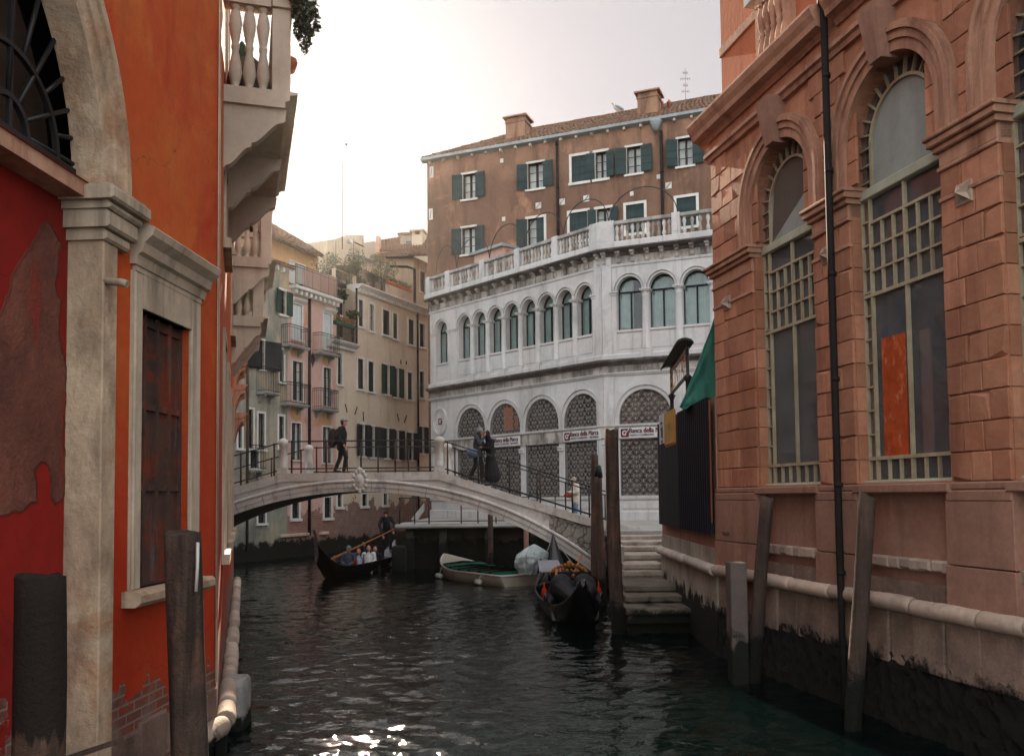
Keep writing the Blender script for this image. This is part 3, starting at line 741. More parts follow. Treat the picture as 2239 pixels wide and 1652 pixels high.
a3_ = near_a(585, .75); zC = z_at(FB, min(a3_, 13.6), .75, 694)
stone_balcony(FB, red, min(a3_, 13.6), min(a3_, 13.6) + 2.2, 0, zC, .7, zC + 1.1, 2)
for (xr, yt) in ((539, 665), (536, 791), (535, 840), (533, 902)):
    a = min(near_a(xr, .36), 15.2); z = z_at(FB, a, .36, yt)
    m = MB(); FB.profile(m, [(-.05, z - .16), (.22, z - .16), (.30, z - .10), (.32, z - .05), (.36, z - .04), (.36, z), (-.05, z)], a, a + 1.7)
    hd = m.build('window_hood', PINKM, red)
    for aa in (a + .02, a + 1.5):
        m = MB(); pr = [(-.05, z - .16), (.30, z - .16), (.29, z - .22)] + [(.27 - .25 * (i / 8) ** .7, z - .24 - .50 * (i / 8) ** 1.8) for i in range(9)] + [(-.05, z - .76)]
        FB.profile(m, pr, aa, aa + .16); m.build('console', PINKM, hd)
# things stored on the highest balcony
def heap(name, a, o, d, w, h, mat, label, cat):
    m = MB(); c = FB.P(a1_ + a, zA, o); m.ell(c + V((0, 0, h * .45)), w, d, h * .55, 14, 10); m.ell(c + V((w * .3, 0, h * .2)), w * .8, d, h * .3, 12, 8); m.ell(c + V((-w * .2, d * .2, h * .7)), w * .45, d * .6, h * .3, 12, 8)
    b = remesh(m, name, mat, None, .03, 3); tag(b, label, cat)
heap('covered_chair', .95, .36, .60, .24, .85, plain('grey_cover', (.07, .065, .065), .8), 'grey covered chair stored behind the balusters of the highest balcony', 'chair')
heap('folded_parasol', .6, .22, .09, .09, .95, plain('teal_cloth', (.02, .07, .06), .8), 'folded teal parasol standing behind the balusters of the highest balcony', 'parasol')
heap('cloth_bundle', 1.0, .2, .2, .2, .9, plain('wine_cloth', (.10, .03, .035), .8), 'wine red cloth bundle behind the balusters of the highest balcony', 'cloth')
# ivy on the top balcony corner: a plant of its own
mb = MB(); c = at_y(655, 15, FB.P(a1_, 0, d1).y)
leaves(mb, c + V((0, .2, .1)), .17, .5, .32, 900, .07, .3); leaves(mb, c + V((.02, .1, -.28)), .08, .3, .25, 300, .06, .6); leaves(mb, c + V((-.25, .3, .28)), .35, .4, .16, 400, .07)
iv = mb.build('hanging_ivy', LEAFD, None, 'dark ivy spilling over the outer corner of the highest stone balcony', 'plant')
mb = MB(); p = c + V((-.3, .3, -.45))
mb.lathe(p + V((.10, 0, -.28)), [(.06, 0), (.10, .12), (.085, .18)], 10); mb.build('flower_pot', TERRA, None, 'small clay pot hung outside the highest stone balcony', 'pot')
# ================================================================ RIGHT-CENTRE: white corner palazzo
KC = (3.9, 36.5)
FL = Fr(KC, (.675, -.738), (-.738, -.675))      # a negative towards the far left end
FR = Fr(KC, (.926, -.377), (-.377, -.926))      # a positive towards the right
pal = empty('white_palazzo', (KC[0], KC[1], 1.75), 'white stone corner building with two rows of round arches and a roof terrace balustrade', 'building')
def L7(x, y, o=0): return FL.px(q(7, x, y), o)
def R7(x, y, o=0): return FR.px(q(7, x, y), o)
def L8(x, y, o=0): return FL.px(q(8, x, y), o)
def R8(x, y, o=0): return FR.px(q(8, x, y), o)
GZ = 1.75
aL = L7(62, 700)[0]                      # far left end
REND = 7.5
zrt = L7(1260, 178)[1]; zrb = L7(1260, 330)[1]; zcor = L7(1260, 388)[1]; zcb = L7(1250, 425)[1]; zwt = zcb - .02
zsp = L7(1197, 700)[1]; zsil = L7(1275, 965)[1]; zst = L7(1197, 1195)[1]; zsb = L7(1197, 1238)[1]
ztr = L8(1190, 440)[1]; zto = L8(1190, 545)[1]; zbot = L8(1190, 955)[1]
zga = L8(1200, 185)[1]
# bay positions: upper storey
ups = [L7(x, y)[0] for x, y in ((268, 945), (375, 915), (500, 885), (628, 855), (760, 822), (893, 790), (1045, 752), (1197, 715), (1340, 690))]
n_ = len(ups) - 1
u0, u1 = ups[0], -.42
ups = [u0 + (u1 - u0) * i / n_ for i in range(n_ + 1)]
bay = (u1 - u0) / n_
hw = bay * .415
win1 = (L7(112, 965)[0] + L7(190, 945)[0]) / 2
cLs = [(ups[i] + ups[i + 1]) / 2 for i in range(n_)]
rc = [R7(x, y)[0] for x, y in ((1445, 680), (1675, 650), (1925, 620), (2180, 595))]
rb = (rc[3] - rc[1]) / 2
rc = [rc[1] + rb * (i - 1) for i in range(6)]
cRs = [(rc[i] + rc[i + 1]) / 2 for i in range(5)]
hwr = rb * .395
SW = 1.12
# ground arches
gl = [(L8(a, 430)[0], L8(b, 430)[0]) for a, b in ((275, 465), (520, 725), (785, 1015), (1080, 1327))]
gh = sum(b - a for a, b in gl) / 8 * 1.1
gw = [(a + b) / 2 for a, b in gl]
st = (gw[3] - gw[0]) / 3; gw = [gw[0] + st * i for i in range(4)]
gr0, gr1 = R8(1480, 420)[0], R8(1868, 300)[0]
gr = [((gr0 + gr1) / 2, (gr1 - gr0) / 2)]; gr.append((gr[0][0] + 2 * gr[0][1] + .75, gr[0][1]))
zgs = zga - gh                        # spring of the ground arches (WL)
def sethole(c, h, z0, zs_, s=1.12): return (c - h, c + h, z0, zs_ + h * s, h * s)
hl = [sethole(c, hw, zsil, zsp, SW) for c in cLs + [win1]]
hr = [sethole(c, hwr, zsil, zsp, SW) for c in cRs]
hgl = [(c - gh, c + gh, ztr, zga, zga - ztr if zga - ztr < gh * 1.3 else gh * 1.1) for c in gw] + [(c - gh, c + gh, zbot, zto) for c in gw]
zgr = R8(1670, 150)[1]
hgr = [(c - h, c + h, ztr, zgr, min(h, zgr - ztr - .1)) for c, h in gr] + [(c - h, c + h, zbot, zto) for c, h in gr]
mb = MB(); FL.wall(mb, aL, 0, zst, zwt, 0, .42, hl); FR.wall(mb, 0, REND, zst, zwt, 0, .42, hr); mb.build('upper_wall', WHITE, pal)
mb = MB(); FL.wall(mb, aL, 0, GZ - .3, zst, 0, .42, hgl); FR.wall(mb, 0, REND, GZ - .3, zst, 0, .42, hgr); mb.build('ground_wall', WHITE, pal)
core(pal, [FL.P(aL + .02, 0, -.75).to_2d(), FL.P(0, 0, -.95).to_2d(), FR.P(0, 0, -.95).to_2d(), FR.P(REND, 0, -.75).to_2d(), (14, 40), (4, 47)], -.3, zcor - .12, 'inner_wall')
mb = MB(); mb.quad(FL.P(aL, -.3, 0), FL.P(aL, zwt, 0), FL.P(aL, zwt, -3), FL.P(aL, -.3, -3)); mb.build('end_wall', WHITE, pal)
# upper arches
def upper(fr, c, h):
    z1 = zsp + h * SW
    m = MB(); fr.band(m, c, zsp, h, h + .045, -.06, .05, n=18, ry=SW); fr.band(m, c, zsp, h + .045, h + .11, -.04, .005, n=18, ry=SW * .985); fr.band(m, c, zsp, h + .11, h + .15, -.03, .085, n=18, ry=SW * .975); m.build('arch_moulding', WHITE, pal)
    g = MB(); go = -.34
    fr.poly(g, archpts(c, h, zsil, zsp, h * SW), go - .012, go)
    f = MB(); bw = .035
    fr.box(f, c - h, c - h + bw, zsil, zsp, go, go + .05); fr.box(f, c + h - bw, c + h, zsil, zsp, go, go + .05); fr.box(f, c - .03, c + .03, zsil, zsp, go, go + .055)
    fr.box(f, c - h, c + h, zsp - .03, zsp + .03, go, go + .06); fr.box(f, c - h + bw, c + h - bw, zsil, zsil + .06, go, go + .049); fr.band(f, c, zsp, h - .05, h + .01, go, go + .05, n=16, ry=SW)
    w = f.build('arched_window', SHUTB, pal); g.build('pane', CLEAR, w)
    k = MB(); co = go - .05; nn = max(16, int(2 * h / .05)); ph = R(0, 6)
    top = lambda a: zsp + h * SW * math.sqrt(max(0, 1 - ((a - c) / h) ** 2))
    gap = R(.3, .7); 
    P = [(c - h + 2 * h * i / nn, co + .022 * math.sin(i * 1.9 + ph) + .01 * math.sin(i * .7)) for i in range(nn + 1)]
    for i in range(nn):
        if fr is FR and c == cRs[0] and .56 < i / nn < .96: continue
        a, b = P[i], P[i + 1]
        k.quad(fr.P(a[0], zsil, a[1]), fr.P(b[0], zsil, b[1]), fr.P(b[0], top(b[0]), b[1]), fr.P(a[0], top(a[0]), a[1]), True)
    k.build('curtain', CURT, w)
    m = MB(); fr.profile(m, [(-.42, zsil - .02), (.05, zsil - .02), (.05, zsil - .10), (.02, zsil - .12), (-.42, zsil - .12)], c - h - .0, c + h + .0)
    fr.cham(m, c - h + .08, c + h - .08, zst + .42, zsil - .2, -.02, .018, .012)
    m.build('sill_panel', WHITE, pal)
for c in cLs + [win1]: upper(FL, c, hw)
for c in cRs: upper(FR, c, hwr)
def column(fr, a, r=.15, half=False):
    m = MB(); P = fr.P(a, 0, -.02); z0 = zst + .36; z1 = zsp
    m.lathe(P, [(r * 1.25, z0), (r * 1.25, z0 + .07), (r * 1.1, z0 + .1), (r * 1.15, z0 + .14), (r, z0 + .2), (r * .99, z0 + 1.2), (r * .86, z1 - .30), (r * .98, z1 - .27), (r * .86, z1 - .24), (r * .9, z1 - .18), (r * 1.15, z1 - .10)], 14)
    for e, za, zb in ((1.2, z1 - .10, z1 - .05), (1.38, z1 - .05, z1)): fr.cham(m, a - r * e, a + r * e, za, zb, -.3, r * e - .0, .008)
    fr.cham(m, a - r * 1.35, a + r * 1.35, zst + .02, z0, -.1, r * 1.2, .01)
    m.build('column', WHITE, pal)
for a in ups[1:-1]: column(FL, a)
for a in rc[1:5]: column(FR, a, .165)
def pilaster(fr, a0, a1, z0, z1, o, cap=None):
    m = MB(); fr.cham(m, a0, a1, z0, z1, -.02, o, .012)
    if cap:
        for e, za, zb in ((.03, cap - .16, cap - .06), (.07, cap - .06, cap)): fr.cham(m, a0 - e, a1 + e, za, zb, -.02, o + e, .01)
    m.build('pilaster', WHITE, pal)
pilaster(FL, u1 + .0, 0.0, zst, zwt, .06); pilaster(FR, 0.0, .42, zst, zwt, .06)
pilaster(FL, ups[0] - .30, ups[0] - .0, zst + .02, zsp, .05, zsp); pilaster(FL, u1 - .14, u1 - .0, zst + .02, zsp, .05, zsp); pilaster(FR, .42, .62, zst + .02, zsp, .05, zsp)
pilaster(FL, win1 - hw - .28, win1 - hw, zst + .02, zsp, .05, zsp); pilaster(FL, win1 + hw, win1 + hw + .18, zst + .02, zsp, .05, zsp)
pilaster(FL, aL, aL + .16, zst, zwt, .03)
pilaster(FL, -.40, 0.0, GZ, zsb - .45, .05); pilaster(FR, 0.0, .45, GZ, zsb - .45, .05)
# cornices round the corner
def corner_profile(prof, mat, name, aa=aL - .06, bb=REND):
    """profile (o,z) swept along both faces with a mitre at the corner"""
    mit = (FL.n + FR.n); mit = mit / (mit.dot(FL.n))
    rings = [[FL.P(aa, z, o) for o, z in prof], [V((KC[0], KC[1], z)) + mit * o for o, z in prof], [FR.P(bb, z, o) for o, z in prof]]
    m = MB(); m.loft(rings, True, False, True); return m.build(name, mat, pal)
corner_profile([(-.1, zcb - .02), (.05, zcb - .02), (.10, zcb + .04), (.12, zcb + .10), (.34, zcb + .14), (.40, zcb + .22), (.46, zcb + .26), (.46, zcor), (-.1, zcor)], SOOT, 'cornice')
corner_profile([(-.6, zcor + .002), (.36, zcor + .002), (.36, zrb - .03), (.33, zrb), (-.1, zrb), (-.6, zrb)], WHITE, 'parapet_base')
corner_profile([(-.1, zcb - .46), (.04, zcb - .46), (.06, zcb - .40), (.06, zcb - .36), (-.1, zcb - .36)], WHITE, 'frieze_band')
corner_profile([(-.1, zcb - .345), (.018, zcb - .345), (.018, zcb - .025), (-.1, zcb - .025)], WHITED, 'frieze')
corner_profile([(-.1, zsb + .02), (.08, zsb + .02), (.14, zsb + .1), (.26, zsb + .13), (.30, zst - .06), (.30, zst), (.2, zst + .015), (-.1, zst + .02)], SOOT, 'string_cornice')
corner_profile([(-.1, zst + .02), (.10, zst + .02), (.10, zst + .20), (.06, zst + .24), (-.1, zst + .24)], WHITE, 'base_course')
corner_profile([(-.1, zsb - .42), (.05, zsb - .42), (.07, zsb - .36), (.11, zsb - .34), (.11, zsb - .29), (-.1, zsb - .29)], WHITE, 'architrave')
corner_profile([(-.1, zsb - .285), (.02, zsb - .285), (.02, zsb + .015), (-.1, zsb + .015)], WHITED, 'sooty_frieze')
corner_profile([(-.1, ztr - .10), (.06, ztr - .10), (.10, ztr - .05), (.10, ztr), (-.1, ztr)], WHITE, 'transom_cornice')
corner_profile([(-.1, zto), (.05, zto), (.05, zto + .07), (.035, zto + .08), (.035, ztr - .105), (-.1, ztr - .105)], WHITED, 'transom_band')
corner_profile([(-.1, zbot - .14), (.06, zbot - .14), (.08, zbot - .05), (.08, zbot), (-.1, zbot)], WHITE, 'dado_cap')
corner_profile([(-.1, GZ - .3), (.07, GZ - .3), (.07, GZ + .35), (.04, GZ + .38), (-.1, GZ + .38)], WHITE, 'plinth')
# cornice brackets
def bracket(fr, a):
    m = MB(); z = zcb
    fr.profile(m, [(0, z - .34), (.06, z - .34), (.10, z - .27), (.08, z - .2), (.10, z - .12), (.20, z - .05), (.22, z + .11), (0, z + .11)], a - .075, a + .075)
    fr.cham(m, a - .10, a + .10, z + .05, z + .13, 0, .30, .01)
    m.build('bracket', WHITED, pal)
nL = 19
for i in range(nL): bracket(FL, aL + .12 + (-.14 - aL - .12) * i / (nL - 1))
for i in range(13): bracket(FR, .12 + i * .62)
# roof balustrade
RAILM = weather('grey_rail_stone', (.40, .385, .36), (.20, .19, .18), 1.5, streak=(.06, .055, .05), amt=.7, fine=.4, bump=.5)
piers = [(L7(62, 600)[0], L7(84, 600)[0]), (L7(195, 560)[0], L7(245, 560)[0]), (L7(462, 480)[0], L7(495, 480)[0]), (L7(725, 400)[0], L7(757, 400)[0]), (L7(1007, 320)[0], L7(1042, 320)[0])]
piers = [(aL + .0, aL + .30)] + [((a + b) / 2 - .17, (a + b) / 2 + .17) for a, b in piers[1:]]
pr = [R7(1890, 170)[0], R7(1930, 170)[0]]; pr = ((pr[0] + pr[1]) / 2 - .17, (pr[0] + pr[1]) / 2 + .17)
def run(fr, a0, a1, n):
    m = MB(); fr.cham(m, a0, a1, zrt - .15, zrt, -.02, .28, .02); b = m.build('balustrade_rail', RAILM, pal)
    for i in range(n): baluster(b, fr.P(a0 + (a1 - a0) * (i + .5) / n, zrb, .13), zrt - .15 - zrb, WHITED if i % 3 else WHITE, 1.25, 8)
def pier(fr, a0, a1):
    m = MB(); fr.cham(m, a0, a1, zrb, zrt + .03, -.05, .31, .02); fr.cham(m, a0 + .07, a1 - .07, zrb + .12, zrt - .2, .2, .325, .01); m.build('balustrade_pier', WHITE, pal)
seq = piers + [(-.42, .0)]
for a, b in seq[:-1]: pier(FL, a, b)
cnt = [5, 11, 11, 10, 10]
for i in range(5): run(FL, seq[i][1], seq[i + 1][0], cnt[i])
m = MB(); FL.cham(m, -.42, .1, zrb, zrt + .03, -.05, .315, .02); FR.cham(m, -.1, .62, zrb, zrt + .035, -.05, .31, .02); m.build('corner_pier', WHITE, pal)
run(FR, .62, pr[0], 11); pier(FR, *pr); run(FR, pr[1], pr[1] + 3.2, 10); pier(FR, pr[1] + 3.2, pr[1] + 3.6)
# terrace floor
m = MB(); m.prism([FL.P(aL, zcor, -.5), FL.P(0, zcor, -.55), FR.P(REND, zcor, -.55), V((14, 42, zcor)), V((4, 47.5, zcor))], (0, 0, .05)); m.build('terrace_floor', QUAY, pal)
# ground floor: arch mouldings, iron grilles, glass, sign boards
def ogee(mb, fr, a0, a1, z0, z1, o, px, pz, inside, w=.012, fleur=True):
    nA = int((a1 - a0) / px + .5) or 1; px = (a1 - a0) / nA
    dz = pz / 10
    for k in range(-1, nA + 2):
        for sgn in (1,):
            z = z0; prev = None
            while z < z1 + dz:
                zz = min(z, z1)
                t = (zz - z0) / pz
                a = a0 + px * k + sgn * px * .5 * math.cos(2 * PI * t + PI * k) 
                ok = inside(a, zz)
                if prev and ok and prev[2]:
                    fr.box(mb, 0, 0, 0, 0, 0, 0) if False else None
                    A, B = (prev[0], prev[1]), (a, zz)
                    mb.hexa([fr.P(A[0] - w, A[1], o), fr.P(A[0] + w, A[1], o), fr.P(A[0] + w, A[1], o + .02), fr.P(A[0] - w, A[1], o + .02), fr.P(B[0] - w, B[1], o), fr.P(B[0] + w, B[1], o), fr.P(B[0] + w, B[1], o + .02), fr.P(B[0] - w, B[1], o + .02)])
                prev = (a, zz, ok); z += dz
    if fleur:
        j = 0; z = z0 + pz * .0
        while z < z1:
            for k in range(nA + 1):
                a = a0 + px * (k + .0) + (0)
                a += px * (.5 if j % 2 else 0)
                s = px * .33
                zc_ = z
                if inside(a - s, zc_ - s) and inside(a + s, zc_ + s):
                    fr.poly(mb, [(a, zc_ - s * 1.1), (a + w * 1.6, zc_), (a, zc_ + s * 1.2), (a - w * 1.6, zc_)], o, o + .018)
                    fr.poly(mb, [(a - s, zc_ - w * .8), (a + s, zc_ - w * .8), (a + s * .9, zc_ + w), (a - s * .9, zc_ + w)], o + .001, o + .016)
                    for sg in (-1, 1):
                        pts = [(a + sg * s * .15, zc_ + s * .2), (a + sg * s * .75, zc_ + s * .75), (a + sg * s * .95, zc_ + s * .35)]
                        for i in range(2):
                            fr.poly(mb, [(pts[i][0], pts[i][1] - w * .7), (pts[i + 1][0], pts[i + 1][1] - w * .7), (pts[i + 1][0], pts[i + 1][1] + w * .7), (pts[i][0], pts[i][1] + w * .7)], o + .002, o + .015)
            z += pz / 2; j += 1
GPANE = glassy('grille_room', (.040, .034, .032), .12)
GRIL = plain('grille_iron', (.27, .26, .245), .55, .4, .3)
def ground(fr, c, h, ah, zt, sign, px, pz):
    m = MB(); zc_ = zt - ah
    ry = ah / h
    fr.band(m, c, zc_, h, h + .08, -.05, .02, n=24, ry=ry); fr.band(m, c, zc_, h + .08, h + .17, -.05, .01, n=24, ry=(ah + .17) / (h + .17)); fr.band(m, c, zc_, h + .17, h + .21, -.05, .07, n=24, ry=(ah + .21) / (h + .21))
    if zc_ > ztr + .01:
        for s in (-1, 1): fr.box(m, c + s * (h + .1) - .1, c + s * (h + .1) + .1, ztr + .002, zc_, -.05, .018)
    m.build('arch_moulding', WHITE, pal)
    io = lambda a, z: abs(a - c) < h - .03 and (z < zc_ or ((a - c) / h) ** 2 + ((z - zc_) / ah) ** 2 < .97)
    m = MB(); ogee(m, fr, c - h, c + h, ztr + .04, zt, -.05, px, pz, io); fr.band(m, c, zc_, h - .03, h, -.06, -.02, n=24, ry=ry); fr.box(m, c - h, c + h, ztr, ztr + .04, -.06, -.018)
    w = m.build('lunette_grille', GRIL, pal)
    g = MB(); fr.poly(g, archpts(c, h, ztr, zc_, ah), -.18, -.16); g.build('pane', GPANE, w)
    m = MB(); ogee(m, fr, c - h, c + h, zbot + .04, zto, -.05, px, pz, lambda a, z: abs(a - c) < h - .02 and z < zto - .01)
    for a in (c - h, c + h - .025): fr.box(m, a, a + .025, zbot, zto, -.06, -.018)
    fr.box(m, c - h + .025, c + h - .025, zbot, zbot + .04, -.06, -.02)
    w = m.build('window_grille', GRIL, pal); g = MB(); fr.box(g, c - h, c + h, zbot, zto, -.18, -.16); g.build('pane', GPANE, w)
    m = MB(); fr.cham(m, c - h + .1, c + h - .1, GZ + .48, zbot - .22, -.02, .03, .015); m.build('dado_panel', WHITE, pal)
    if sign:
        m = MB(); fr.cham(m, c - h - .02, c + h + .02, zto + .03, ztr - .14, .03, .075, .01); sb = m.build('sign_board', SIGNW, pal)
        H = ztr - .14 - zto - .03; zz = zto + .03; W = 2 * h
        text(fr, sb, 'Banca della Marca', c - h + W * .20, zz + H * .47, .077, W * .76, H * .46, MAROON, .012)
        text(fr, sb, 'CREDITO COOPERATIVO', c - h + W * .20, zz + H * .16, .077, W * .47, H * .20, DARKL, .004)
        text(fr, sb, 'AREA VENEZIA', c - h + W * .73, zz + H * .16, .077, W * .23, H * .20, DARKL, .004)
        logo(fr, sb, c - h + W * .11, zz + H * .5, H * .40, .077)
def text(fr, root, s, a, z, o, width, height, mat, off=.0, ext=.004, name='lettering'):
    cv = bpy.data.curves.new('lettering', 'FONT'); cv.body = s; cv.size = 1; cv.extrude = 0; cv.offset = 0; cv.resolution_u = 3
    t = bpy.data.objects.new('lettering', cv); COL.objects.link(t)
    me = bpy.data.meshes.new_from_object(t.evaluated_get(bpy.context.evaluated_depsgraph_get()))
    bpy.data.objects.remove(t); bpy.data.curves.remove(cv)
    xs = [v.co.x for v in me.vertices]; ys = [v.co.y for v in me.vertices]
    x0, x1, y0, y1 = min(xs), max(xs), min(ys), max(ys)
    mb = MB()
    vs = [(a + (v.co.x - x0) / (x1 - x0) * width, z + (v.co.y - min(y0, 0)) / (y1 - min(y0, 0)) * height) for v in me.vertices]
    fs = [tuple(p.vertices) for p in me.polygons]
    for da, dz, do in ([(0, 0, 0)] if not off else [(0, 0, 0), (off, 0, .0007), (-off, 0, .0014), (0, off * .7, .0021)]):
        mb.add([fr.P(x + da, y + dz, o + ext + do) for x, y in vs], fs)
    bpy.data.meshes.remove(me)
    return mb.build(name, mat, root)
def logo(fr, root, a, z, r, o):
    m = MB(); fr.poly(m, [(a + r * sx * cx, z + r * sy * cy) for sx, sy, cx, cy in ((-1, -1, .8, 1), (1, -1, .8, 1), (1, -1, 1, .8), (1, 1, 1, .8), (1, 1, .8, 1), (-1, 1, .8, 1), (-1, 1, 1, .8), (-1, -1, 1, .8))], o, o + .006)
    e = m.build('emblem', MAROON, root)
    m = MB(); fr.band(m, a - r * .05, z, r * .34, r * .6, o + .006, o + .010, t0=.7, t1=5.6, n=14)
    fr.poly(m, [(a - r * .05, z - r * .25), (a + r * .1, z - r * .3), (a + r * 1.1, z + r * .85), (a + r * .95, z + r * .95)], o + .0105, o + .013)
    m.build('emblem_mark', SIGNW, e)
for i, c in enumerate(gw): ground(FL, c, gh, hgl[i][4], zga, i in (1, 3), .22, .36)
for i, (c, h) in enumerate(gr): ground(FR, c, h, hgr[i][4], zgr, True, .27, .39)
# flat orange panels seen through the second lunette
m = MB(); p0 = L8(612, 292, -.12); p1 = L8(682, 460, -.12); FL.box(m, p0[0], p1[0], p1[1], p0[1], -.13, -.12)
p0 = L8(697, 370, -.12); p1 = L8(722, 455, -.12); FL.box(m, p0[0], p1[0], p1[1], p0[1], -.13, -.12); m.build('orange_panel', plain('orange_panel', (.5, .13, .03), .6), pal)
# oval medallion
ma, mz = L8(140, 395); m = MB()
def oval(r0, r1, o0, o1, ry): FL.band(m, ma, mz, r0, r1, o0, o1, 0, 2 * PI, 28, ry)
w_ = (L8(192, 395)[0] - L8(90, 395)[0]) / 2; h_ = (L8(140, 290)[1] - L8(140, 500)[1]) / 2; ry = h_ / w_
oval(w_ * .86, w_, 0, .10, ry); oval(w_ * .7, w_ * .86, 0, .05, ry); oval(.01, w_ * .7, 0, .03, ry)
md = m.build('medallion', WHITE, pal); logo(FL, md, ma + .02, mz, .16, .034)
# house number plates, lamp bracket
for k, (x, y) in enumerate(((748, 615), (1040, 597), (218, 670), (1368, 572))):
    a, z = L8(x, y); m = MB(); FL.cham(m, a - .16, a + .16, z - .10, z + .10, .0, .055, .008); pl = m.build('number_plate', SIGNW, pal)
    text(FL, pl, ('4467', '4466', '4468', '4465')[k], a - .10, z - .045, .057, .2, .09, DARKL, 0)
# iron hoops over the terrace
def hoop(pts):
    P = [at_plane(q(6, *p)) for p in pts]
    return P
def at_plane(xy, o=.05):
    a, z = FL.px(xy, o); return a, z
hoops = [((105, 1450), (190, 1225), (260, 1400)), ((262, 1390), (390, 1163), (506, 1320)), ((508, 1320), (640, 1066), (768, 1240)), ((770, 1240), (920, 980), (1058, 1150)), ((1060, 1150), (1240, 880), (1398, 1080))]
for h0, h1, h2 in hoops:
    a0 = FL.px(q(6, *h0), .05)[0]; a1 = FL.px(q(6, *h2), .05)[0]; zt = FL.px(q(6, *h1), .05)[1]
    c, r = (a0 + a1) / 2, (a1 - a0) / 2
    m = MB(); zb = zrt - .3
    m.tube([FL.P(c - r, zb, .05)] + [FL.P(c - r * math.cos(PI * i / 24), zrt + (zt - zrt) * math.sin(PI * i / 24), .05) for i in range(25)] + [FL.P(c + r, zb, .05)], .022, 5); m.build('iron_hoop', IRON, pal)
a0 = FR.px(q(6, 1402, 1080), .05)[0]; a1 = FR.px(q(6, 1916, 1000), .05)[0]; zt = FR.px(q(6, 1690, 782), .05)[1]; c, r = (a0 + a1) / 2, (a1 - a0) / 2
m = MB(); m.tube([FR.P(c - r, zrt - .3, .05)] + [FR.P(c - r * math.cos(PI * i / 24), zrt + (zt - zrt) * math.sin(PI * i / 24), .05) for i in range(25)] + [FR.P(c + r, zrt - .3, .05)], .022, 5); m.build('iron_hoop', IRON, pal)
# small hut on the terrace
A0 = FL.px(q(6, 352, 1260), -1.4); A1 = FL.px(q(6, 606, 1215), -1.4); A2z = A1[1]
hut = empty('terrace_hut', FL.P(A0[0], zcor + .05, -1.4), 'small pink rooftop hut with flat slab roof behind the stone balustrade', 'hut')
m = MB(); FL.box(m, A0[0] + .15, A1[0], zcor + .05, A1[1] - .12, -3.2, -1.4); m.build('wall', PINKH, hut)
m = MB(); FL.box(m, A0[0], A1[0] + .15, A1[1] - .118, A1[1] + .02, -3.35, -1.2); m.build('roof', LEAD, hut)
m = MB(); FL.box(m, A1[0], A1[0] + .04, zcor + .3, A1[1] - .25, -3.0, -1.6); m.build('door', plain('orange_panel', (.5, .13, .03)), hut)
# ================================================================ brown house behind
FB0 = (-4.75, 46.05)
FBn = Fr(FB0, (.926, -.377), (-.377, -.926))
brn = empty('brown_house', (-4.7, 46, GZ), 'tall brown rendered house with green shutters and tiled roof above the white arcade', 'house')
def B6(x, y, o=0): return FBn.px(q(6, x, y), o)
bl = B6(40, 900)[0]; zg = B6(1230, 395)[1]; BE = 21.0
bh = []
W1 = [(308, 715, 402, 885, 'both'), (795, 625, 908, 800, 'both'), (1122, 562, 1238, 755, 'closed'), (1300, 535, 1382, 715, 'both2'), (1535, 482, 1640, 672, 'both'), (1918, 415, 2025, 605, 'both')]
W2 = [(302, 1105, 400, 1310, 'both'), (795, 1030, 915, 1215, 'half'), (1107, 985, 1240, 1150, 'closed'), (1310, 965, 1412, 1125, 'both2'), (1530, 920, 1665, 1140, 'closed'), (1908, 865, 2055, 1090, 'closed')]
zz1 = sum(B6(w[0], w[1])[1] for w in W1) / 6; zz0 = sum(B6(w[2], w[3])[1] for w in W1) / 6
yy1 = sum(B6(w[0], w[1])[1] for w in W2) / 6; yy0 = yy1 - (zz1 - zz0) * 1.05
for row, z0, z1 in ((W1, zz0, zz1), (W2, yy0, yy1)):
    for w in row:
        a0 = B6(w[0], (w[1] + w[3]) / 2)[0]; a1 = B6(w[2], (w[1] + w[3]) / 2)[0]
        stl = 'closed' if w[4] == 'closed' else 'open'
        window_at(FBn, brn, a0, a1, z0, z1, stl, 0, .10 if w[4] == 'both' else .13, {'both': 'both', 'closed': None, 'half': 'half', 'both2': 'both'}[w[4]], True, None, .24, TRIM, bh, curtain=stl == 'open', bars=3, shw=.55 if w[4] != 'both2' else .42)
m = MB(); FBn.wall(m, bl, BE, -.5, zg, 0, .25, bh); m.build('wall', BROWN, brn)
core(brn, [FBn.P(bl + .02, 0, -.75).to_2d(), FBn.P(BE, 0, -.75).to_2d(), FBn.P(BE, 0, -9).to_2d(), FBn.P(bl + .02, 0, -9).to_2d()], -.5, zg - .03, 'inner_wall')
m = MB(); m.quad(FBn.P(bl, -.5, 0), FBn.P(bl, zg, 0), FBn.P(bl, zg, -9), FBn.P(bl, -.5, -9)); m.build('end_wall', BROWN, brn)
m = MB(); FBn.profile(m, [(0, zg - .06), (.30, zg + .02), (.30, zg + .16), (.26, zg + .18), (.24, zg + .08), (0, zg + .03)], bl - .25, BE); m.build('gutter', LEAD, brn)
for i in range(24):
    a = bl + .2 + i * .82; m = MB(); FBn.cham(m, a, a + .11, zg - .16, zg - .035, 0, .22, .01); m.build('eaves_bracket', STONE_L, brn)
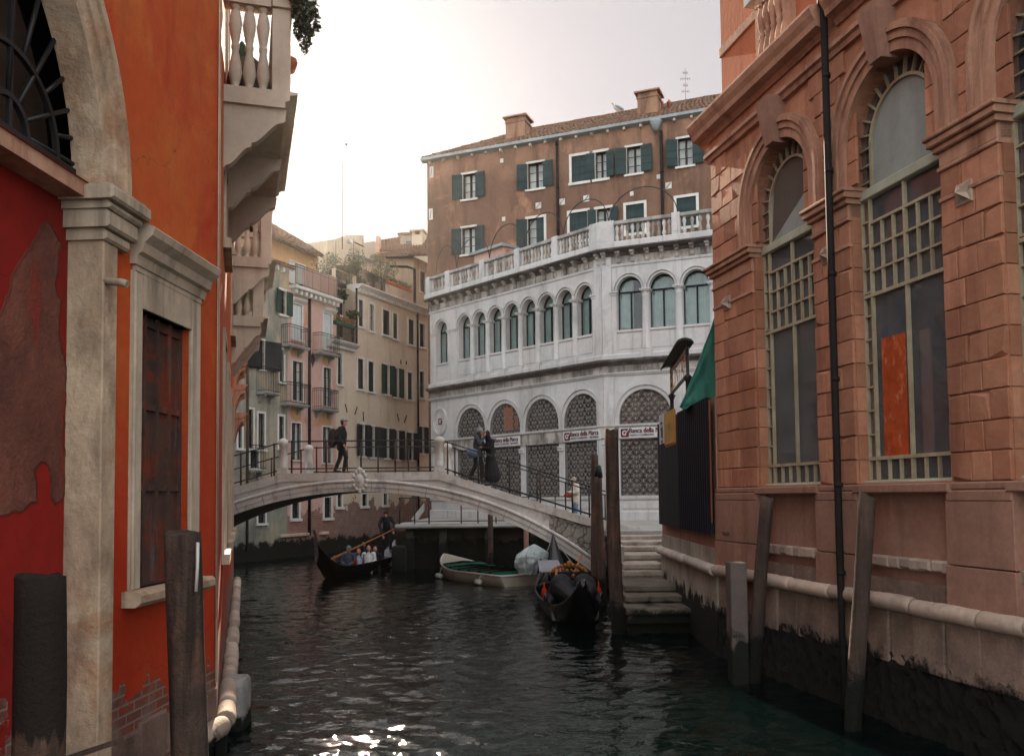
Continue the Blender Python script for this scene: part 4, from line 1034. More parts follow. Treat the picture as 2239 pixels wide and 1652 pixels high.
def tiled(root, P00, P10, P01, P11, name='roof', mat=TILE, pitch=.23, rows=14):
    """rows of half round tiles on the quad eaves(P00,P10)-ridge(P01,P11)"""
    P00, P10, P01, P11 = map(V, (P00, P10, P01, P11)); mb = MB()
    L = (P10 - P00).length; n = int(L / pitch)
    nrm = (P10 - P00).cross(P01 - P00).normalized()
    if nrm.z < 0: nrm = -nrm
    for i in range(n):
        for j in range(rows):
            v0, v1 = j / rows, (j + 1.15) / rows
            def pt(u, v, h): return P00.lerp(P10, u).lerp(P01.lerp(P11, u), min(v, 1)) + nrm * h
            u0, u1 = (i + .04) / n, (i + .96) / n
            dj = R(-.012, .012)
            prof = [(0, .0), (.2, .055), (.5, .085), (.8, .055), (1, 0)]
            A = [pt(u0 + (u1 - u0) * a, v0, h + .03 + dj) for a, h in prof]; B = [pt(u0 + (u1 - u0) * a, v1, h * .85 + .0 + dj) for a, h in prof]
            mb.loft([A, B], False, True, False); mb.add(A, [tuple(range(5))])
    mb.add([P00, P10, P11, P01, P00 - nrm * .1, P10 - nrm * .1, P11 - nrm * .1, P01 - nrm * .1], [(0, 1, 2, 3), (4, 5, 6, 7), (0, 1, 5, 4), (1, 2, 6, 5), (2, 3, 7, 6), (3, 0, 4, 7)])
    return mb.build(name, mat, root)
zr_ = zg + 2.8; dp = 4.4
tiled(brn, FBn.P(bl - .25, zg + .15, .22), FBn.P(BE, zg + .15, .22), FBn.P(bl + 4.6, zr_, -dp), FBn.P(BE, zr_, -dp), rows=12)
tiled(brn, FBn.P(bl - .25, zg + .15, -9), FBn.P(bl - .25, zg + .15, .2), FBn.P(bl + 4.6, zr_, -dp), FBn.P(bl + 4.6, zr_, -dp), rows=12)
def chimney(x0, y0, x1, y1, o, cap=.18):
    a0, zt = B6(x0, y0, o); a1, zb = B6(x1, y1, o)
    m = MB(); dpt_ = (a1 - a0) * .9
    FBn.box(m, a0, a1, zb - 1.2, zt - .35, o - dpt_, o); c = m.build('chimney', BROWN, brn)
    m = MB(); FBn.box(m, a0 - .05, a1 + .05, zt - .348, zt - .28, o - dpt_ - .05, o + .05); FBn.box(m, a0 + .02, a1 - .02, zt - .278, zt - .08, o - dpt_ + .02, o - .02); FBn.box(m, a0 - .14, a1 + .14, zt - .078, zt, o - dpt_ - .14, o + .14); m.build('chimney_cap', BROWN, c)
chimney(628, 268, 770, 470, -1.0); chimney(1612, 80, 1765, 260, -1.2)
for x in (1790, 1848):
    a, zt = B6(x, 138, -2.2); m = MB(); m.lathe(FBn.P(a, 0, -2.2), [(.09, zt - 1.4), (.08, zt - .2), (.13, zt - .18), (.13, zt - .1), (.06, zt - .08), (.06, zt)], 10); m.build('chimney_pot', TERRA, brn)
drop(FBn, brn, B6(1020, 800)[0], zcor, zg - .1, .075, o=.10); drop(FBn, brn, B6(1800, 700)[0], zcor, zg - .5, .075, o=.10)
m = MB(); a, z = B6(1760, 330); m.lathe(FBn.P(a, 0, .2), [(.05, z - .35), (.16, z - .22), (.30, z + .1), (.30, z + .16)], 12); m.build('rain_hopper', LEAD, brn)
for x, y in ((873, 928), (1050, 900), (1231, 875), (1847, 778)):
    a, z = B6(x, y); m = MB(); FBn.cham(m, a - .15, a + .15, z - .16, z + .16, 0, .03, .01); pl = m.build('anchor_plate', TRIM, brn)
    m = MB(); m.tube([FBn.P(a - .12, z - .13, .045), FBn.P(a + .12, z + .13, .045)], .014, 4); m.build('anchor_bar', IRON, pl)
for x, y in ((73, 678), (68, 992)):
    a, z = B6(x, y); m = MB(); FBn.cham(m, a - .11, a + .11, z - .3, z + .3, 0, .03, .01); pl = m.build('anchor_plate', TRIM, brn)
    m = MB(); m.tube([FBn.P(a - .03, z - .22, .04), FBn.P(a + .03, z + .22, .04)], .014, 4); m.build('anchor_bar', IRON, pl)
for x, y in ((598, 592), (613, 1028), (1572, 838), (1772, 712)):
    a, z = B6(x, y); m = MB(); FBn.cham(m, a - .09, a + .09, z - .11, z + .11, 0, .03, .01); m.build('vent_plate', TRIM, brn)
# ================================================================ RIGHT: salmon rusticated house
FC = Fr((4.45, 11.4), (-.223, 1), (-1, -.223))       # a positive towards the far end
sal = empty('salmon_house', FC.P(0, 0, -.5), 'salmon rusticated house with tall round arched windows and heavy cornice beside the water', 'house')
cx = lambda x, o=0: FC.px((x, 900), o)[0]
p1f, p1n = cx(1565), cx(1652); p2f, p2n = cx(1789), cx(1871.5); p3f, p3n = cx(2068), cx(2193)
wh = ((p1n - p2f) + (p2n - p3f)) / 4
pit = ((p1n + p2f) / 2 - (p2n + p3f) / 2)
wc = [(p1n + p2f) / 2 - pit * i for i in range(4)]
CEND = wc[3] - wh - 1.2
zpl = FC.px(q(13, 1440, 1480))[1]; zct = (FC.px(q(13, 300, 108), .12)[1] + FC.px(q(12, 1930, 690), .12)[1]) / 2
zws = FC.px(q(13, 1240, 1478), -.2)[1]
zap = FC.px(q(12, 1385, 310), -.02)[1]; zac = zap - wh        # inner arch apex and centre
zs1 = FC.px(q(12, 455, 725), .06)[1]; zco = FC.px(q(12, 437, 510), .30)[1]; ztop = zco + .42
ztz = 1.47
hs = [(c - wh, c + wh, zws, zap, wh) for c in wc]
WD = .26
m = MB(); FC.wall(m, CEND, p1f, zpl, ztop, -.03, WD, hs, 28); m.build('wall', PINKC, sal)
core(sal, [FC.P(CEND, 0, -.8).to_2d(), FC.P(p1f - .05, 0, -.8).to_2d(), FC.P(p1f - .05, 0, -9).to_2d(), FC.P(CEND, 0, -9).to_2d()], -.6, 15, 'inner_wall')
m = MB(); FC.box(m, p1f - .3, p1f, -.6, ztop, -9, -.031); m.build('end_wall', PINKC, sal)
# rusticated blocks
rh = FC.px(q(13, 1440, 820))[1] - FC.px(q(13, 1440, 982))[1]
rh = (zct - .42 - zpl) / round((zct - .42 - zpl) / rh)
blk = {}; gap = .012
piers_ = [(p1n, p1f)] + [(wc[i + 1] + wh, wc[i] - wh) for i in range(3)]
rowz = []
z = zpl; r_ = 0
while z < zs1 - .12:
    z1 = min(z + rh, zs1 - .03)
    if z < zct - .42 + .01: z1 = min(z1, zct - .42)
    rowz.append((z, z1)); z = z1 + (0.42 if abs(z1 - (zct - .42)) < .01 else 0)
for i, (z0, z1) in enumerate(rowz):
    for k, (a0, a1) in enumerate(piers_):
        segs = [(a0, a1)]
        if z0 >= zct - .02:
            # above the capitals the wall widens as the arches close
            def lim(c):
                zz = z0
                if zz <= zac: return wh + .2
                d = (wh + .2) ** 2 - (zz - zac) ** 2
                return math.sqrt(d) if d > 0 else 0.0
            lo = wc[k] + 0 if False else None
            b0 = a0 + wh - lim(0) if k == 0 else a0 + wh - lim(0)
            b1 = a1 if k == 0 else a1 - wh + lim(0)
            segs = [(b0, b1)]
        for b0, b1 in segs:
            mb = blk.setdefault((k, z0 >= zct - .02), MB())
            W = b1 - b0
            n = 3 if W < 1.0 else max(3, round(W / .42))
            cuts = [0] + sorted([(j + (.22 if i % 2 else -.12)) / n for j in range(1, n)]) + [1]
            for j in range(n):
                A, B = b0 + W * cuts[j], b0 + W * cuts[j + 1]
                FC.chip(mb, A + (gap * .4 if j else 0), B - (gap * .4 if j < n - 1 else 0), z0 + gap, z1 - gap * .2, -.031, R(-.003, .006))
for kk, b_ in blk.items(): b_.build('rusticated_spandrel' if kk[1] else 'rusticated_pier', PINKC, sal)
jb = {}
for i, (z0, z1) in enumerate(rowz):
    if z1 > zct - .3: continue
    for c in wc:
        for s in (-1, 1):
            a = c + s * wh; b = a - s * .02
            FC.box(jb.setdefault((c, s), MB()), min(a, b), max(a, b), z0 + gap, z1 - gap * .2, -.2, -.034)
for b_ in jb.values(): b_.build('jamb_blocks', PINKC, sal)
# capitals
for k, (a0, a1) in enumerate(piers_):
    m = MB()
    for e, z0, z1 in ((.02, zct - .42, zct - .37), (.0, zct - .37, zct - .2), (.05, zct - .2, zct - .13), (.10, zct - .13, zct - .05), (.13, zct - .05, zct)):
        FC.cham(m, a0 - e * .8, a1 + e * (.8 if k else .9), z0 + .001, z1, -.24, .01 + e, .012)
    m.build('capital', PINKM, sal)
    m = MB(); zz = zct - .42 - 1.0 * rh
    FC.cham(m, a0 - .012, a1 + .012, zz - .03, zz + .02, -.2, .02, .008); m.build('pier_band', PINKM, sal)
# arches
for c in wc:
    m = MB()
    FC.band(m, c, zac, wh - .0, wh + .13, -.22, .045, n=40); FC.band(m, c, zac, wh + .13, wh + .23, -.1, .075, n=40); FC.band(m, c, zac, wh + .23, wh + .29, -.1, .11, n=40); FC.band(m, c, zac, wh + .29, wh + .33, -.1, .085, n=40)
    for s in (-1, 1):
        for r0, r1, o in ((0, .13, .045), (.13, .23, .075), (.23, .29, .11), (.29, .33, .085)):
            A, B = sorted((c + s * (wh + r0), c + s * (wh + r1))); FC.box(m, A, B, zct + .001, zac, -.1, o)
    m.build('arch_moulding', PINKM, sal)
    m = MB(); w0, w1 = .12, .19; zk0, zk1 = zap - .06, zs1 - .02
    P = [FC.P(c - w0, zk0, -.1), FC.P(c + w0, zk0, -.1), FC.P(c + w0, zk0, .16), FC.P(c - w0, zk0, .16), FC.P(c - w1, zk1, -.1), FC.P(c + w1, zk1, -.1), FC.P(c + w1, zk1, .26), FC.P(c - w1, zk1, .26)]
    m.hexa(P); m.build('keystone', PINKP, sal)
# windows : bars, panes, lunettes
zt0 = FC.px(q(12, 1420, 1205), -.2)[1]; zt1 = zt0 + .13
zg1 = FC.px((1986, 448.6), -.2)[1]; zg0 = FC.px((1986, 617.6), -.2)[1]; zb1 = FC.px(q(13, 1250, 1328), -.2)[1]
for wi, c in enumerate(wc):
    o = -.2; L, Rr = c - wh, c + wh; W = 2 * wh; b = .014
    m = MB()
    sa = W * .105
    for a in (L + .012, L + sa, c, Rr - sa, Rr - .012): FC.box(m, a - b * (1.1 if a == c else .9), a + b * (1.1 if a == c else .9), zws + .03, zt0, o - .02, o + .03)
    for z in (zws + .02, zb1, zg0): FC.box(m, L, Rr, z - .022, z + .022, o - .02, o + .034)
    FC.box(m, L + sa, Rr - sa, zg1 - .018, zg1 + .018, o - .02, o + .028)
    for i in (1, 2):
        z = zg0 + (zg1 - zg0) * i / 3; FC.box(m, L + sa, Rr - sa, z - .014, z + .014, o - .02, o + .026)
    for s in (-1, 1):
        i0, i1 = (L + sa, c) if s < 0 else (c, Rr - sa)
        for i in (1, 2): a = i0 + (i1 - i0) * i / 3; FC.box(m, a - .012, a + .012, zg0, zg1, o - .02, o + .024)
        for i in (1, 2): a = i0 + (i1 - i0) * i / 3; FC.box(m, a - .012, a + .012, zws + .03, zb1, o - .02, o + .024)
        e0, e1 = (L, L + sa) if s < 0 else (Rr - sa, Rr)
        z = zb1
        while z < zt0 - .1:
            z += rh * .98; FC.box(m, e0, e1, z - .012, z + .012, o - .02, o + .022)
    ri = wh - sa * 1.35
    FC.band(m, c, zac, ri - .02, ri + .02, o - .02, o + .03, n=30)
    for s in (-1, 1):
        FC.box(m, c + s * ri - .02, c + s * ri + .02, zt1, zac, o - .02, o + .0295)
        z = zt1 + .1
        while z < zac: FC.box(m, *sorted((c + s * ri, c + s * wh)), z - .012, z + .012, o - .02, o + .022); z += rh * .7
    for i in range(1, 13):
        t = PI * i / 13; FC.poly(m, [(c + math.cos(t) * rr - math.sin(t) * d, zac + math.sin(t) * rr + math.cos(t) * d) for rr, d in ((ri, -.012), (wh, -.012), (wh, .012), (ri, .012))], o - .02, o + .022)
    fr_ = m.build('window_frame', FRAMEC, sal)
    m = MB(); FC.cham(m, L, Rr, zt0, zt1, o - .03, o + .06, .012); m.build('transom', FRAMEG, fr_)
    m = MB(); FC.cham(m, L, Rr, zws - .02, zws + .03, o - .03, o + .10, .01); m.build('bottom_rail', FRAMEG, fr_)
    m = MB(); FC.poly(m, archpts(c, wh, zws, zac), o - .035, o - .022); m.build('pane', DUST_SHEEN, fr_)
    m = MB(); FC.poly(m, archpts(c, ri, zt1, zac), o - .015, o - .008); m.build('lunette_panel', LUNETTE, fr_)
    if wi == 0:
        m = MB(); A = FC.px(q(12, 770, 1165), o)[0]; FC.poly(m, [(L + wh + ri, zt1 + .02)] and [(c + ri * math.cos(t), zac + ri * math.sin(t)) for t in [PI * i / 20 for i in range(4, 20)]] + [(c + ri - .02, zt1 + .03)], o - .007, o - .003); m.build('lunette_shade', LUNGREY, fr_)
    m = MB(); FC.box(m, L - .1, Rr + .1, zws, zap, -.78, -.76); FC.box(m, L - .1, L - .02, zws, zt0, -.76, -.3); FC.box(m, Rr + .02, Rr + .1, zws, zt0, -.76, -.3)
    m.build('room_back', [LUNGREY, DOORW, LUNGREY, LUNGREY][wi] if wi == 0 else weather('dim_interior', (.07, .06, .06), (.035, .035, .04), 1.5, fine=.3, patch=((.13, .075, .06), .5, .55, .8)), fr_)
    if wi == 1:
        A0, Z1 = FC.px(q(13, 1100, 655), -.3); A1, Z0 = FC.px(q(13, 1262, 1325), -.3)
        m = MB(); FC.box(m, *sorted((A0, A1)), Z0, Z1, -.2215, -.212); m.build('chipboard_panel', OSB, fr_)
        A0, Z1 = FC.px(q(13, 1285, 605), -.42); A1, Z0 = FC.px(q(13, 1365, 1325), -.42)
        m = MB(); FC.box(m, *sorted((A0, A1)), Z0, Z1, -.45, -.42); m.build('plywood_panel', weather('pale_plywood', (.26, .15, .105), (.22, .12, .085), 3), fr_)
# sills, plinth and the panels below the windows
zl0 = 1.98
for k, (a0, a1) in enumerate(piers_):
    m = MB(); FC.cham(m, a0 - .03, a1 + (.03 if k else .05), zpl - .09, zpl, -.24, .03, .02); FC.cham(m, a0 - .04, a1 + .04, zpl - .21, zpl - .09, -.24, .05, .015)
    FC.cham(m, a0 - .05, a1 + .05, 2.0, zpl - .21, -.24, .045, .006); FC.cham(m, a0 - .06, a1 + .06, ztz - .08, 1.985, -.24, .055, .006)
    m.build('pier_base', PINKP, sal)
for c in wc:
    m = MB(); FC.cham(m, c - wh - .03, c + wh + .03, zws - .13, zws - .02, -.26, .07, .015); sl = m.build('window_sill', PINKP, sal)
    m = MB(); FC.box(m, c - wh - .1, c + wh + .1, 1.4, zws - .10, -.3, -.12); m.build('panel_wall', PINKP, sal)
    m = MB(); n = 9
    for i in range(n):
        A = c - wh + .01 + (W - .02) * i / n; FC.cham(m, A, A + (W - .02) / n + .001, zl0 - .08 - R(0, .03), zl0 + .035, -.14, .0 + R(-.02, .02), .02)
    m.build('ledge', TORUS, sal)
    m = MB(); 
    for i in range(4):
        A = c - wh + W * i / 4; FC.cham(m, A + .004, A + W / 4 - .004, ztz, ztz + .27, -.2, -.06 + R(-.008, .008), .012)
    m.build('course_stone', ROUGHB, sal)
# entablature
CPIPE = FC.px((1826, 700), .12)[0]
m = MB(); FC.profile(m, [(-.05, zs1 - .10), (.03, zs1 - .10), (.05, zs1 - .03), (.09, zs1 - .01), (.09, zs1 + .05), (-.05, zs1 + .06)], CEND, p1f + .09); m.build('string_moulding', PINKM, sal)
m = MB(); FC.box(m, CEND, p1f + .01, zs1 + .06, zco, -.05, .012); m.build('frieze', PINKC, sal)
m = MB(); FC.profile(m, [(-.05, zco - .05), (.05, zco - .05), (.09, zco + .03), (.21, zco + .06), (.23, zco + .14), (.28, zco + .22), (.31, zco + .30), (.31, zco + .34), (-.2, zco + .42)], CPIPE + .11, p1f + .29); m.build('cornice', PINKM, sal)
m = MB(); FC.profile(m, [(-.05, zco - .05), (.05, zco - .05), (.09, zco + .03), (.21, zco + .06), (.23, zco + .14), (.28, zco + .22), (.31, zco + .30), (.31, zco + .34), (-.2, zco + .42)], CEND, CPIPE - .11); m.build('cornice', PINKM, sal)
# upper storey with balustraded window
m = MB(); FC.wall(m, CEND, p1f - .12, ztop - .02, 16, -.2, .3, []); m.build('upper_wall', ORANGEU, sal)
m = MB(); FC.box(m, p1f - .13, p1f - .121, ztop - .02, 16, -9, -.2); m.build('upper_end_wall', ORANGEU, sal)
b0, bz0 = FC.px(q(12, 415, 335), -.1); b1, bz1 = FC.px(q(12, 632, 135), -.1)
zb_ = FC.px(q(12, 100, 460), -.18)[1]
m = MB(); FC.cham(m, b0 + .02, p1f - .115, zb_ - .0, zb_ + .17, -.25, -.16, .01); FC.box(m, CEND, b1 - .02, zb_, zb_ + .17, -.25, -.162); m.build('upper_band', PINKM, sal)
m = MB(); FC.box(m, b0 - .11, b0, ztop, zb_ + .5, -.25, -.06); FC.box(m, b1, b1 + .11, ztop, zb_ + .5, -.25, -.06); FC.box(m, b1, b0, zb_ + .02, zb_ + .17, -.25, -.05); bb = m.build('balustrade', PINKM, sal)
for i in range(5): baluster(bb, FC.P(b1 + (b0 - .11 - b1) * (i + .7) / 5, ztop, -.10), zb_ + .02 - ztop, PINKM, 1.3)
A = FC.px(q(12, 385, 40), -.1)
m = MB(); FC.box(m, A[0] - .3, A[0] + .18, A[1] + .05, A[1] + 1.3, -.2, -.02); m.build('upper_shutter', SHUTW, sal)
# drain pipe, star bosses, vents
m = MB(); ap = FC.px((1826, 700), .12)[0]
m.tube([FC.P(ap, -.2, .16), FC.P(ap, 1.2, .16), FC.P(ap, 1.75, .16), FC.P(ap, zs1 - .3, .16), FC.P(ap, zco + .25, .16), FC.P(ap, zco + .3, .16), FC.P(ap, zco + .6, .16), FC.P(ap, zco + .62, .16)], [.042, .042, .048, .048, .05, .08, .085, .06], 12)
for z in (1.75, 2.9, 4.3, 5.7, 7.1, 8.4): m.tube([FC.P(ap, z - .03, .15), FC.P(ap, z + .03, .15)], .058, 12)
m.build('drainpipe', PIPE, sal)
def star(a, z, o=.0, r=.15):
    m = MB()
    for i in range(4):
        t = PI / 4 + PI / 2 * i
        tip = FC.P(a + math.cos(t) * r, z + math.sin(t) * r, o + .02); s1 = FC.P(a + math.cos(t + PI / 4) * r * .38, z + math.sin(t + PI / 4) * r * .38, o); s2 = FC.P(a + math.cos(t - PI / 4) * r * .38, z + math.sin(t - PI / 4) * r * .38, o)
        m.add([tip, s1, s2, FC.P(a, z, o + .13)], [(0, 1, 3), (0, 3, 2), (0, 2, 1), (1, 2, 3)])
    FC.cham(m, a - r * .8, a + r * .8, z - r * .8, z + r * .8, o - .03, o + .02, .01)
    m.build('star_boss', TORUS, sal)
for xy in (q(12, 1805, 1300), q(13, 180, 450), q(13, 757, 170)): star(*FC.px(xy))
a, z = FC.px(q(14, 430, 258), .06); text(FC, sal, 'GAGA', a + .12, z - .02, .058, -.24, .06, DARKL, .004, name='graffiti')
# water base with stone torus
m = MB(); stones(m, FC, CEND, p1f, ztz, .07, .1); m.build('stone_torus', TORUS, sal)
m = MB(); a = CEND
while a < p1f:
    w = R(.35, .8); b_ = min(a + w, p1f); FC.cham(m, a + .006, b_ - .006, .72, ztz - .02, -.2, .03 + R(-.02, .02), .02); a = b_
m.build('base_stones', ROUGHB, sal)
m = MB(); n, k = 180, 20; rows = []
for j in range(k + 1):
    z = -.7 + (.86 + .7) * j / k; rows.append([FC.P(CEND + (p1f + .02 - CEND) * i / n, z, .04 + .06 * max(0, (.9 - z)) * .7 + -.03 + .05 * noise.noise(V((i * .55, j * .8, 3))) + .05 * noise.noise(V((i * 1.7, j * 1.9, 9)))) for i in range(n + 1)])
m.loft(rows, False, True, False); m.build('weedy_base', weather('weed_wall', (.007, .0075, .005), (.022, .017, .011), 6, streak=(.002, .0025, .002), amt=.8, fine=.6, bump=1, bdist=.08, rough=.6, spec=.3, ss=(6,6,6)), sal)
# ---------------------------------------------------------------- low wall and hoarding beyond the house
DY0, DY1, DX = FC.P(p1f, 0).y, 21.3, FC.P(p1f, 0, .03).x
FD = Fr((DX, DY0), (.012, 1), (-1, .012))
DL = DY1 - DY0
low = empty('garden_wall', FD.P(DL / 2, 0, -.3), 'low pale stained wall with rounded stone string beside the water steps', 'wall')
m = MB(); FD.box(m, .0, DL, ztz + .36, 4.5, -3.2, -.01); m.build('wall', PINKP, low)
m = MB(); a = 0
while a < DL:
    b_ = min(a + R(.7, 1.2), DL + .02); FD.cham(m, a + .004, b_ - .004, ztz, ztz + .37, -3, .012 + R(-.008, .01), .015); a = b_
m.build('coping_stones', BASEW, low)
m = MB(); stones(m, FD, -.05, DL + .07, ztz, .07, .1); m.build('stone_torus', TORUSW, low)
m = MB(); FD.box(m, 0, DL, -.7, ztz - .01, -3.1, .03); m.build('base', BASEW, low)
hd = empty('hoarding', FD.P(DL / 2, 2.1, .1), 'black corrugated hoarding fixed above the low wall beside the water steps', 'hoarding')
h0, hz0 = FD.px((1562, 1168), .1); h1, hz1 = FD.px((1443, 1145), .1); ht = FD.px((1564, 859), .1)[1]; ht2 = FD.px((1477, 889), .1)[1]
h0 = max(h0, .02); hb = (hz0 + hz1) / 2; hx = h0 + (h1 - h0) * .52
m = MB(); n = 15; A = []
for i in range(n * 4 + 1):
    a = h0 + (hx - h0) * i / (n * 4); A.append((a, .10 + (.045 if i % 4 in (1, 2) else 0)))
for i in range(len(A) - 1):
    m.quad(FD.P(A[i][0], hb, A[i][1]), FD.P(A[i + 1][0], hb, A[i + 1][1]), FD.P(A[i + 1][0], ht, A[i + 1][1]), FD.P(A[i][0], ht, A[i][1]))
FD.box(m, h0, hx, hb, ht - .01, .06, .098); m.build('corrugated_panel', HOARD, hd)
m = MB(); 
for i in range(4):
    A0 = hx + .01 + (h1 - hx - .02) * i / 4; FD.cham(m, A0, A0 + (h1 - hx - .02) / 4 - .006, hb, ht - .02, .06, .13, .006)
m.build('flat_panel', HOARD, hd)
m = MB(); FD.box(m, h0 - .03, h0 - .008, hb + .2, ht - .05, .075, .10); m.build('end_post', weather('orange_post', (.22, .06, .02), (.16, .045, .02), 2), hd)
y0, z1 = FD.px(q(16, 188, 1215), .15); y1, z0 = FD.px(q(16, 340, 1590), .15)
m = MB(); FD.cham(m, *sorted((y0, y1)), z0, z1 + .05, .135, .16, .006); pst = m.build('yellow_notice', YELL, None, 'yellow notice with orange edge fixed on the black hoarding', 'notice')
m = MB(); FD.box(m, *sorted((y0 + .03, y1 - .06)), z0 - .04, z1 + .02, .131, .1345); m.build('orange_border', plain('orange_board', (.5, .10, .025)), pst)
lo_, hi_ = sorted((y0, y1))
m = MB()
for i, f in enumerate((.28, .42, .5, .6, .72)): FD.box(m, lo_ + (hi_ - lo_) * f - .012, lo_ + (hi_ - lo_) * f + .012, z0 + .22 + .08 * (i % 2), z1 - .22, .1605, .163)
m.build('printed_lines', DARKL, pst)
y0b, z1b = FD.px(q(16, 112, 1270), .15); y1b, z0b = FD.px(q(16, 184, 1600), .15); lo2, hi2 = sorted((y0b, y1b))
m = MB(); FD.cham(m, lo2 + .02, hi2, z0b, z1b + .1, .135, .15, .004); ppr = m.build('paper_notice', PAPER, None, 'white printed paper notice at the outer end of the black hoarding', 'notice')
m = MB(); FD.box(m, lo2 + .15, hi2 - .25, z1b - .45, z1b - .2, .1505, .153); FD.box(m, lo2 + .2, hi2 - .2, z0b + .3, z0b + .36, .1505, .153); FD.box(m, lo2 + .2, hi2 - .2, z0b + .45, z0b + .5, .1505, .153); m.build('printed_lines', DARKL, ppr)
m = MB(); FD.box(m, lo2 + .15, hi2 - .25, z1b - .56, z1b - .5, .1505, .153); m.build('red_print', MAROON, ppr)
# green tarpaulin lean-to behind the hoarding
TY = DY0 + 1.2
tp = [at_y(*q(16, *c), TY) for c in ((825, 0), (960, 830), (740, 890), (540, 985), (395, 1065), (600, 600))]
tp = [at_y(1571, 672, TY), at_y(1575, 880, TY), at_y(1487, 890, TY)]
tt = tp[0] + V((.7, 0, .3)); tb = tp[1] + V((.7, 0, 0))
m = MB(); pl = [tp[0], tt, tb, tp[1], tp[2]]
edge = []
for i in range(9):
    t = i / 8; p = tp[2].lerp(tp[0], t); p += V((0, 0, -.05 * math.sin(PI * t))); edge.append(p)
pl = edge + [tt, tb, tp[1]]

n = 26; rows_ = []
for i in range(n + 1):
    t = i / n; top = tp[2].lerp(tp[0], t) + V((0, 0, -.06 * math.sin(PI * t))); bot = tp[2].lerp(tp[1], t); g_ = []
    for j in range(n + 1):
        p = bot.lerp(top, j / n); fold = .035 * math.sin(t * 19 + 2.5 * j / n) * (1 - .4 * j / n) + .05 * noise.noise(V((t * 4, j / n * 3, 1))); sag = (.05 * math.sin(t * 14) if j == 0 else 0)
        g_.append(p + V((0, fold, -sag)))
    rows_.append(g_)
m.loft(rows_, False, True, False)
m.loft([[g_[-1] for g_ in rows_], [g_[-1] + V((.3, .8, -.05 + .04 * math.sin(i))) for i, g_ in enumerate(rows_)], [g_[-1] + V((.62, 1.7, 0)) for g_ in rows_]], False, True, False)
m.tube([g_[-1] for g_ in rows_], .018, 6)
m.build('green_tarpaulin', GREENT, None, 'green tarpaulin canopy stretched behind the black hoarding against the salmon house', 'tarpaulin')
# lettered sign on iron posts
SX = 3.62
FS = Fr((3.73, 18.5), (.0845, 1), (-1, .0845))
sg = empty('lettered_sign', FS.P(1.4, 4.6), 'sign of tall yellow letters under a small roof on black iron posts above the hoarding', 'sign')
sa0, sz1 = FS.px(q(16, 520, 240)); sa1, sz0 = FS.px(q(16, 290, 860)); s_z1b = FS.px(q(16, 290, 580))[1]; s_z0b = FS.px(q(16, 520, 600))[1]
sa0, sa1 = sorted((sa0, sa1)); zt_, zbm = (sz1 + s_z1b) / 2, (sz0 + s_z0b) / 2
m = MB(); FS.box(m, sa0, sa1, zbm - .07, zbm - .03, -.03, .03); FS.box(m, sa0, sa1, zt_ + .03, zt_ + .07, -.03, .03); m.build('sign_frame', IRON, sg)
text(FS, sg, 'BUNTAN', sa1 - .05, zbm, .0, -(sa1 - sa0 - .1), zt_ - zbm, SIGNY, .02, .012)
m = MB(); FS.box(m, sa0, sa1, zt_ + .005, zt_ + .028, -.02, .02); FS.box(m, sa0, sa1, zbm - .028, zbm - .005, -.02, .02); m.build('pale_edge', TRIM, sg)
m = MB(); n = 8; rings = []
for i in range(n + 1):
    t = PI * (.05 + .9 * i / n); rings.append((.19 * math.cos(t) + .06, zt_ + .09 + .13 * math.sin(t)))
FS.poly  # curved hood
FS.profile(m, rings + [(.16 * math.cos(PI * (.05 + .9 * (n - i) / n)) + .06, zt_ + .07 + .10 * math.sin(PI * (.05 + .9 * (n - i) / n))) for i in range(n + 1)], sa0 - .1, sa1 + .25); m.build('sign_hood', weather('mossy_hood', (.05, .055, .04), (.02, .018, .016), 3, fine=.4), sg)
for a in (sa0 + .03, sa1 - .08):
    m = MB(); m.lathe(FS.P(a, 0, 0), [(.06, hb), (.06, zbm - .75), (.085, zbm - .73), (.06, zbm - .7), (.065, zbm - .45), (.05, zbm - .42), (.05, zbm - .2), (.10, zbm - .1), (.06, zbm - .06), (.035, zbm - .04), (.035, zt_ + .1)], 10); m.build('post', IRON, sg)
# ================================================================ FAR LEFT BANK: mossy, pink and beige houses
FG = Fr((-11, 41), (.418, .908), (.908, -.418))
g = lambda k, x, y, o=0: FG.px(q(k, x, y), o)
aG0 = FG.px((470, 1000))[0] - 9; aGH = FG.px((628, 1000))[0]; aHI = FG.px((734, 900))[0]; aI1 = FG.px((938, 900))[0] + 5
mos = empty('mossy_house', FG.P((aG0 + aGH) / 2, 0, -1), 'narrow mossy grey-green house with dark shutters at the far end of the red palazzo', 'house')
pnk = empty('pink_house', FG.P((aGH + aHI) / 2, 0, -1), 'narrow pink house with white shuttered doors and small iron balconies', 'house')
bei = empty('beige_house', FG.P((aHI + aI1) / 2, 0, -1), 'long beige house with dentil cornice, dark shutters and brick base', 'house')
zG = g(4, 600, 740)[1]; zH = g(4, 690, 935)[1]; zI = (g(4, 1300, 920)[1] + g(4, 1850, 1130)[1]) / 2
hG, hH, hI = [], [], []
def W(root, hs, k, x0, y0, x1, y1, **kw):
    kw.setdefault('frame', .10); return window(FG, root, k, x0, y0, x1, y1, holes=hs, **kw)
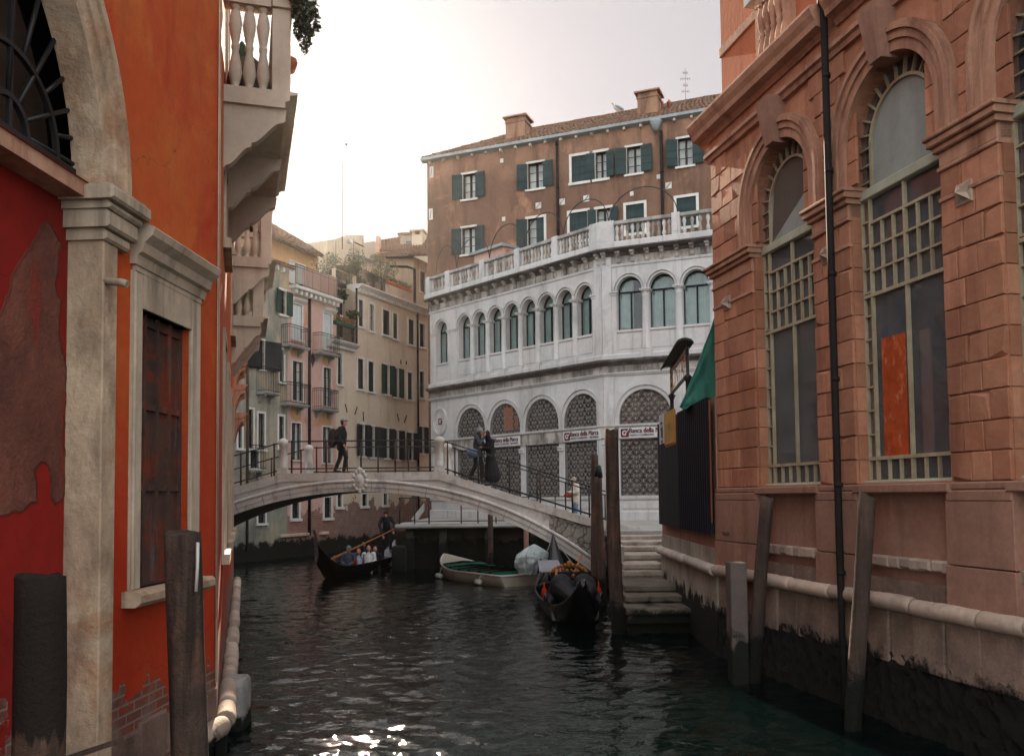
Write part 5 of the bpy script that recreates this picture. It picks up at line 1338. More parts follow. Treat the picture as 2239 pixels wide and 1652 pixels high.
# --- mossy house
W(mos, hG, 4, 600, 945, 648, 1175, shut='both', shw=.42, smat=SHUTG, curtain=False)
W(mos, hG, 5, 585, 10, 628, 345, shut=None, curtain=True)
W(mos, hG, 5, 385, -85, 432, 222, style='dark', shut='both', shw=.9, smat=SHUTB, frame=.06)
W(mos, hG, 5, 580, 685, 628, 1010, curtain=True); W(mos, hG, 5, 275, 615, 318, 1010); W(mos, hG, 5, 372, 655, 432, 1020, curtain=True)
W(mos, hG, 5, 170, 700, 205, 1010, curtain=True); W(mos, hG, 9, 255, 905, 318, 1015, bars=4)
W(mos, hG, 5, 290, 1030, 370, 1210, style='dark')
a0, z = g(5, 350, 440); a1, _ = g(5, 512, 455); iron_balcony(FG, mos, a0, a1, z, 0, .55, 1.15)
a0, z = g(5, 268, 1225); a1, _ = g(5, 385, 1245); iron_balcony(FG, mos, a0, a1, z, 0, .45, 1.1)
drop(FG, mos, g(5, 255, 600)[0], .5, zG - .3, .055, weather('ochre_pipe', (.10, .06, .035), (.05, .04, .03), 1))
m = MB(); FG.wall(m, aG0, aGH, -.8, zG, 0, .25, hG); m.build('wall', GREENG, mos)
core(mos, [FG.P(aG0, 0, -.45).to_2d(), FG.P(aGH, 0, -.45).to_2d(), FG.P(aGH, 0, -8).to_2d(), FG.P(aG0, 0, -8).to_2d()], -.8, zG - .02, 'inner_wall')
m = MB(); FG.profile(m, [(0, zG - .12), (.30, zG - .04), (.34, zG + .06), (0, zG + .04)], aG0, aGH + .12); m.build('gutter', TRIM, mos)
for i in range(8):
    a = aGH - .1 - i * .42; m = MB(); FG.cham(m, a - .06, a + .06, zG - .26, zG - .07, 0, .24, .02); m.build('eaves_bracket', TRIM, mos)
tiled(mos, FG.P(aG0, zG + .05, .34), FG.P(aGH + .15, zG + .05, .34), FG.P(aG0, zG + 1.3, -3), FG.P(aGH + .15, zG + 1.3, -3), rows=9)
# --- pink house
for dd in ((4, 712, 1065, 793, 1400), (4, 990, 1150, 1058, 1485)): W(pnk, hH, *dd, style='closed', smat=SHUTW, frame=.10)
W(pnk, hH, 5, 718, 125, 822, 540, curtain=True, shut=None, frame=.06, bars=4); W(pnk, hH, 5, 1028, 190, 1108, 595, curtain=True, frame=.06, bars=4)
W(pnk, hH, 5, 708, 750, 800, 1130, curtain=True, frame=.06); W(pnk, hH, 5, 1022, 790, 1108, 1160, curtain=True, frame=.06)
W(pnk, hH, 9, 560, 835, 620, 972, bars=5, frame=.14); W(pnk, hH, 9, 850, 785, 910, 965, bars=5, frame=.14)
for (x0, y, x1, y1) in ((703, 1020, 815, 1050), (983, 1112, 1085, 1140)):
    a0, z = g(4, x0, y); a1, _ = g(4, x1, y1); m = MB(); FG.profile(m, [(0, z - .16), (.08, z - .14), (.22, z - .03), (.24, z + .03), (0, z + .08)], a0, a1); m.build('door_hood', TRIM, pnk)
for (k, x0, y, x1, y1, h) in ((4, 682, 1425, 868, 1440, .95), (4, 962, 1492, 1138, 1508, .95), (5, 678, 548, 888, 575, 1.0), (5, 998, 600, 1188, 630, 1.0)):
    a0, z = g(k, x0, y, .5); a1, _ = g(k, x1, y1, .5); iron_balcony(FG, pnk, a0, a1, z, 0, .55, h)
for (k, x0, y0, x1, y1) in ((5, 705, 0, 815, 105), (5, 1020, 80, 1100, 175), (5, 705, 600, 805, 725), (5, 1020, 640, 1105, 765)):
    a0, z1 = g(k, x0, y0); a1, z0 = g(k, x1, y1); m = MB(); FG.box(m, a0, a1, z0, z1, -.01, .006); m.build('ochre_panel', OCHRE, pnk)
m = MB(); FG.wall(m, aGH, aHI, -.8, zH, 0, .25, hH); m.build('wall', PINKH, pnk)
core(pnk, [FG.P(aGH, 0, -.45).to_2d(), FG.P(aHI, 0, -.45).to_2d(), FG.P(aHI, 0, -8).to_2d(), FG.P(aGH, 0, -8).to_2d()], -.8, zH - .02, 'inner_wall')
m = MB(); FG.profile(m, [(-.3, zH - .02), (.42, zH - .02), (.46, zH + .04), (.46, zH + .14), (-.3, zH + .14)], aGH + .05, aHI + .02); tr_ = m.build('terrace_slab', TRIM, pnk)
for i in range(10):
    a = aGH + .3 + i * (aHI - aGH - .5) / 9; m = MB(); FG.cham(m, a - .09, a + .09, zH - .24, zH - .025, 0, .34, .03); m.build('slab_bracket', TRIM, pnk)
m = MB()
for h in (.08, .9, 1.02): m.tube([FG.P(aGH + .1, zH + .14 + h, .4), FG.P(aHI, zH + .14 + h, .4)], .016, 5)
n = 46
for i in range(n + 1):
    a = aGH + .1 + (aHI - aGH - .1) * i / n; m.tube([FG.P(a, zH + .14, .4), FG.P(a, zH + (1.16 if i % 8 else 1.16), .4)], .010 if i % 8 else .016, 4, False)
m.build('terrace_railing', IRON, pnk)
drop(FG, pnk, g(4, 855, 1200)[0], 1.0, zH - .1, .07)
for x, y in ((922, 110),):
    a, z = g(5, x, y); m = MB(); FG.poly(m, [(a, z - .42), (a + .2, z), (a, z + .42), (a - .2, z)], 0, .02); m.build('wall_plaque', SHUTB, pnk)
# terrace party wall, rounded top
pw = [FG.px(q(21, *c), -.2) for c in ((955, 1165), (955, 850), (925, 825), (760, 790), (600, 745), (560, 740))] ; a_, z_ = FG.px(q(21, 560, 1010), -.2)
m = MB(); FG.poly(m, pw + [(a_, zH)], -.35, -.1); m.build('party_wall', PINKH, pnk)
# ochre set-back house
och = empty('ochre_house', FG.P(aGH, zH, -3), 'ochre rooftop storey with white shutters behind the pink house railing', 'house')
e0 = FG.px(q(4, 540, 470), -2.4); e1 = FG.px(q(4, 945, 695), -2.4)
hO = []
for c in ((4, 686, 680, 742, 895), (4, 762, 712, 822, 940)): window(FG, och, *c, style='closed', o=-2.8, smat=SHUTW, frame=.05, holes=hO)
e0 = (e0[0], e0[1]); m = MB(); zE = min(e0[1], e1[1]) 
FG.wall(m, e0[0] - 1, e1[0] + .5, zH - .5, max(e0[1], e1[1]), -2.8, .2, hO); m.build('wall', OCHRE, och)
zE = max(e0[1], e1[1])
m = MB(); FG.box(m, e0[0] - 1, e1[0] + .5, zH - .5, zE - .02, -8, -3.02); m.build('inner_wall', OCHRE, och)
r0 = FG.px(q(4, 500, 250), -6.5); r1 = FG.px(q(4, 800, 520), -6.5)
tiled(och, FG.P(e0[0] - 1, zE + .0, -2.3), FG.P(e1[0] + .3, zE + .0, -2.3), FG.P(e0[0] - 1, r0[1], -6.5), FG.P(r1[0], r1[1], -6.5), rows=14)
m = MB(); m.add([FG.P(e1[0] + .3, zE, -2.3), FG.P(r1[0], r1[1], -6.5), FG.P(e1[0] + .3, zE, -8)], [(0, 1, 2)]); m.add([FG.P(r1[0], r1[1], -6.5), FG.P(e0[0] - 1, r0[1], -6.5), FG.P(e0[0] - 1, zE, -8), FG.P(e1[0] + .3, zE, -8)], [(0, 1, 2, 3)]); m.build('roof_back', TILE, och)
# --- beige house
for c in ((4, 1303, 1028, 1343, 1283), (4, 1612, 1150, 1652, 1392), (4, 1848, 1240, 1895, 1468)): W(bei, hI, *c, style='closed' if c[1] != 1848 else 'dark', smat=SHUTB)
W(bei, hI, 4, 1520, 1118, 1582, 1362, style='closed', smat=SHUTB); W(bei, hI, 4, 1750, 1202, 1800, 1445, style='closed', smat=SHUTB)
w = W(bei, hI, 4, 1400, 1068, 1440, 1322, glass=BEIGE)
W(bei, hI, 5, 1172, 50, 1215, 370, style='dark'); W(bei, hI, 5, 1376, 100, 1432, 420, style='closed', smat=SHUTB); W(bei, hI, 5, 1482, 128, 1538, 445, style='closed', smat=SHUTB)
W(bei, hI, 5, 1650, 165, 1690, 470, shut='both', shw=.42, smat=SHUTG); W(bei, hI, 5, 1745, 195, 1785, 500, shut='both', shw=.42, smat=SHUTG)
W(bei, hI, 5, 1878, 240, 1925, 525, style='closed', smat=SHUTB); W(bei, hI, 5, 1998, 230, 2046, 505)
for c in ((1400, 765, 1440, 1090), (1500, 785, 1540, 1100), (1645, 805, 1685, 1110), (1745, 825, 1785, 1125), (1893, 850, 1930, 1130), (2005, 790, 2040, 1060)): W(bei, hI, 5, *c, shut='both', shw=.45, smat=SHUTB)
for c in ((9, 968, 760, 1003, 868), (9, 1188, 755, 1230, 860), (9, 1380, 750, 1412, 850)): W(bei, hI, *c, frame=.14, bars=3)
aIL = g(4, 1285, 1100)[0]; zlog0 = g(4, 1120, 1385)[1]
zIl = g(4, 1110, 890)[1]
hI.append((aHI, aIL, zlog0, zI + .6))
m = MB(); FG.wall(m, aHI, aI1, -.8, zI, 0, .25, hI); m.build('wall', BEIGE, bei)
hL = []
window(FG, bei, 4, 1120, 1025, 1170, 1180, o=-.9, holes=hL, frame=.1, sill=False); window(FG, bei, 4, 1115, 1200, 1175, 1380, o=-.9, frame=.05, holes=hL, sill=False)
m = MB(); FG.wall(m, aHI, aIL + .01, zlog0 - .1, zI, -.9, .2, hL); FG.box(m, aIL, aIL + .02, zlog0, zI, -.9, -.02); FG.box(m, aHI - .02, aHI, zlog0, zI, -.9, -.02); m.build('recessed_wall', CREAMW, bei)
core(bei, [FG.P(aHI, 0, -1.2).to_2d(), FG.P(aI1, 0, -1.2).to_2d(), FG.P(aI1, 0, -8).to_2d(), FG.P(aHI, 0, -8).to_2d()], -.8, zI - .02, 'inner_wall')
m = MB(); FG.box(m, aHI, aIL + .2, zI - .01, zI + .18, -1.2, -.6); m.build('roof_edge', DARKL, bei)
m = MB(); FG.profile(m, [(-.1, zI - .30), (.06, zI - .30), (.08, zI - .12), (.22, zI - .08), (.30, zI + .02), (.40, zI + .06), (.40, zI + .14), (-.9, zI + .2)], aIL - .05, aI1); m.build('cornice', TRIM, bei)
i = 0; a = aIL + .05
m = MB()
while a < aI1 - .5: FG.box(m, a, a + .11, zI - .26, zI - .10, .07, .2); a += .22
m.build('dentil_course', TRIM, bei)
a0, z = g(4, 1088, 1378, .5); a1, _ = g(4, 1325, 1445, .5); m = MB(); FG.profile(m, [(-.9, z - .36), (.2, z - .36), (.22, z - .22), (.40, z - .14), (.5, z - .04), (.5, z), (-.9, z)], a0, a1); m.build('balcony_cornice', TRIM, bei)
m = MB(); n = 22; A0, A1 = aHI + .05, aIL - .05
for h in (.08, .5, .95): m.tube([FG.P(A0, z + h, .1), FG.P(A1, z + h, .1)], .014, 5)
for i in range(n + 1): m.tube([FG.P(A0 + (A1 - A0) * i / n, z, .1), FG.P(A0 + (A1 - A0) * i / n, z + .95, .1)], .010, 4, False)
m.build('balcony_railing', IRON, bei)
drop(FG, bei, g(4, 1283, 1100)[0], zlog0, zI - .1, .055, o=.03); drop(FG, bei, g(5, 1975, 500)[0], 2, zI - .2, .06)
for x0, y0, x1, y1 in ((1247, 562, 1266, 645), (1368, 590, 1344, 665), (1428, 640, 1431, 735), (1770, 660, 1790, 735), (1866, 678, 1843, 748), (1808, 120, 1808, 160), (1864, 130, 1864, 165)):
    a, z1 = g(5, x0, y0); b, z0 = g(5, x1, y1); m = MB(); m.tube([FG.P(a, z1, .03), FG.P(b, z0, .03)], .03, 5); m.build('iron_tie', IRON, bei)
# stone footing ledges at the water
m = MB(); 
for x0, x1 in ((440, 695), (805, 870)):
    a0 = g(9, x0, 1150)[0]; a1 = g(9, x1, 1135)[0]; FG.cham(m, a0, a1, .98, 1.13, -.1, .18, .02)
m.build('stone_ledge', TORUS, pnk)
# window boxes and flowers
def wbox(k, x0, y0, x1, y1, o, label, boxm, fl=True, h=.2):
    a0, z = g(k, x0, y0, o); a1, _ = g(k, x1, y1, o)
    m = MB(); FG.cham(m, a0, a1, z - h, z, o - .2, o, .015); b = m.build('planter', boxm, None, label, 'planter')
    m = MB(); n = int((a1 - a0) / .18) + 1
    for i in range(n): leaves(m, FG.P(a0 + (a1 - a0) * (i + .5) / n, z + .12, o - .1), .16, .16, .16, 60, .07)
    m.build('foliage', LEAF, b)
    if fl:
        m = MB()
        for i in range(n): leaves(m, FG.P(a0 + (a1 - a0) * (i + .5) / n, z + .18, o - .06), .14, .14, .1, 26, .05)
        m.build('flowers', FLOW, b)
    return b
wbox(4, 1105, 1215, 1280, 1275, .2, 'long window box of orange flowers on the recessed balcony of the beige house', SHUTG)
wbox(21, 1640, 870, 1960, 1000, -.35, 'row of red terracotta troughs with shrubs on the roof parapet', TERRA, False)
# roof terrace: iron fence, shrubs
tz = zI + .2
fp = [FG.px(q(21, *c), -.5) for c in ((960, 690), (1180, 680), (1330, 740), (1500, 820), (1638, 870))]
fen = empty('terrace_fence', FG.P(fp[2][0], tz, -.5), 'wrought iron terrace fence on the roof edge of the beige house', 'fence')
m = MB()
for i in range(len(fp) - 1):
    A, B = fp[i], fp[i + 1]
    m.tube([FG.P(*A, -.5), FG.P(*B, -.5)], .02, 5); m.tube([FG.P(A[0], tz + .12, -.5), FG.P(B[0], tz + .12, -.5)], .015, 5)
m.build('fence_rail', IRON, fen)
m = MB(); n = 80
for i in range(n + 1):
    a = fp[0][0] + (fp[-1][0] - fp[0][0]) * i / n
    z = np.interp(a, [f[0] for f in fp], [f[1] for f in fp]); m.tube([FG.P(a, tz - .1, -.5), FG.P(a, z, -.5)], .011, 4, False)
m.build('fence_bars', IRON, fen)
def shrub(k, x, y, o, rx, rz, n, s, mat, label, zb=None):
    a, z = g(k, x, y, o); c = FG.P(a, z, o)
    t = MB(); zb = tz if zb is None else zb
    for i in range(6):
        d = V((R(-1, 1) * rx * .6, R(-1, 1) * rx * .5, R(.0, .8) * rz)); b = V((c.x + R(-.1, .1), c.y + R(-.1, .1), min(zb, c.z - rz)))
        t.tube([b, b.lerp(c, .6) + d * .3, c + d], [.03, .02, .006], 5)
    e = empty('terrace_shrub', V((c.x, c.y, min(zb, c.z - rz))), label, 'shrub', 'shrubs on the roof terrace')
    t.build('stem', TWIG, e)
    m = MB()
    for i in range(7):
        d = V((R(-.7, .7) * rx, R(-.7, .7) * rx, R(-.6, .7) * rz)); leaves(m, c + d, rx * .5, rx * .5, rz * .45, n // 7, s)
    m.build('crown', mat, e)
shrub(21, 860, 720, -.9, .75, .75, 900, .10, LEAFG, 'pale feathery shrub at the sunlit start of the roof fence')
shrub(21, 1000, 740, -.9, .7, .7, 800, .10, LEAF, 'rounded shrub behind the fence between two pale ones')
shrub(21, 1120, 720, -1.0, .7, .8, 900, .10, LEAF, 'dark bushy shrub in the middle of the roof fence')
shrub(21, 1230, 620, -1.3, .65, .9, 800, .09, LEAFG, 'tall thin shrub rising highest over the roof fence')
shrub(21, 1560, 760, -1.0, .85, 1.1, 1600, .09, LEAFG, 'big grey-green olive shrub beside the terrace awning')
shrub(21, 1440, 830, -.8, .4, .5, 500, .09, LEAF, 'small shrub below the terrace awning')
shrub(21, 1260, 880, -.45, .45, .28, 500, .08, LEAF, 'low spreading shrub at the bend of the cornice')
shrub(21, 1000, 1110, -.5, .42, .45, 260, .30, LEAFD, 'spiky palm-like plant on the recessed balcony', zb=zlog0)
shrub(4, 1250, 1185, -.2, .35, .3, 200, .22, LEAFD, 'spiky plant at the outer end of the orange flower box', zb=zlog0)
# parapet, greenish annexe, roofs behind
anx = empty('roof_annexe', FG.P(fp[-1][0] + 1, tz, -1.5), 'small greenish annexe with tiled roof and downpipe on the beige house roof', 'house')
p0 = FG.px(q(21, 1638, 880), -.3); p1 = FG.px(q(21, 1968, 1000), -.3)
m = MB(); FG.box(m, p0[0], p1[0] + .1, tz - .3, p0[1] - .2, -.5, -.3); m.build('parapet', CREAMW, anx)
QA = FG.px(q(21, 1640, 700), -2.0)[0]; QP = FG.P(QA, 0, -2.0)
FN = Fr((QP.x, QP.y), (.97, -.10), (-.10, -.97))
A0 = FN.px(q(21, 1640, 596)); A1 = FN.px(q(21, 1975, 590)); zan = A1[1]
cr_ = FN.P(A1[0], 0)
FS2 = Fr((cr_.x, cr_.y), (.418, .908), (.908, -.418))
hA = []
window(FS2, anx, 21, 2052, 745, 2120, 1050, o=0, glass=GLASSB, frame=.06, holes=hA)
m = MB(); FN.wall(m, A0[0] - 1.6, A1[0], tz - .6, zan + .1, 0, .2, []); FS2.wall(m, 0, 6, tz - .6, zan + .1, 0, .2, hA); m.build('wall', CREAMW, anx)
core(anx, [FN.P(A0[0] - 1.6, 0, -.22).to_2d(), FN.P(A1[0] - .25, 0, -.22).to_2d(), FS2.P(5.9, 0, -.25).to_2d(), FS2.P(5.9, 0, -4).to_2d()], tz - .6, zan, 'inner_wall')
rg = FN.px(q(21, 1900, 490), -3.2); e0a = FN.px(q(21, 1400, 585), .45)[0]
tiled(anx, FN.P(e0a, zan + .08, .45), FN.P(A1[0] + 3.5, zan + .08, .45), FN.P(e0a + 1.2, rg[1], -3.2), FN.P(A1[0] + 3.5, rg[1], -3.2), rows=10)
m = MB(); m.tube([FN.P(A0[0], zan - .02, .5), FN.P(A1[0] + .1, zan - .02, .5)], .08, 8); m.build('gutter', PIPE, anx)
pz = FG.px(q(21, 1985, 900), -.2); m = MB(); m.tube([FG.P(pz[0], tz - .6, -.2), FG.P(pz[0], pz[1] + .8, -.2), FG.P(pz[0] - .2, pz[1] + .95, -.6), FG.P(pz[0] - .6, pz[1] + 1.0, -1.6)], .085, 8); m.build('drainpipe', PIPE, anx)
w0 = FG.px(q(21, 1315, 590), -1.6); w1 = FG.px(q(21, 1560, 660), -1.6)
m = MB(); m.prism([FG.P(w0[0], w0[1], -1.4), FG.P(w1[0], w0[1] - .1, -1.4), FG.P(w1[0], w0[1] + .35, -2.6), FG.P(w0[0], w0[1] + .45, -2.6)], (0, 0, .05)); m.build('awning', LEAD, anx)
# houses behind
def back_house(name, pts, o, depth, mat, label, win=()):
    e = empty(name, FG.P(pts[0][0], tz - 1, o), label, 'house')
    m = MB(); FG.poly(m, pts, o - depth, o); m.build('wall', mat, e)
    return e
P21 = lambda o, *c: [FG.px(q(21, *p), o) for p in c]
o_ = -22
pts = P21(o_, (700, 1000), (835, 640), (860, 350), (930, 345), (1100, 285), (1325, 288), (1345, 1000))
bk1 = back_house('back_house', pts, o_, 5, CREAMW, 'pale gabled house behind the terrace shrubs near the sun', )
m = MB(); A = P21(o_, (1150, 365), (1440, 500)); m.tube([FG.P(*A[0], o_ + .1), FG.P(*A[1], o_ + .1)], .06, 6); m.build('stair_rail', PIPE, bk1)
m = MB(); A = P21(o_, (1100, 350), (1145, 405)); FG.box(m, A[0][0], A[1][0], A[1][1], A[0][1], o_, o_ + .4); m.build('white_box', TRIM, bk1)
for x in (1190, 1312, 960):
    A = P21(o_ + 3, (x, 340 if x != 960 else 370), (x, 640)); m = MB(); m.tube([FG.P(*A[0], o_ + 3), FG.P(*A[1], o_ + 3)], .025, 5); m.build('terrace_pole', IRONR, fen)
o_ = -12
QP = FG.P(FG.px(q(21, 1500, 450), -9)[0], 0, -9)
FK = Fr((QP.x, QP.y), (.985, -.17), (-.17, -.985))
PK = lambda o, *c: [FK.px(q(21, *p), o) for p in c]
bk2 = empty('dormer_house', QP, 'tiled roof house with dormer and wide chimney far behind the annexe', 'house')
m = MB(); FK.poly(m, PK(0, (1330, 760), (1330, 385), (1460, 365), (1520, 480), (2200, 440), (2200, 760)), -6, 0); m.build('wall', CREAMW, bk2)
E = PK(.4, (1530, 492), (2150, 452)); Rg = PK(-3, (1515, 358), (2150, 262))
tiled(bk2, FK.P(E[0][0], E[0][1], .4), FK.P(E[1][0], E[1][1], .4), FK.P(Rg[0][0], Rg[0][1], -3), FK.P(Rg[1][0], Rg[1][1], -3), rows=10)
D = PK(-.6, (1800, 290), (1950, 450)); m = MB(); FK.box(m, D[0][0], D[1][0], D[1][1] - .4, D[0][1], -3, -.6); dm = m.build('dormer', CREAMW, bk2)
m = MB(); FK.box(m, D[0][0] + .45, D[1][0] - .05, D[1][1] + .25, D[0][1] - .5, -.6, -.56); m.build('dormer_window', GLASSB, dm)
m = MB(); FK.box(m, D[0][0] - .2, D[1][0] + .2, D[0][1], D[0][1] + .14, -3, -.4); m.build('dormer_roof', TILE, dm)
D = PK(-.2, (1950, 225), (2085, 470)); m = MB(); FK.box(m, D[0][0], D[1][0], D[1][1] - .4, D[0][1] - .35, -1.4, -.2); ch = m.build('chimney', BEIGE, bk2)
m = MB(); FK.box(m, D[0][0] - .15, D[1][0] + .2, D[0][1] - .12, D[0][1], -1.6, 0)
for a in (D[0][0], D[1][0] - .2): FK.box(m, a, a + .2, D[0][1] - .35, D[0][1] - .12, -1.4, -.2)
m.build('chimney_cap', BEIGE, ch)
D = PK(.6, (1478, 300), (1520, 560)); m = MB(); FK.box(m, D[0][0], D[1][0], D[1][1] - 1, D[0][1], .05, .6); m.build('chimney', PINKH, bk2)
# low ridge that closes the gap under the sun
o_ = -55
bk3 = back_house('ridge_house', P21(o_, (330, 900), (380, 380), (510, 385), (560, 440), (680, 470), (800, 455), (880, 440), (900, 900)), o_, 5, OCHRE, 'low roof ridge in the gap right under the sun')
# antennas
def mast(xy0, xy1, Y, label, arms=0):
    a, b = at_y(*xy0, Y), at_y(*xy1, Y); b = V((a.x, a.y, b.z))
    m = MB(); m.tube([a, b], .014 if arms else .035, 5)
    for i in range(arms):
        z = b.z - (.25 + i * .35); w = R(.12, .26)
        m.tube([V((a.x - w, a.y, z)), V((a.x + w, a.y, z + R(-.03, .03)))], .011, 4)
        for s in (-1, -.5, .5, 1): m.tube([V((a.x + w * s, a.y, z - .09)), V((a.x + w * s, a.y, z + .09))], .008, 4)
    m.build('antenna', IRONR, None, label, 'antenna')
mast((748, 545), (748, 356), 62, 'lone thin mast standing against the sky above the far roofs')
mast((1499, 235), (1499, 150), 47, 'small aerial with cross arms on the brown house roof', 4)
# ================================================================ BRIDGE
YB0, YB1 = 26.6, 30.2
FZ = Fr((0, YB0), (1, 0), (0, -1))
bz = lambda x, y: FZ.px((x, y))
Lb, Rb, Le, Re = bz(620, 1034), bz(961, 1031), bz(508, 1066), bz(1284, 1131)
zc_ = (Lb[1] + Rb[1]) / 2
sl, sr = (zc_ - Le[1]) / (Lb[0] - Le[0]), (zc_ - Re[1]) / (Re[0] - Rb[0])
XL, XR = -11.8, 3.9
def ctop(x):
    if x < Lb[0]: return zc_ - (Lb[0] - x) * sl
    if x > Rb[0]: return max(zc_ - (x - Rb[0]) * sr, GZ + .02)
    return zc_
AX, AR, AZ = -4.72, 11.3, 2.99
def azz(x, r=0.0):
    d = (AR + r) ** 2 - (x - AX) ** 2
    return AZ - AR + math.sqrt(max(d, 0))
brg = empty('stone_bridge', (AX, YB0, 0), 'pale stone arched footbridge with iron railings and a carved shield over the canal', 'bridge')
xs = [XL + (XR - XL) * i / 80 for i in range(81)]
CT = .25
def strip(m, x0, x1, f0, f1, Y, n=40):
    X = [x0 + (x1 - x0) * i / n for i in range(n + 1)]
    X = sorted(set(X + [b for b in (Lb[0], Rb[0]) if x0 < b < x1]))
    for i in range(len(X) - 1): m.quad(V((X[i], Y, f0(X[i]))), V((X[i + 1], Y, f0(X[i + 1]))), V((X[i + 1], Y, f1(X[i + 1]))), V((X[i], Y, f1(X[i]))))
XRUB = bz(1200, 1120)[0]
fb = lambda x: max(azz(x, .3), -.7)
m = MB(); strip(m, XL, XRUB, fb, lambda x: ctop(x) - CT + .02, YB0); strip(m, XL, XR, fb, lambda x: ctop(x) - CT + .02, YB1); m.build('spandrel', BRIDGE, brg)
m = MB(); strip(m, XRUB, XR, fb, lambda x: ctop(x) - CT + .02, YB0 - .004); m.quad(V((XR, YB0, -.7)), V((XR, YB1, -.7)), V((XR, YB1, ctop(XR))), V((XR, YB0, ctop(XR)))); m.build('rubble_spandrel', RUBBLE, brg)
xa0, xa1 = AX - 7.9, AX + 7.9
def arcband(m, r0, r1, y0, y1, n=64):
    rings = []
    for i in range(n + 1):
        x = xa0 + (xa1 - xa0) * i / n
        th = (x - AX) / AR
        c, s = math.cos(th), math.sin(th)
        rings.append([V((AX + s * (AR + r), y, AZ - AR + c * (AR + r))) for r, y in ((r0, y0), (r0, y1), (r1, y1), (r1, y0))])
    m.loft(rings, True, False, True)
m = MB(); arcband(m, -.0, .14, YB0 - .02, YB0 + .3); arcband(m, .14, .27, YB0 - .045, YB0 + .3); m.build('arch_ring', BRIDGE, brg)
m = MB()
pts = [V((AX + math.sin((x - AX) / AR) * (AR + .325), YB0 - .03, AZ - AR + math.cos((x - AX) / AR) * (AR + .325))) for x in [xa0 + (xa1 - xa0) * i / 60 for i in range(61)]]
m.tube(pts, .06, 8); m.build('roll_moulding', BRIDGE, brg)
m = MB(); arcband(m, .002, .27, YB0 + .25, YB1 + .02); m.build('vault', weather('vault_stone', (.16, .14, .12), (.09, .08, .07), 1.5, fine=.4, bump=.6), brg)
# joints of the arch ring
m = MB()
for i in range(1, 17):
    th = -.62 + 1.24 * i / 17; c, s = math.cos(th), math.sin(th); d = .006
    m.hexa([V((AX + s * (AR + r) + k * d, y, AZ - AR + c * (AR + r))) for y in (YB0 - .05, YB0 - .047) for r, k in ((.0, -1), (.0, 1), (.27, 1), (.27, -1))])
m.build('arch_joints', weather('joint_dark', (.10, .07, .055), (.06, .05, .04), 3), brg)
# coping, deck
def coping(y0, y1, name):
    m = MB(); pts = [XL, Lb[0], Rb[0], XR]
    bx_ = sorted(pts + [Lb[0] - 2.2, AX - .1, AX + 1.6, Rb[0] + 2.4, Rb[0] + 4.3])
    for i in range(len(bx_) - 1):
        x0, x1 = bx_[i] + .003, bx_[i + 1] - .003
        m.hexa([V((x0, y0, ctop(x0) - CT)), V((x1, y0, ctop(x1) - CT)), V((x1, y1, ctop(x1) - CT)), V((x0, y1, ctop(x0) - CT)), V((x0, y0, ctop(x0))), V((x1, y0, ctop(x1))), V((x1, y1, ctop(x1))), V((x0, y1, ctop(x0)))])
    return m.build(name, BRIDGE, brg)
coping(YB0 - .05, YB0 + .28, 'coping'); coping(YB1 - .28, YB1 + .05, 'coping')
m = MB(); pts = [XL, Lb[0], Rb[0], XR]
for i in range(3):
    x0, x1 = pts[i], pts[i + 1]
    n = 1 if i == 1 else 14
    for j in range(n):
        a, b = x0 + (x1 - x0) * j / n, x0 + (x1 - x0) * (j + 1) / n
        z = min(ctop(a), ctop(b)) - .02 if n > 1 else zc_ - .02
        m.box(a, b + .001, YB0 + .281, YB1 - .281, z - .4, z + (.05 if n > 1 else 0))
m.build('deck', QUAY, brg)
# shield
m = MB(); cx_, cz_ = bz(787, 1049); c = V((cx_, YB0 - .04, cz_ - .02))
m.lathe(c, [(0.001, 0)], 4) if False else None
m.ell(c, .17, .09, .27, 14, 10)
for i in range(12):
    t = 2 * PI * i / 12; m.ell(c + V((math.cos(t) * .20, -.02, math.sin(t) * .29)), .065, .06, .075, 8, 6)
m.ell(c + V((0, -.07, .04)), .09, .05, .13, 10, 8); m.ell(c + V((0, -.03, .34)), .09, .06, .07, 8, 6); m.ell(c + V((0, -.03, -.33)), .06, .05, .08, 8, 6)
m.build('carved_shield', BRIDGE, brg)
# stone pillars
def pillar(x, Y, nm='pillar'):
    z = ctop(x); m = MB(); w = .155
    m.box(x - w, x + w, Y - w, Y + w, z, z + .17)
    m.lathe(V((x, Y, 0)), [(.15, z + .17), (.13, z + .22), (.125, z + .88), (.165, z + .92), (.165, z + .99), (.12, z + 1.05), (.06, z + 1.09), (.01, z + 1.10)], 8)
    return m.build(nm, BRIDGE, brg)
pxl, pxr = bz(617, 1000)[0], bz(960, 1000)[0]
for Y in (YB0 + .12, YB1 - .12):
    pillar(pxl, Y); pillar(pxr, Y)
def railing(root, pts, h, name='railing', posts=None, bot=.14, r=.022):
    """pts: base points of the posts, in order"""
    m = MB()
    for h_ in (h, bot):
        m.tube([p + V((0, 0, h_)) for p in pts], r, 6)
    ra = m.build(name, IRON, root)
    for p in pts:
        k = MB(); k.tube([p, p + V((0, 0, h + .02))], r * 1.25, 6); k.ell(p + V((0, 0, h)), .042, .042, .042, 8, 6); k.ell(p + V((0, 0, bot)), .036, .036, .036, 8, 6)
        k.build('railing_post', IRONR if R(0, 1) < .4 else IRON, ra)
    return ra
def bp(k, xl, Y=YB0 + .1):
    out = []
    for x in xl:
        a = FZ.px(q(k, x, 1000), -(Y - YB0))[0]; out.append(V((a, Y, ctop(a))))
    return out
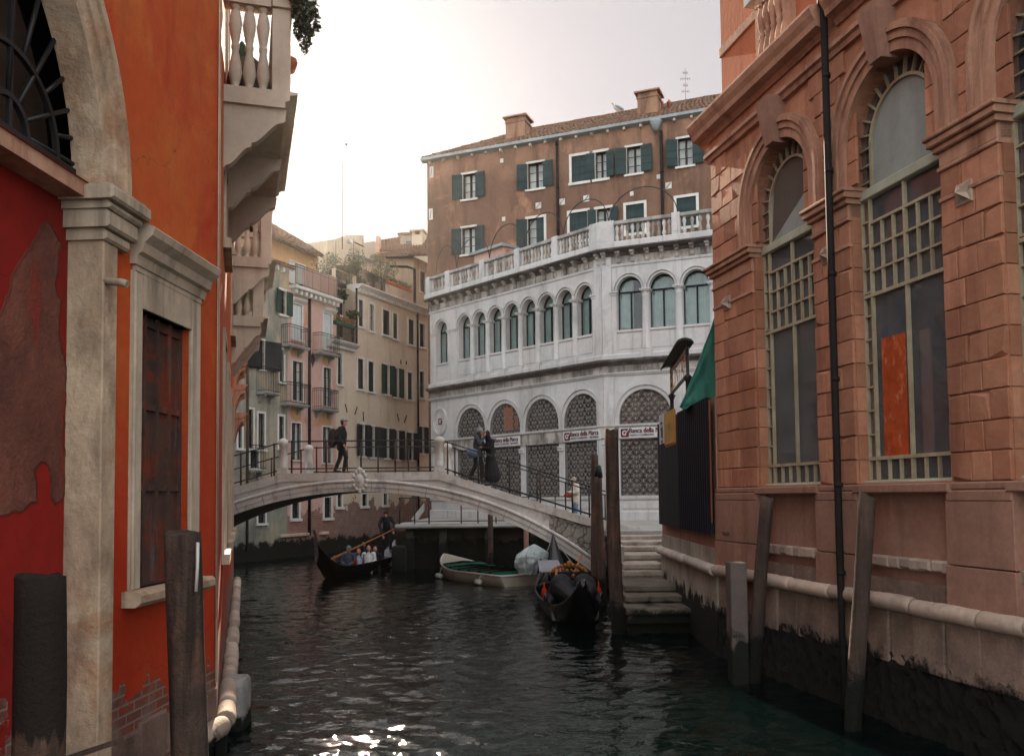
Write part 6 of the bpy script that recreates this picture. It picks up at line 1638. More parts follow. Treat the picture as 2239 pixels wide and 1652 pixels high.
for Y in (YB0 + .1, YB1 - .1):
    L = [V((x, Y, ctop(x))) for x in (XL + .1, -10.6, bp(5, [200])[0].x, bp(5, [535])[0].x)] + [V((pxl - .16, Y, ctop(pxl - .16)))]
    Fm = [V((pxl + .16, Y, zc_))] + [V((v.x, Y, zc_)) for v in bp(5, (712, 1060, 1410, 1755, 2108))] + [V((pxr - .16, Y, zc_))]
    Rr_ = [V((pxr + .16, Y, ctop(pxr + .16)))] + [V((v.x, Y, ctop(v.x))) for v in bp(8, (195, 425, 658, 888, 1127))] + [V((x, Y, ctop(x))) for x in (2.35, 3.2)]
    for P in (L[:-1], Fm[1:-1], Rr_[1:]):
        railing(brg, P, .98)
    for P, Q in ((L[-2], L[-1]), (Fm[0], Fm[1]), (Fm[-2], Fm[-1]), (Rr_[0], Rr_[1])):
        m = MB()
        for h in (.98, .14): m.tube([P + V((0, 0, h)), Q + V((0, 0, h))], .022, 6)
        m.build('rail_end', IRON, brg)
# ================================================================ QUAY
QY = 34.2
qx0 = at_y(870, 1141, QY).x
m = MB(); zq = GZ
poly = [(2.75, 25.4), (14, 25.4), (14, 46), (-4.0, 50), (qx0 - .1, 36.5), (qx0, QY), (2.75, QY)]
m.prism([V((x, y, zq - .16)) for x, y in poly], (0, 0, .16)); m.build('quay_pavement', QUAY, None, kind='structure')
m = MB(); n = 11
for i in range(n):
    x0, x1 = qx0 - .1 + (2.75 - qx0 + .1) * i / n, qx0 - .1 + (2.75 - qx0 + .1) * (i + 1) / n
    m.hexa([V((x, y, z)) for z in (zq - .17, zq + .004) for x, y in ((x0 + .004, QY - .14), (x1 - .004, QY - .14), (x1 - .004, QY + .3), (x0 + .004, QY + .3))])
m.tube([V((qx0 - .1, QY - .12, zq - .10)), V((2.75, QY - .12, zq - .10))], .08, 8); ke = m.build('quay_kerb', QUAY, None, kind='structure')
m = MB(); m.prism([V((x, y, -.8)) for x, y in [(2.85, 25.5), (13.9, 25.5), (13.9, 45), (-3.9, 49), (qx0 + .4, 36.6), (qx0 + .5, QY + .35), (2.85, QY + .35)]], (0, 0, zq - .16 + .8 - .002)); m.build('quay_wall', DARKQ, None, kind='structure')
# stone piers and brackets under the overhang
for x in (qx0 + .3, qx0 + 1.6, qx0 + 3.4, qx0 + 5.2):
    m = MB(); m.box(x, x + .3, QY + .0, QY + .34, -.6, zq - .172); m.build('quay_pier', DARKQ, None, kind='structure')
qr = empty('quay_railing', V((0, QY, zq)), 'long low iron railing along the quay edge seen under the bridge', 'railing')
X = [at_y(*q(9, x, 900), QY + .05).x for x in (1525, 1660, 1788)] + [at_y(*q(8, x, 1140), QY + .05).x for x in (55, 295, 420, 555, 800, 1000)] + [2.35]
railing(qr, [V((x, QY + .05, zq)) for x in sorted(X)], 1.02, bot=.10)
# pale stair parapet beyond the side canal
m = MB(); P = [at_y(*q(9, *c), 47.5) for c in ((1625, 985), (1745, 835), (1745, 905), (1690, 985))]; m.prism(P, (0, .5, 0)); m.build('stair_parapet', TRIM, None, 'small pale sloping stair parapet beyond the quay railing under the bridge', 'parapet')
# mooring stone at the left and the pale stone block by the quay
p = at_z(*q(3, 1130, 1500), 0)
m = MB(); c = at_z(516, 1585, 0.0)
m.add([], [])
z1 = .58
def blob_stone(c, sx, sy, z0, z1, mat, label, name='stone_block'):
    m = MB(); rings = []
    for j, (f, z) in enumerate(((.93, z0), (1.0, z0 + (z1 - z0) * .5), (.98, z1 - .12), (.90, z1 - .035), (.72, z1))):
        n = 16; g_ = []
        for i in range(n):
            t = 2 * PI * i / n; cc, ss = math.cos(t), math.sin(t); k = max(abs(cc), abs(ss)) ** -.75
            w = 1 + .05 * noise.noise(V((cc * 2, ss * 2, z * 3 + 5)))
            g_.append(V((c.x + cc * k * sx * f * w, c.y + ss * k * sy * f * w, z)))
        rings.append(g_)
    m.loft(rings); return m.build(name, mat, None, label, 'stone')
blob_stone(V((c.x, c.y, 0)), .135, .24, -.5, .60, weather('mooring_stone', (.34, .33, .31), (.22, .21, .2), 3, fine=.5, bump=.8, tide=.22), 'square pale stone standing in the water against the red palazzo')
c = at_z(*q(9, 1655, 1215), .9)
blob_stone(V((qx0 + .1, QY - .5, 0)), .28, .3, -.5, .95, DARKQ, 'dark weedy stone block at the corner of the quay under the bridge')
# ================================================================ WATER STEPS
wst = empty('water_steps', V((3.0, 20, -.3)), 'worn stone steps with green wooden lower treads leading down to the water', 'steps')
ye = [1159.4, 1170, 1182.5, 1193.7, 1211, 1231.6, 1247, 1279, 1302, 1330]
zz = [1.748, 1.64, 1.53, 1.42, 1.28, 1.12, .97, .80, .65, .50]
Ys = [at_z(1420, y, z).y for y, z in zip(ye, zz)]
for i, (y, z) in enumerate(zip(Ys, zz)):
    xl = 2.26 + (y - 17.6) * .112; xr = 3.66 if y < 21.3 else 4.6
    if y > 20.8 and y < 21.6: xr = 3.64
    yb = Ys[i - 1] + .25 if i else 25.45
    m = MB(); wood = i >= 7
    zb = -.6 if not wood else z - .16
    if wood and i == 7: zb = z - .2
    FX = Fr((xl, y), (1, 0), (0, -1))
    FX.cham(m, 0, xr - xl, z - .13, z, -(yb - y), .035, .02)
    if not wood: m.box(xl + .01, xr - .002, y + .01, yb, -.6, z - .128)
    else:
        m.box(xl + .03, xr - .03, y + .06, y + .12, z - .30, z - .128)
        for k in range(1, 4): pass
    m.build('step', WOODS if wood else STEP, wst)
m = MB(); m.box(2.26 + (Ys[9] - 17.6) * .112 + .05, 3.62, Ys[9] + .15, Ys[6] + .3, -.6, .33); m.build('step_footing', DARKQ, wst)
m = MB(); m.prism([V((2.80, 25.4, -.6)), V((2.62, 22.0, -.6)), V((2.80, 22.0, -.6)), V((2.98, 25.4, -.6))], (0, 0, 2.1)); m.build('side_wall', BASEW, wst)
# ================================================================ MOORING POSTS
def post(label, base, top, r0, r1, mat, tilt=.0, wob=.02, name='mooring_post', flat=True, ex=None):
    base, top = V(base), V(top)
    e = MB(); n = 14; k = 20; rings = []
    d = (top - base).normalized(); u = d.cross(V((0, 1, 0))).normalized(); w = d.cross(u)
    sd = R(0, 100)
    for i in range(k + 1):
        t = i / k; c = base.lerp(top, t) + u * wob * math.sin(t * 3.1 + sd)
        rad = r0 + (r1 - r0) * t
        g_ = []
        for j in range(n):
            a = 2 * PI * j / n
            rr = rad * (1 + .13 * noise.noise(V((math.cos(a) * 1.4 + sd, math.sin(a) * 1.4, t * 2.6))) + .06 * noise.noise(V((math.cos(a) * 5 + sd, math.sin(a) * 5, t * 2))))
            p = c + u * math.cos(a) * rr + w * math.sin(a) * rr
            if i == k: p += d * (tilt * math.cos(a + .6) + .035 * noise.noise(V((math.cos(a) * 2, math.sin(a) * 2, sd))))
            g_.append(p)
        rings.append(g_)
    e.loft(rings)
    return e.build(name, mat, None, label, 'mooring post', None)
def wp(x, y, Y): return at_y(x, y, Y)
A = wp(92, 1700, 5.2); B = wp(88, 1258, 5.2); post('thick dark post with flat top standing before the bare plaster patch', V((A.x, 5.2, -.8)), B, .145, .14, POSTT, .01, .0)
A = wp(411, 1652, 6.8); B = wp(398, 1162, 6.8); d = (A - B); 
lp = post('leaning brown post with a white metal strip in front of the shuttered doorway', B + d * (3.3 / d.length), B, .14, .135, POST, .012, .008)
m = MB(); p0, p1 = wp(432, 1185, 6.70), wp(428, 1292, 6.70)
m.tube([p0, p0.lerp(p1, .5) + V((.004, 0, 0)), p1], .014, 4); m.build('metal_strip', TRIM, lp)
def two(xt, yt, xb, yb, zb=0.0, ext=1.0):
    b = at_z(xb, yb, zb); t = at_y(xt, yt, b.y); d = (b - t).normalized(); return b + d * ext, t
b, t = two(1678, 1088, 1648, 1488); post('brown post leaning right beside the square steel pile', b, t, .115, .10, POSTG, .03)
b, t = two(1893, 1082, 1868, 1592); post('grey post leaning right under the wider of the two windows', b, t, .10, .095, POSTG, .05)
b, t = two(1336, 938, 1352, 1380); post('tallest brown post with rounded top at the foot of the water steps', b, t, .135, .145, POST, .0, .03)
b = V((at_y(1297, 1180, 24.6).x, 24.6, -.8)); t = at_y(1299, 992, 24.6); post('thick brown post standing closest to the bridge railing', b, t, .135, .10, POST, .05)
b = V((at_y(1318, 1200, 22.4).x, 22.4, -.8)); t = at_y(1308, 1042, 22.4); pb = post('post with a black pointed cap between two thicker posts', b, t, .115, .10, POST, .0)
m = MB(); m.tube([t + V((.006, 0, -.02)), t + V((-.004, 0, .27)), t + V((-.008, 0, .30))], [.112, .075, .05], 14); m.build('black_cap', IRON, pb)
for x, yt, yb, lb in ((1072, 1122, 1218, 'thin pole standing behind the green covered boat'), (1150, 1155, 1215, 'short thin pole standing beside the wrapped outboard motor')):
    b = at_y(x, yb, 33.4); post(lb, V((b.x, 33.4, -.7)), at_y(x, yt - 6, 33.4), .10, .10, PINKP if x == 1150 else POST, 0, .0, 'mooring_pole')
# square steel pile
b = at_z(1621, 1492, 0); z1 = at_y(1625, 1230, b.y).z
m = MB(); FX = Fr((b.x, b.y), (1, .0), (0, -1)); FX.cham(m, -.13, .12, -.7, z1, -.3, 0, .012); m.build('steel_pile', weather('steel_pile', (.15, .115, .10), (.11, .085, .075), 2, fine=.25, bump=.1, tide=.65, rough=.6), None, 'square steel pile with flat top standing in the water by the salmon house', 'pile')
# timber at the lower left corner
m = MB(); a, b_ = at_y(60, 1672, 5.6), at_y(243, 1612, 6.3); d = (b_ - a).normalized()
for k in range(2):
    o_ = V((0, .0, -.035 - .15 * k)); m.hexa([p + o_ + w for p in (a, b_) for w in (V((0, -.03, -.07 if k else -.02)), V((.05, .09, -.07 if k else -.02)), V((.05, .09, .05 if k else .02)), V((0, -.03, .05 if k else .02)))])
m.build('timber_beam', POSTG, None, 'weathered timber beam at the lower corner in front of the thick dark post', 'beam')
# ================================================================ BOATS
BLK = plain('gondola_lacquer', (.006, .006, .008), .22, .5, 0, .2, 12, .05)
BLKM = plain('black_leather', (.007, .007, .012), .55, .16, 0, .3)
STEEL = plain('bow_steel', (.55, .55, .56), .3, .6, .9)
GOLD = plain('gilt_carving', (.30, .12, .022), .45, .4, .3)
REDV = plain('red_cloth', (.40, .025, .008), .8, .2)
OARW = plain('oar_wood', (.30, .10, .032), .5, .3)
GREYD = plain('grey_deck', (.22, .22, .25), .4, .4)
def gondola(root, L, beam, bow_h, stern_h, sheer=.50, deck_a=.30, deck_f=.30):
    """hull along +Y = bow; local coordinates, water at z = 0"""
    n = 40
    def hb(t): return beam / 2 * max(0.03, (1 - abs(t) ** 2.4)) ** .85
    def zs(t):
        a = max(0, abs(t) - .40) / .60
        return sheer + (bow_h if t > 0 else stern_h) * a ** 4 * .98
    def zk(t): return -.12 + (zs(t) * 0 + (sheer + (bow_h if t > 0 else stern_h)) * .98) * (max(0, abs(t) - .48) / .52) ** 1.8
    outer = []
    for i in range(n + 1):
        t = -1 + 2 * i / n; b = hb(t); z1 = zs(t); z0 = min(zk(t), z1 - .1); y = t * L / 2
        outer.append([V((-b, y, z1)), V((-b * .97, y, z1 - .10)), V((-b * .74, y, z0 + .05)), V((-b * .3, y, z0)), V((b * .3, y, z0)), V((b * .74, y, z0 + .05)), V((b * .97, y, z1 - .10)), V((b, y, z1))])
    m = MB(); m.loft(outer, False, True, False)
    m.add(outer[0], [tuple(range(8))]); m.add(outer[-1], [tuple(range(8))])
    hull = m.build('hull', BLK, root)
    m = MB()
    for s in (-1, 1): m.tube([V((s * (hb(t) - .01), t * L / 2, zs(t) + .012)) for t in [-1 + 2 * i / 40 for i in range(41)]], .028, 6)
    m.build('gunwale', BLK, root)
    def deckp(t0, t1, mat, name, rise=.07):
        m = MB(); k = 16; rr = []
        for i in range(k + 1):
            t = t0 + (t1 - t0) * i / k; b = max(hb(t) - .02, .01); rr.append([V((-b, t * L / 2, zs(t) - .01)), V((-b * .5, t * L / 2, zs(t) + rise * .7)), V((0, t * L / 2, zs(t) + rise)), V((b * .5, t * L / 2, zs(t) + rise * .7)), V((b, t * L / 2, zs(t) - .01))])
        m.loft(rr, False, True, False); e = rr[0] if abs(t0) < abs(t1) else rr[-1]
        m.add(list(e) + [V((e[-1].x, e[-1].y, .1)), V((e[0].x, e[0].y, .1))], [tuple(range(7))])
        return m.build(name, mat, root)
    m = MB(); k = 20; rr = []
    for i in range(k + 1):
        t = -1 + deck_a * 2 * .9 + (2 - .9 * 2 * (deck_a + deck_f)) * i / k; b = hb(t) * .86; rr.append([V((-b, t * L / 2, .10)), V((b, t * L / 2, .10))])
    m.loft(rr, False, False, False); m.build('floor', BLKM, root)
    return hb, zs, deckp
def ferro(root, L, zb):
    m = MB(); y = L / 2
    prof = [(0, .0), (-.10, .16), (-.08, .42), (.0, .68), (.10, .80), (.20, .86), (.24, .82), (.15, .74), (.10, .66), (.16, .64), (.16, .60), (.10, .59), (.14, .50), (.14, .46), (.07, .45), (.13, .37), (.13, .33), (.06, .32), (.12, .24), (.12, .2), (.06, .18), (.09, .05)]
    m.prism([V((-.03, y + a * 1.0, zb - .55 + z * 1.25)) for a, z in prof], (.06, 0, 0)); return m.build('bow_iron', STEEL, root)
# ---- moving gondola: bow towards the camera
g1 = bpy.data.objects.new('gondola', None); COL.objects.link(g1); OFF[g1.name] = V((0, 0, 0)); tag(g1, 'black gondola with steel prow carrying seated passengers and a standing gondolier', 'gondola', 'gondolas')
L1 = 8.8
hb, zsf, deckp = gondola(g1, L1, 1.42, .95, .62, .46)
deckp(.50, .985, BLK, 'fore_deck'); deckp(-.985, -.46, GREYD, 'aft_deck', .05)
ferro(g1, L1, 1.30)
m = MB(); m.box(-.48, .48, -1.3, -.75, .15, .42); m.box(-.46, .46, -1.42, -1.3, .15, .95); m.build('seat', BLKM, g1)
m = MB(); m.box(-.45, .45, .55, .95, .12, .36); m.build('bench', BLKM, g1)
for s in (-1, 1):
    m = MB(); x = s * (hb(.5) - .03); m.lathe(V((x, .5 * L1 / 2, zsf(.5))), [(.04, 0), (.08, .06), (.06, .16), (.015, .30)], 8); m.build('red_tassel', REDV, g1)
    m = MB(); m.lathe(V((x, .30 * L1 / 2, zsf(.3))), [(.03, 0), (.04, .1), (.015, .22), (.03, .3)], 8); m.build('gilt_ornament', GOLD, g1)
m = MB(); m.tube([V((.60, -2.2, .5)), V((.66, -2.2, .75)), V((.60, -2.15, .95)), V((.68, -2.2, 1.05))], [.06, .05, .05, .03], 8); m.build('forcola', OARW, g1)
G1P = V((-5.80, 33.3, -.06)); G1R = math.radians(180 - 9.4)
# ---- moored gondola: end-on
g2 = bpy.data.objects.new('gondola', None); COL.objects.link(g2); OFF[g2.name] = V((0, 0, 0)); tag(g2, 'empty moored black gondola with two rounded leather covers seen end-on by the steps', 'gondola', 'gondolas')
L2 = 8.4
hb2, zs2, deckp2 = gondola(g2, L2, 1.46, .72, .95, .42)
deckp2(.60, .985, BLK, 'fore_deck', .09); deckp2(-.985, -.50, BLK, 'aft_deck', .08)
m = MB()
for s in (-1, 1):
    m.ell(V((s * .26, 2.0, .72)), .29, .50, .36, 20, 14); m.cap2(V((s * .24, 2.3, .72)), .26, V((s * .10, 3.35, .62)), .10); m.cap2(V((s * .40, 1.9, .60)), .20, V((s * .56, 2.4, .46)), .06)
m.cap2(V((0, 2.6, .74)), .10, V((0, 3.9, .88)), .035)
remesh(m, 'leather_cover', BLKM, g2, .022, 5)
for s in (-1, 1):
    m = MB(); m.lathe(V((s * (hb2(.42) - .02), .42 * L2 / 2 - .1, zs2(.42))), [(.02, 0), (.03, .08), (.06, .12), (.07, .2), (.055, .26), (.02, .32), (.012, .44)], 10); m.build('red_pompom', REDV, g2)
    m = MB(); m.tube([V((s * (hb2(.44) - .04), .44 * L2 / 2, zs2(.44) + .02)), V((s * (hb2(.5) - .0), .5 * L2 / 2, zs2(.5) + .12)), V((s * (hb2(.46) + .02), .48 * L2 / 2, zs2(.5) + .22))], [.06, .05, .02], 8); m.build('deck_ornament', BLK, g2)
m = MB()   # gilt carved backrest
c = V((0, 1.15, .98))
for i in range(15):
    t = PI * (i + .0) / 14; m.ell(c + V((.42 * math.cos(t), 0, .22 * math.sin(t))), .05, .03, .05, 8, 6)
for i in range(22): m.ell(c + V((R(-.33, .33), R(-.01, .02), R(-.04, .14))), R(.03, .055), .025, R(.02, .05), 8, 6)
m.ell(c + V((0, 0, .24)), .07, .04, .09, 8, 6); m.box(-.44, .44, 1.16, 1.19, .5, 1.02); m.build('gilt_backrest', GOLD, g2)
m = MB(); m.box(-.45, .45, 1.2, 1.3, .3, 1.05); m.build('backrest', BLKM, g2)
m = MB(); m.box(-.46, .46, .5, 1.15, .14, .5); m.build('seat', BLKM, g2)
m = MB(); m.hexa([V((.02, -.4, .9)), V((.62, -.4, .9)), V((.60, -1.5, 1.1)), V((.05, -1.5, 1.1)), V((.02, -.4, .93)), V((.62, -.4, .93)), V((.60, -1.5, 1.13)), V((.05, -1.5, 1.13))]); m.build('folded_sheet', GREYD, g2)
# tall draped stern
m = MB(); rr = []
for i in range(9):
    t = i / 8; y = -2.4 - 1.7 * t; w = .40 * (1 - t) ** .8 + .05; zt_ = .75 + 1.0 * t ** 1.3
    rr.append([V((-w, y, .5 + .4 * t)), V((-w * .75, y, zt_ - .12)), V((0, y, zt_)), V((w * .75, y, zt_ - .12)), V((w, y, .5 + .4 * t))])
m.loft(rr, False, True, False); m.build('stern_cover', BLK, g2)
m = MB(); m.tube([V((0, -4.25, 1.62)), V((.3, -3.0, 1.15)), V((.66, -1.2, .55))], .014, 5); m.tube([V((0, -4.25, 1.62)), V((-.3, -3.0, 1.15)), V((-.66, -1.2, .55))], .014, 5); m.build('mooring_line', plain('grey_rope', (.16, .16, .15), .8), g2)
pn = at_z(1233, 1371, 0)
place(g2, V((1.30, 18.6 + L2 / 2 - .85, -.05)), math.radians(180 + 1.5))
m = MB(); a = at_z(1214, 1320, .35); b = at_y(1216, 1243, a.y + .6); m.tube([a, b], [.035, .03], 8)
ob = m.build('oar', OARW, None, 'short wooden oar standing upright at the side of the moored gondola', 'oar')
m = MB(); a = at_y(1252, 1260, 20.6); b = at_y(1272, 1212, 21.4); m.tube([a, b], [.04, .025], 8); m.build('oar', OARW, None, 'wooden oar lying slanted across the seat of the moored gondola', 'oar')
# ---- small open boat with green cover
bt = bpy.data.objects.new('small_boat', None); COL.objects.link(bt); OFF[bt.name] = V((0, 0, 0)); tag(bt, 'small cream open boat with green slatted cover moored at the quay', 'boat')
Lb_ = 4.9; n = 24
BOATC = weather('boat_paint', (.42, .36, .28), (.34, .29, .23), 2, streak=(.18, .14, .10), amt=.4, local=True, rough=.5)
def hbb(t): return .92 * (1 - max(0, t) ** 2.6 * .97) * (1 - .12 * max(0, -t))
def zsb(t): return .36 + .40 * max(0, t) ** 2
m = MB(); rr = []
for i in range(n + 1):
    t = -1 + 2 * i / n; b = hbb(t); y = t * Lb_ / 2; z = zsb(t); k = -.1 + .55 * max(0, t - .5) ** 1.5
    rr.append([V((-b, y, z)), V((-b * .98, y, z - .10)), V((-b * .80, y + (-.12 * max(0, t)), k)), V((b * .80, y - .12 * max(0, t), k)), V((b * .98, y, z - .10)), V((b, y, z))])
m.loft(rr, False, True, False); m.add(rr[0], [tuple(range(6))]); m.build('hull', BOATC, bt)
m = MB()
for s in (-1, 1): m.tube([V((s * (hbb(t) + .005), t * Lb_ / 2, zsb(t))) for t in [-1 + 2 * i / 24 for i in range(25)]], .035, 6)
m.tube([V((-hbb(-1), -Lb_ / 2, zsb(-1))), V((hbb(-1), -Lb_ / 2, zsb(-1)))], .035, 6); m.build('gunwale', TRIM, bt)
m = MB(); rr = [[V((-hbb(t) + .03, t * Lb_ / 2, zsb(t))), V((0, t * Lb_ / 2, zsb(t) + .05)), V((hbb(t) - .03, t * Lb_ / 2, zsb(t)))] for t in [.52 + .48 * i / 8 for i in range(9)]]
m.loft(rr, False, True, False); m.build('bow_deck', BOATC, bt)
GC = weather('green_boat_cover', (.012, .16, .10), (.01, .12, .08), 2, fine=.3, local=True)
for i in range(6):
    t0, t1 = -.92 + i * .24, -.92 + i * .24 + .175
    m = MB(); m.hexa([V((-hbb(t0) + .06, t0 * Lb_ / 2, zsb(t0) - .06)), V((hbb(t0) - .06, t0 * Lb_ / 2, zsb(t0) - .06)), V((hbb(t1) - .06, t1 * Lb_ / 2, zsb(t1) - .06)), V((-hbb(t1) + .06, t1 * Lb_ / 2, zsb(t1) - .06)), V((-hbb(t0) + .06, t0 * Lb_ / 2, zsb(t0) + .05)), V((hbb(t0) - .06, t0 * Lb_ / 2, zsb(t0) + .05)), V((hbb(t1) - .06, t1 * Lb_ / 2, zsb(t1) + .08)), V((-hbb(t1) + .06, t1 * Lb_ / 2, zsb(t1) + .08))]); m.build('green_cover', GC, bt)
    m = MB(); t2 = t1 + .035; m.tube([V((-hbb(t2) + .02, t2 * Lb_ / 2, zsb(t2) + .05)), V((0, t2 * Lb_ / 2, zsb(t2) + .11)), V((hbb(t2) - .02, t2 * Lb_ / 2, zsb(t2) + .05))], .045, 6); m.build('gap_bar', POSTG, bt)  # dark bars added to stand in for the shaded gaps between slats
m = MB(); rr = [[V((-hbb(t) + .05, t * Lb_ / 2, zsb(t) - .1)), V((hbb(t) - .05, t * Lb_ / 2, zsb(t) - .1))] for t in [-1 + 1.6 * i / 8 for i in range(9)]]; m.loft(rr, False, False, False); m.build('inner_floor', ROOM, bt)
for t in (.55, -.55):
    m = MB(); s = -1; x = -(hbb(t) + .12); m.tube([V((x, t * Lb_ / 2 - .16, .12)), V((x, t * Lb_ / 2 - .13, .12)), V((x, t * Lb_ / 2 + .13, .12)), V((x, t * Lb_ / 2 + .16, .12))], [.03, .085, .085, .03], 10); m.tube([V((x, t * Lb_ / 2, .15)), V((x + .14, t * Lb_ / 2, zsb(t)))], .012, 4); m.build('fender', TRIM, bt)
# wrapped outboard
pA = at_z(985, 1240, .1); 
bow = V((at_y(966, 1203, 31.6).x, 31.6, 0)); stn = V((at_y(1150, 1240, 27.3).x, 27.3, 0))
dv = (bow - stn); mid_ = (bow + stn) / 2
place(bt, V((mid_.x, mid_.y, -.02)), math.atan2(-dv.x, dv.y)); SC = dv.length / Lb_; bt.scale = (1, 1, 1)
m = MB(); c = at_y(1168, 1224, 26.2)
TARP = weather('pale_plastic_tarp', (.40, .46, .45), (.26, .31, .305), 2.2, streak=(.5, .54, .53), amt=.5, fine=.15, bump=.5, bdist=.03, rough=.45)
rings = []
for j in range(49):
    t = j / 48; z = -.42 + .90 * t; rad = float(np.interp(t * 12, range(13), [.30, .33, .37, .42, .46, .49, .50, .48, .44, .38, .29, .17, .02]))
    g_ = []
    for i in range(80):
        a = 2 * PI * i / 80; w = 1 + .13 * math.sin(a * 7 + t * 3) * (1.1 - t) + .06 * math.sin(a * 17 + t * 5) + .20 * noise.noise(V((math.cos(a) * 2.5, math.sin(a) * 2.5, t * 4))) - .16 * abs(noise.noise(V((math.cos(a) * 5 + t * 3, math.sin(a) * 5, t * 5)))) - .10 * abs(noise.noise(V((math.cos(a) * 11, math.sin(a) * 11 + t * 4, t * 7))))
        g_.append(c + V((rad * w * math.cos(a) * 1.05 - .22 * (t - .5) * 0 - .12 * (1 - t), rad * w * math.sin(a) * .8, z)))
    rings.append(g_)
m.loft(rings); m.build('wrapped_outboard', TARP, None, 'outboard motor wrapped in crumpled pale plastic at the stern of the small boat', 'motor')
m = MB(); a = c + V((.12, -.42, -.35)); m.tube([a, a + V((.03, -.03, .25)), a + V((.06, 0, .42))], [.06, .05, .035], 8); m.build('wooden_bracket', POST, None, 'curved wooden rowing fork in front of the wrapped outboard motor', 'rowlock')
# ================================================================ PEOPLE
SKIN = weather('skin', (.46, .20, .125), (.40, .16, .10), 8, fine=.1, bump=.1, local=True, rough=.55)
CB = plain('black_cloth', (.011, .011, .013), .85, .2, 0, .4)
CN = plain('navy_jacket', (.055, .065, .10), .7, .3, 0, .3)
CGR = plain('grey_wool', (.17, .19, .21), .9, .2, 0, .3)
CWH = plain('white_puffer', (.50, .45, .37), .7, .3, 0, .2)
CWW = plain('white_wool', (.58, .57, .55), .8, .3, 0, .2)
CLB = plain('pale_blue_cloth', (.30, .37, .46), .8, .3, 0, .3)
JEAN = plain('jeans', (.15, .23, .34), .85, .2, 0, .3)
HAIRD = plain('dark_hair', (.014, .010, .008), .5, .4, 0, .4)
TROU = plain('dark_trousers', (.018, .018, .02), .85, .2, 0, .3)
SHOE = plain('dark_shoe', (.02, .018, .017), .6, .4)
BEIGW = plain('patterned_wool', (.34, .28, .23), .9, .2, 0, .5, 40)
BAGB = plain('slate_bag', (.085, .115, .165), .6, .3)
REDB_ = plain('red_bag', (.35, .01, .015), .7, .3)
PH = plain('phone', (.02, .02, .022), .3, .5)
def J(**k):
    d = dict(hip=(0, 0, .93), chest=(0, 0, 1.27), neck=(0, -.01, 1.47), head=(0, .025, 1.625), ls=(-.185, 0, 1.41), rs=(.185, 0, 1.41), le=(-.235, -.03, 1.13), re=(.235, -.03, 1.13),
             lw=(-.245, .06, .89), rw=(.245, .06, .89), lh=(-.09, 0, .92), rh=(.09, 0, .92), lk=(-.10, .02, .50), rk=(.10, .02, .50), la=(-.10, 0, .085), ra=(.10, 0, .085), face=(0, 1, 0))
    d.update(k); return {a: V(b) for a, b in d.items()}
def hand(m, e, w, curl=.5, side=1):
    d = (w - e).normalized()
    h = V((0, 0, 1)) if abs(d.z) < .8 else V((0, 1, 0))
    u = d.cross(h).normalized(); v = u.cross(d)
    m.cap2(w, .024, w + d * .07, .034)
    for i, (o, L) in enumerate(((-.028, .068), (-.010, .078), (.010, .074), (.027, .058))):
        b = w + d * .095 + u * o
        k = b + d * L * .5 - v * L * .25 * curl; t = k + d * L * .4 * (1 - curl) - v * L * .5 * curl
        m.cap2(b, .0095, k, .009); m.cap2(k, .009, t, .008)
    tb = w + d * .035 + u * side * .03; m.cap2(tb, .012, tb + d * .04 + u * side * .028, .010); m.cap2(tb + d * .04 + u * side * .028, .010, tb + d * .068 + u * side * .022 - v * .01, .008)
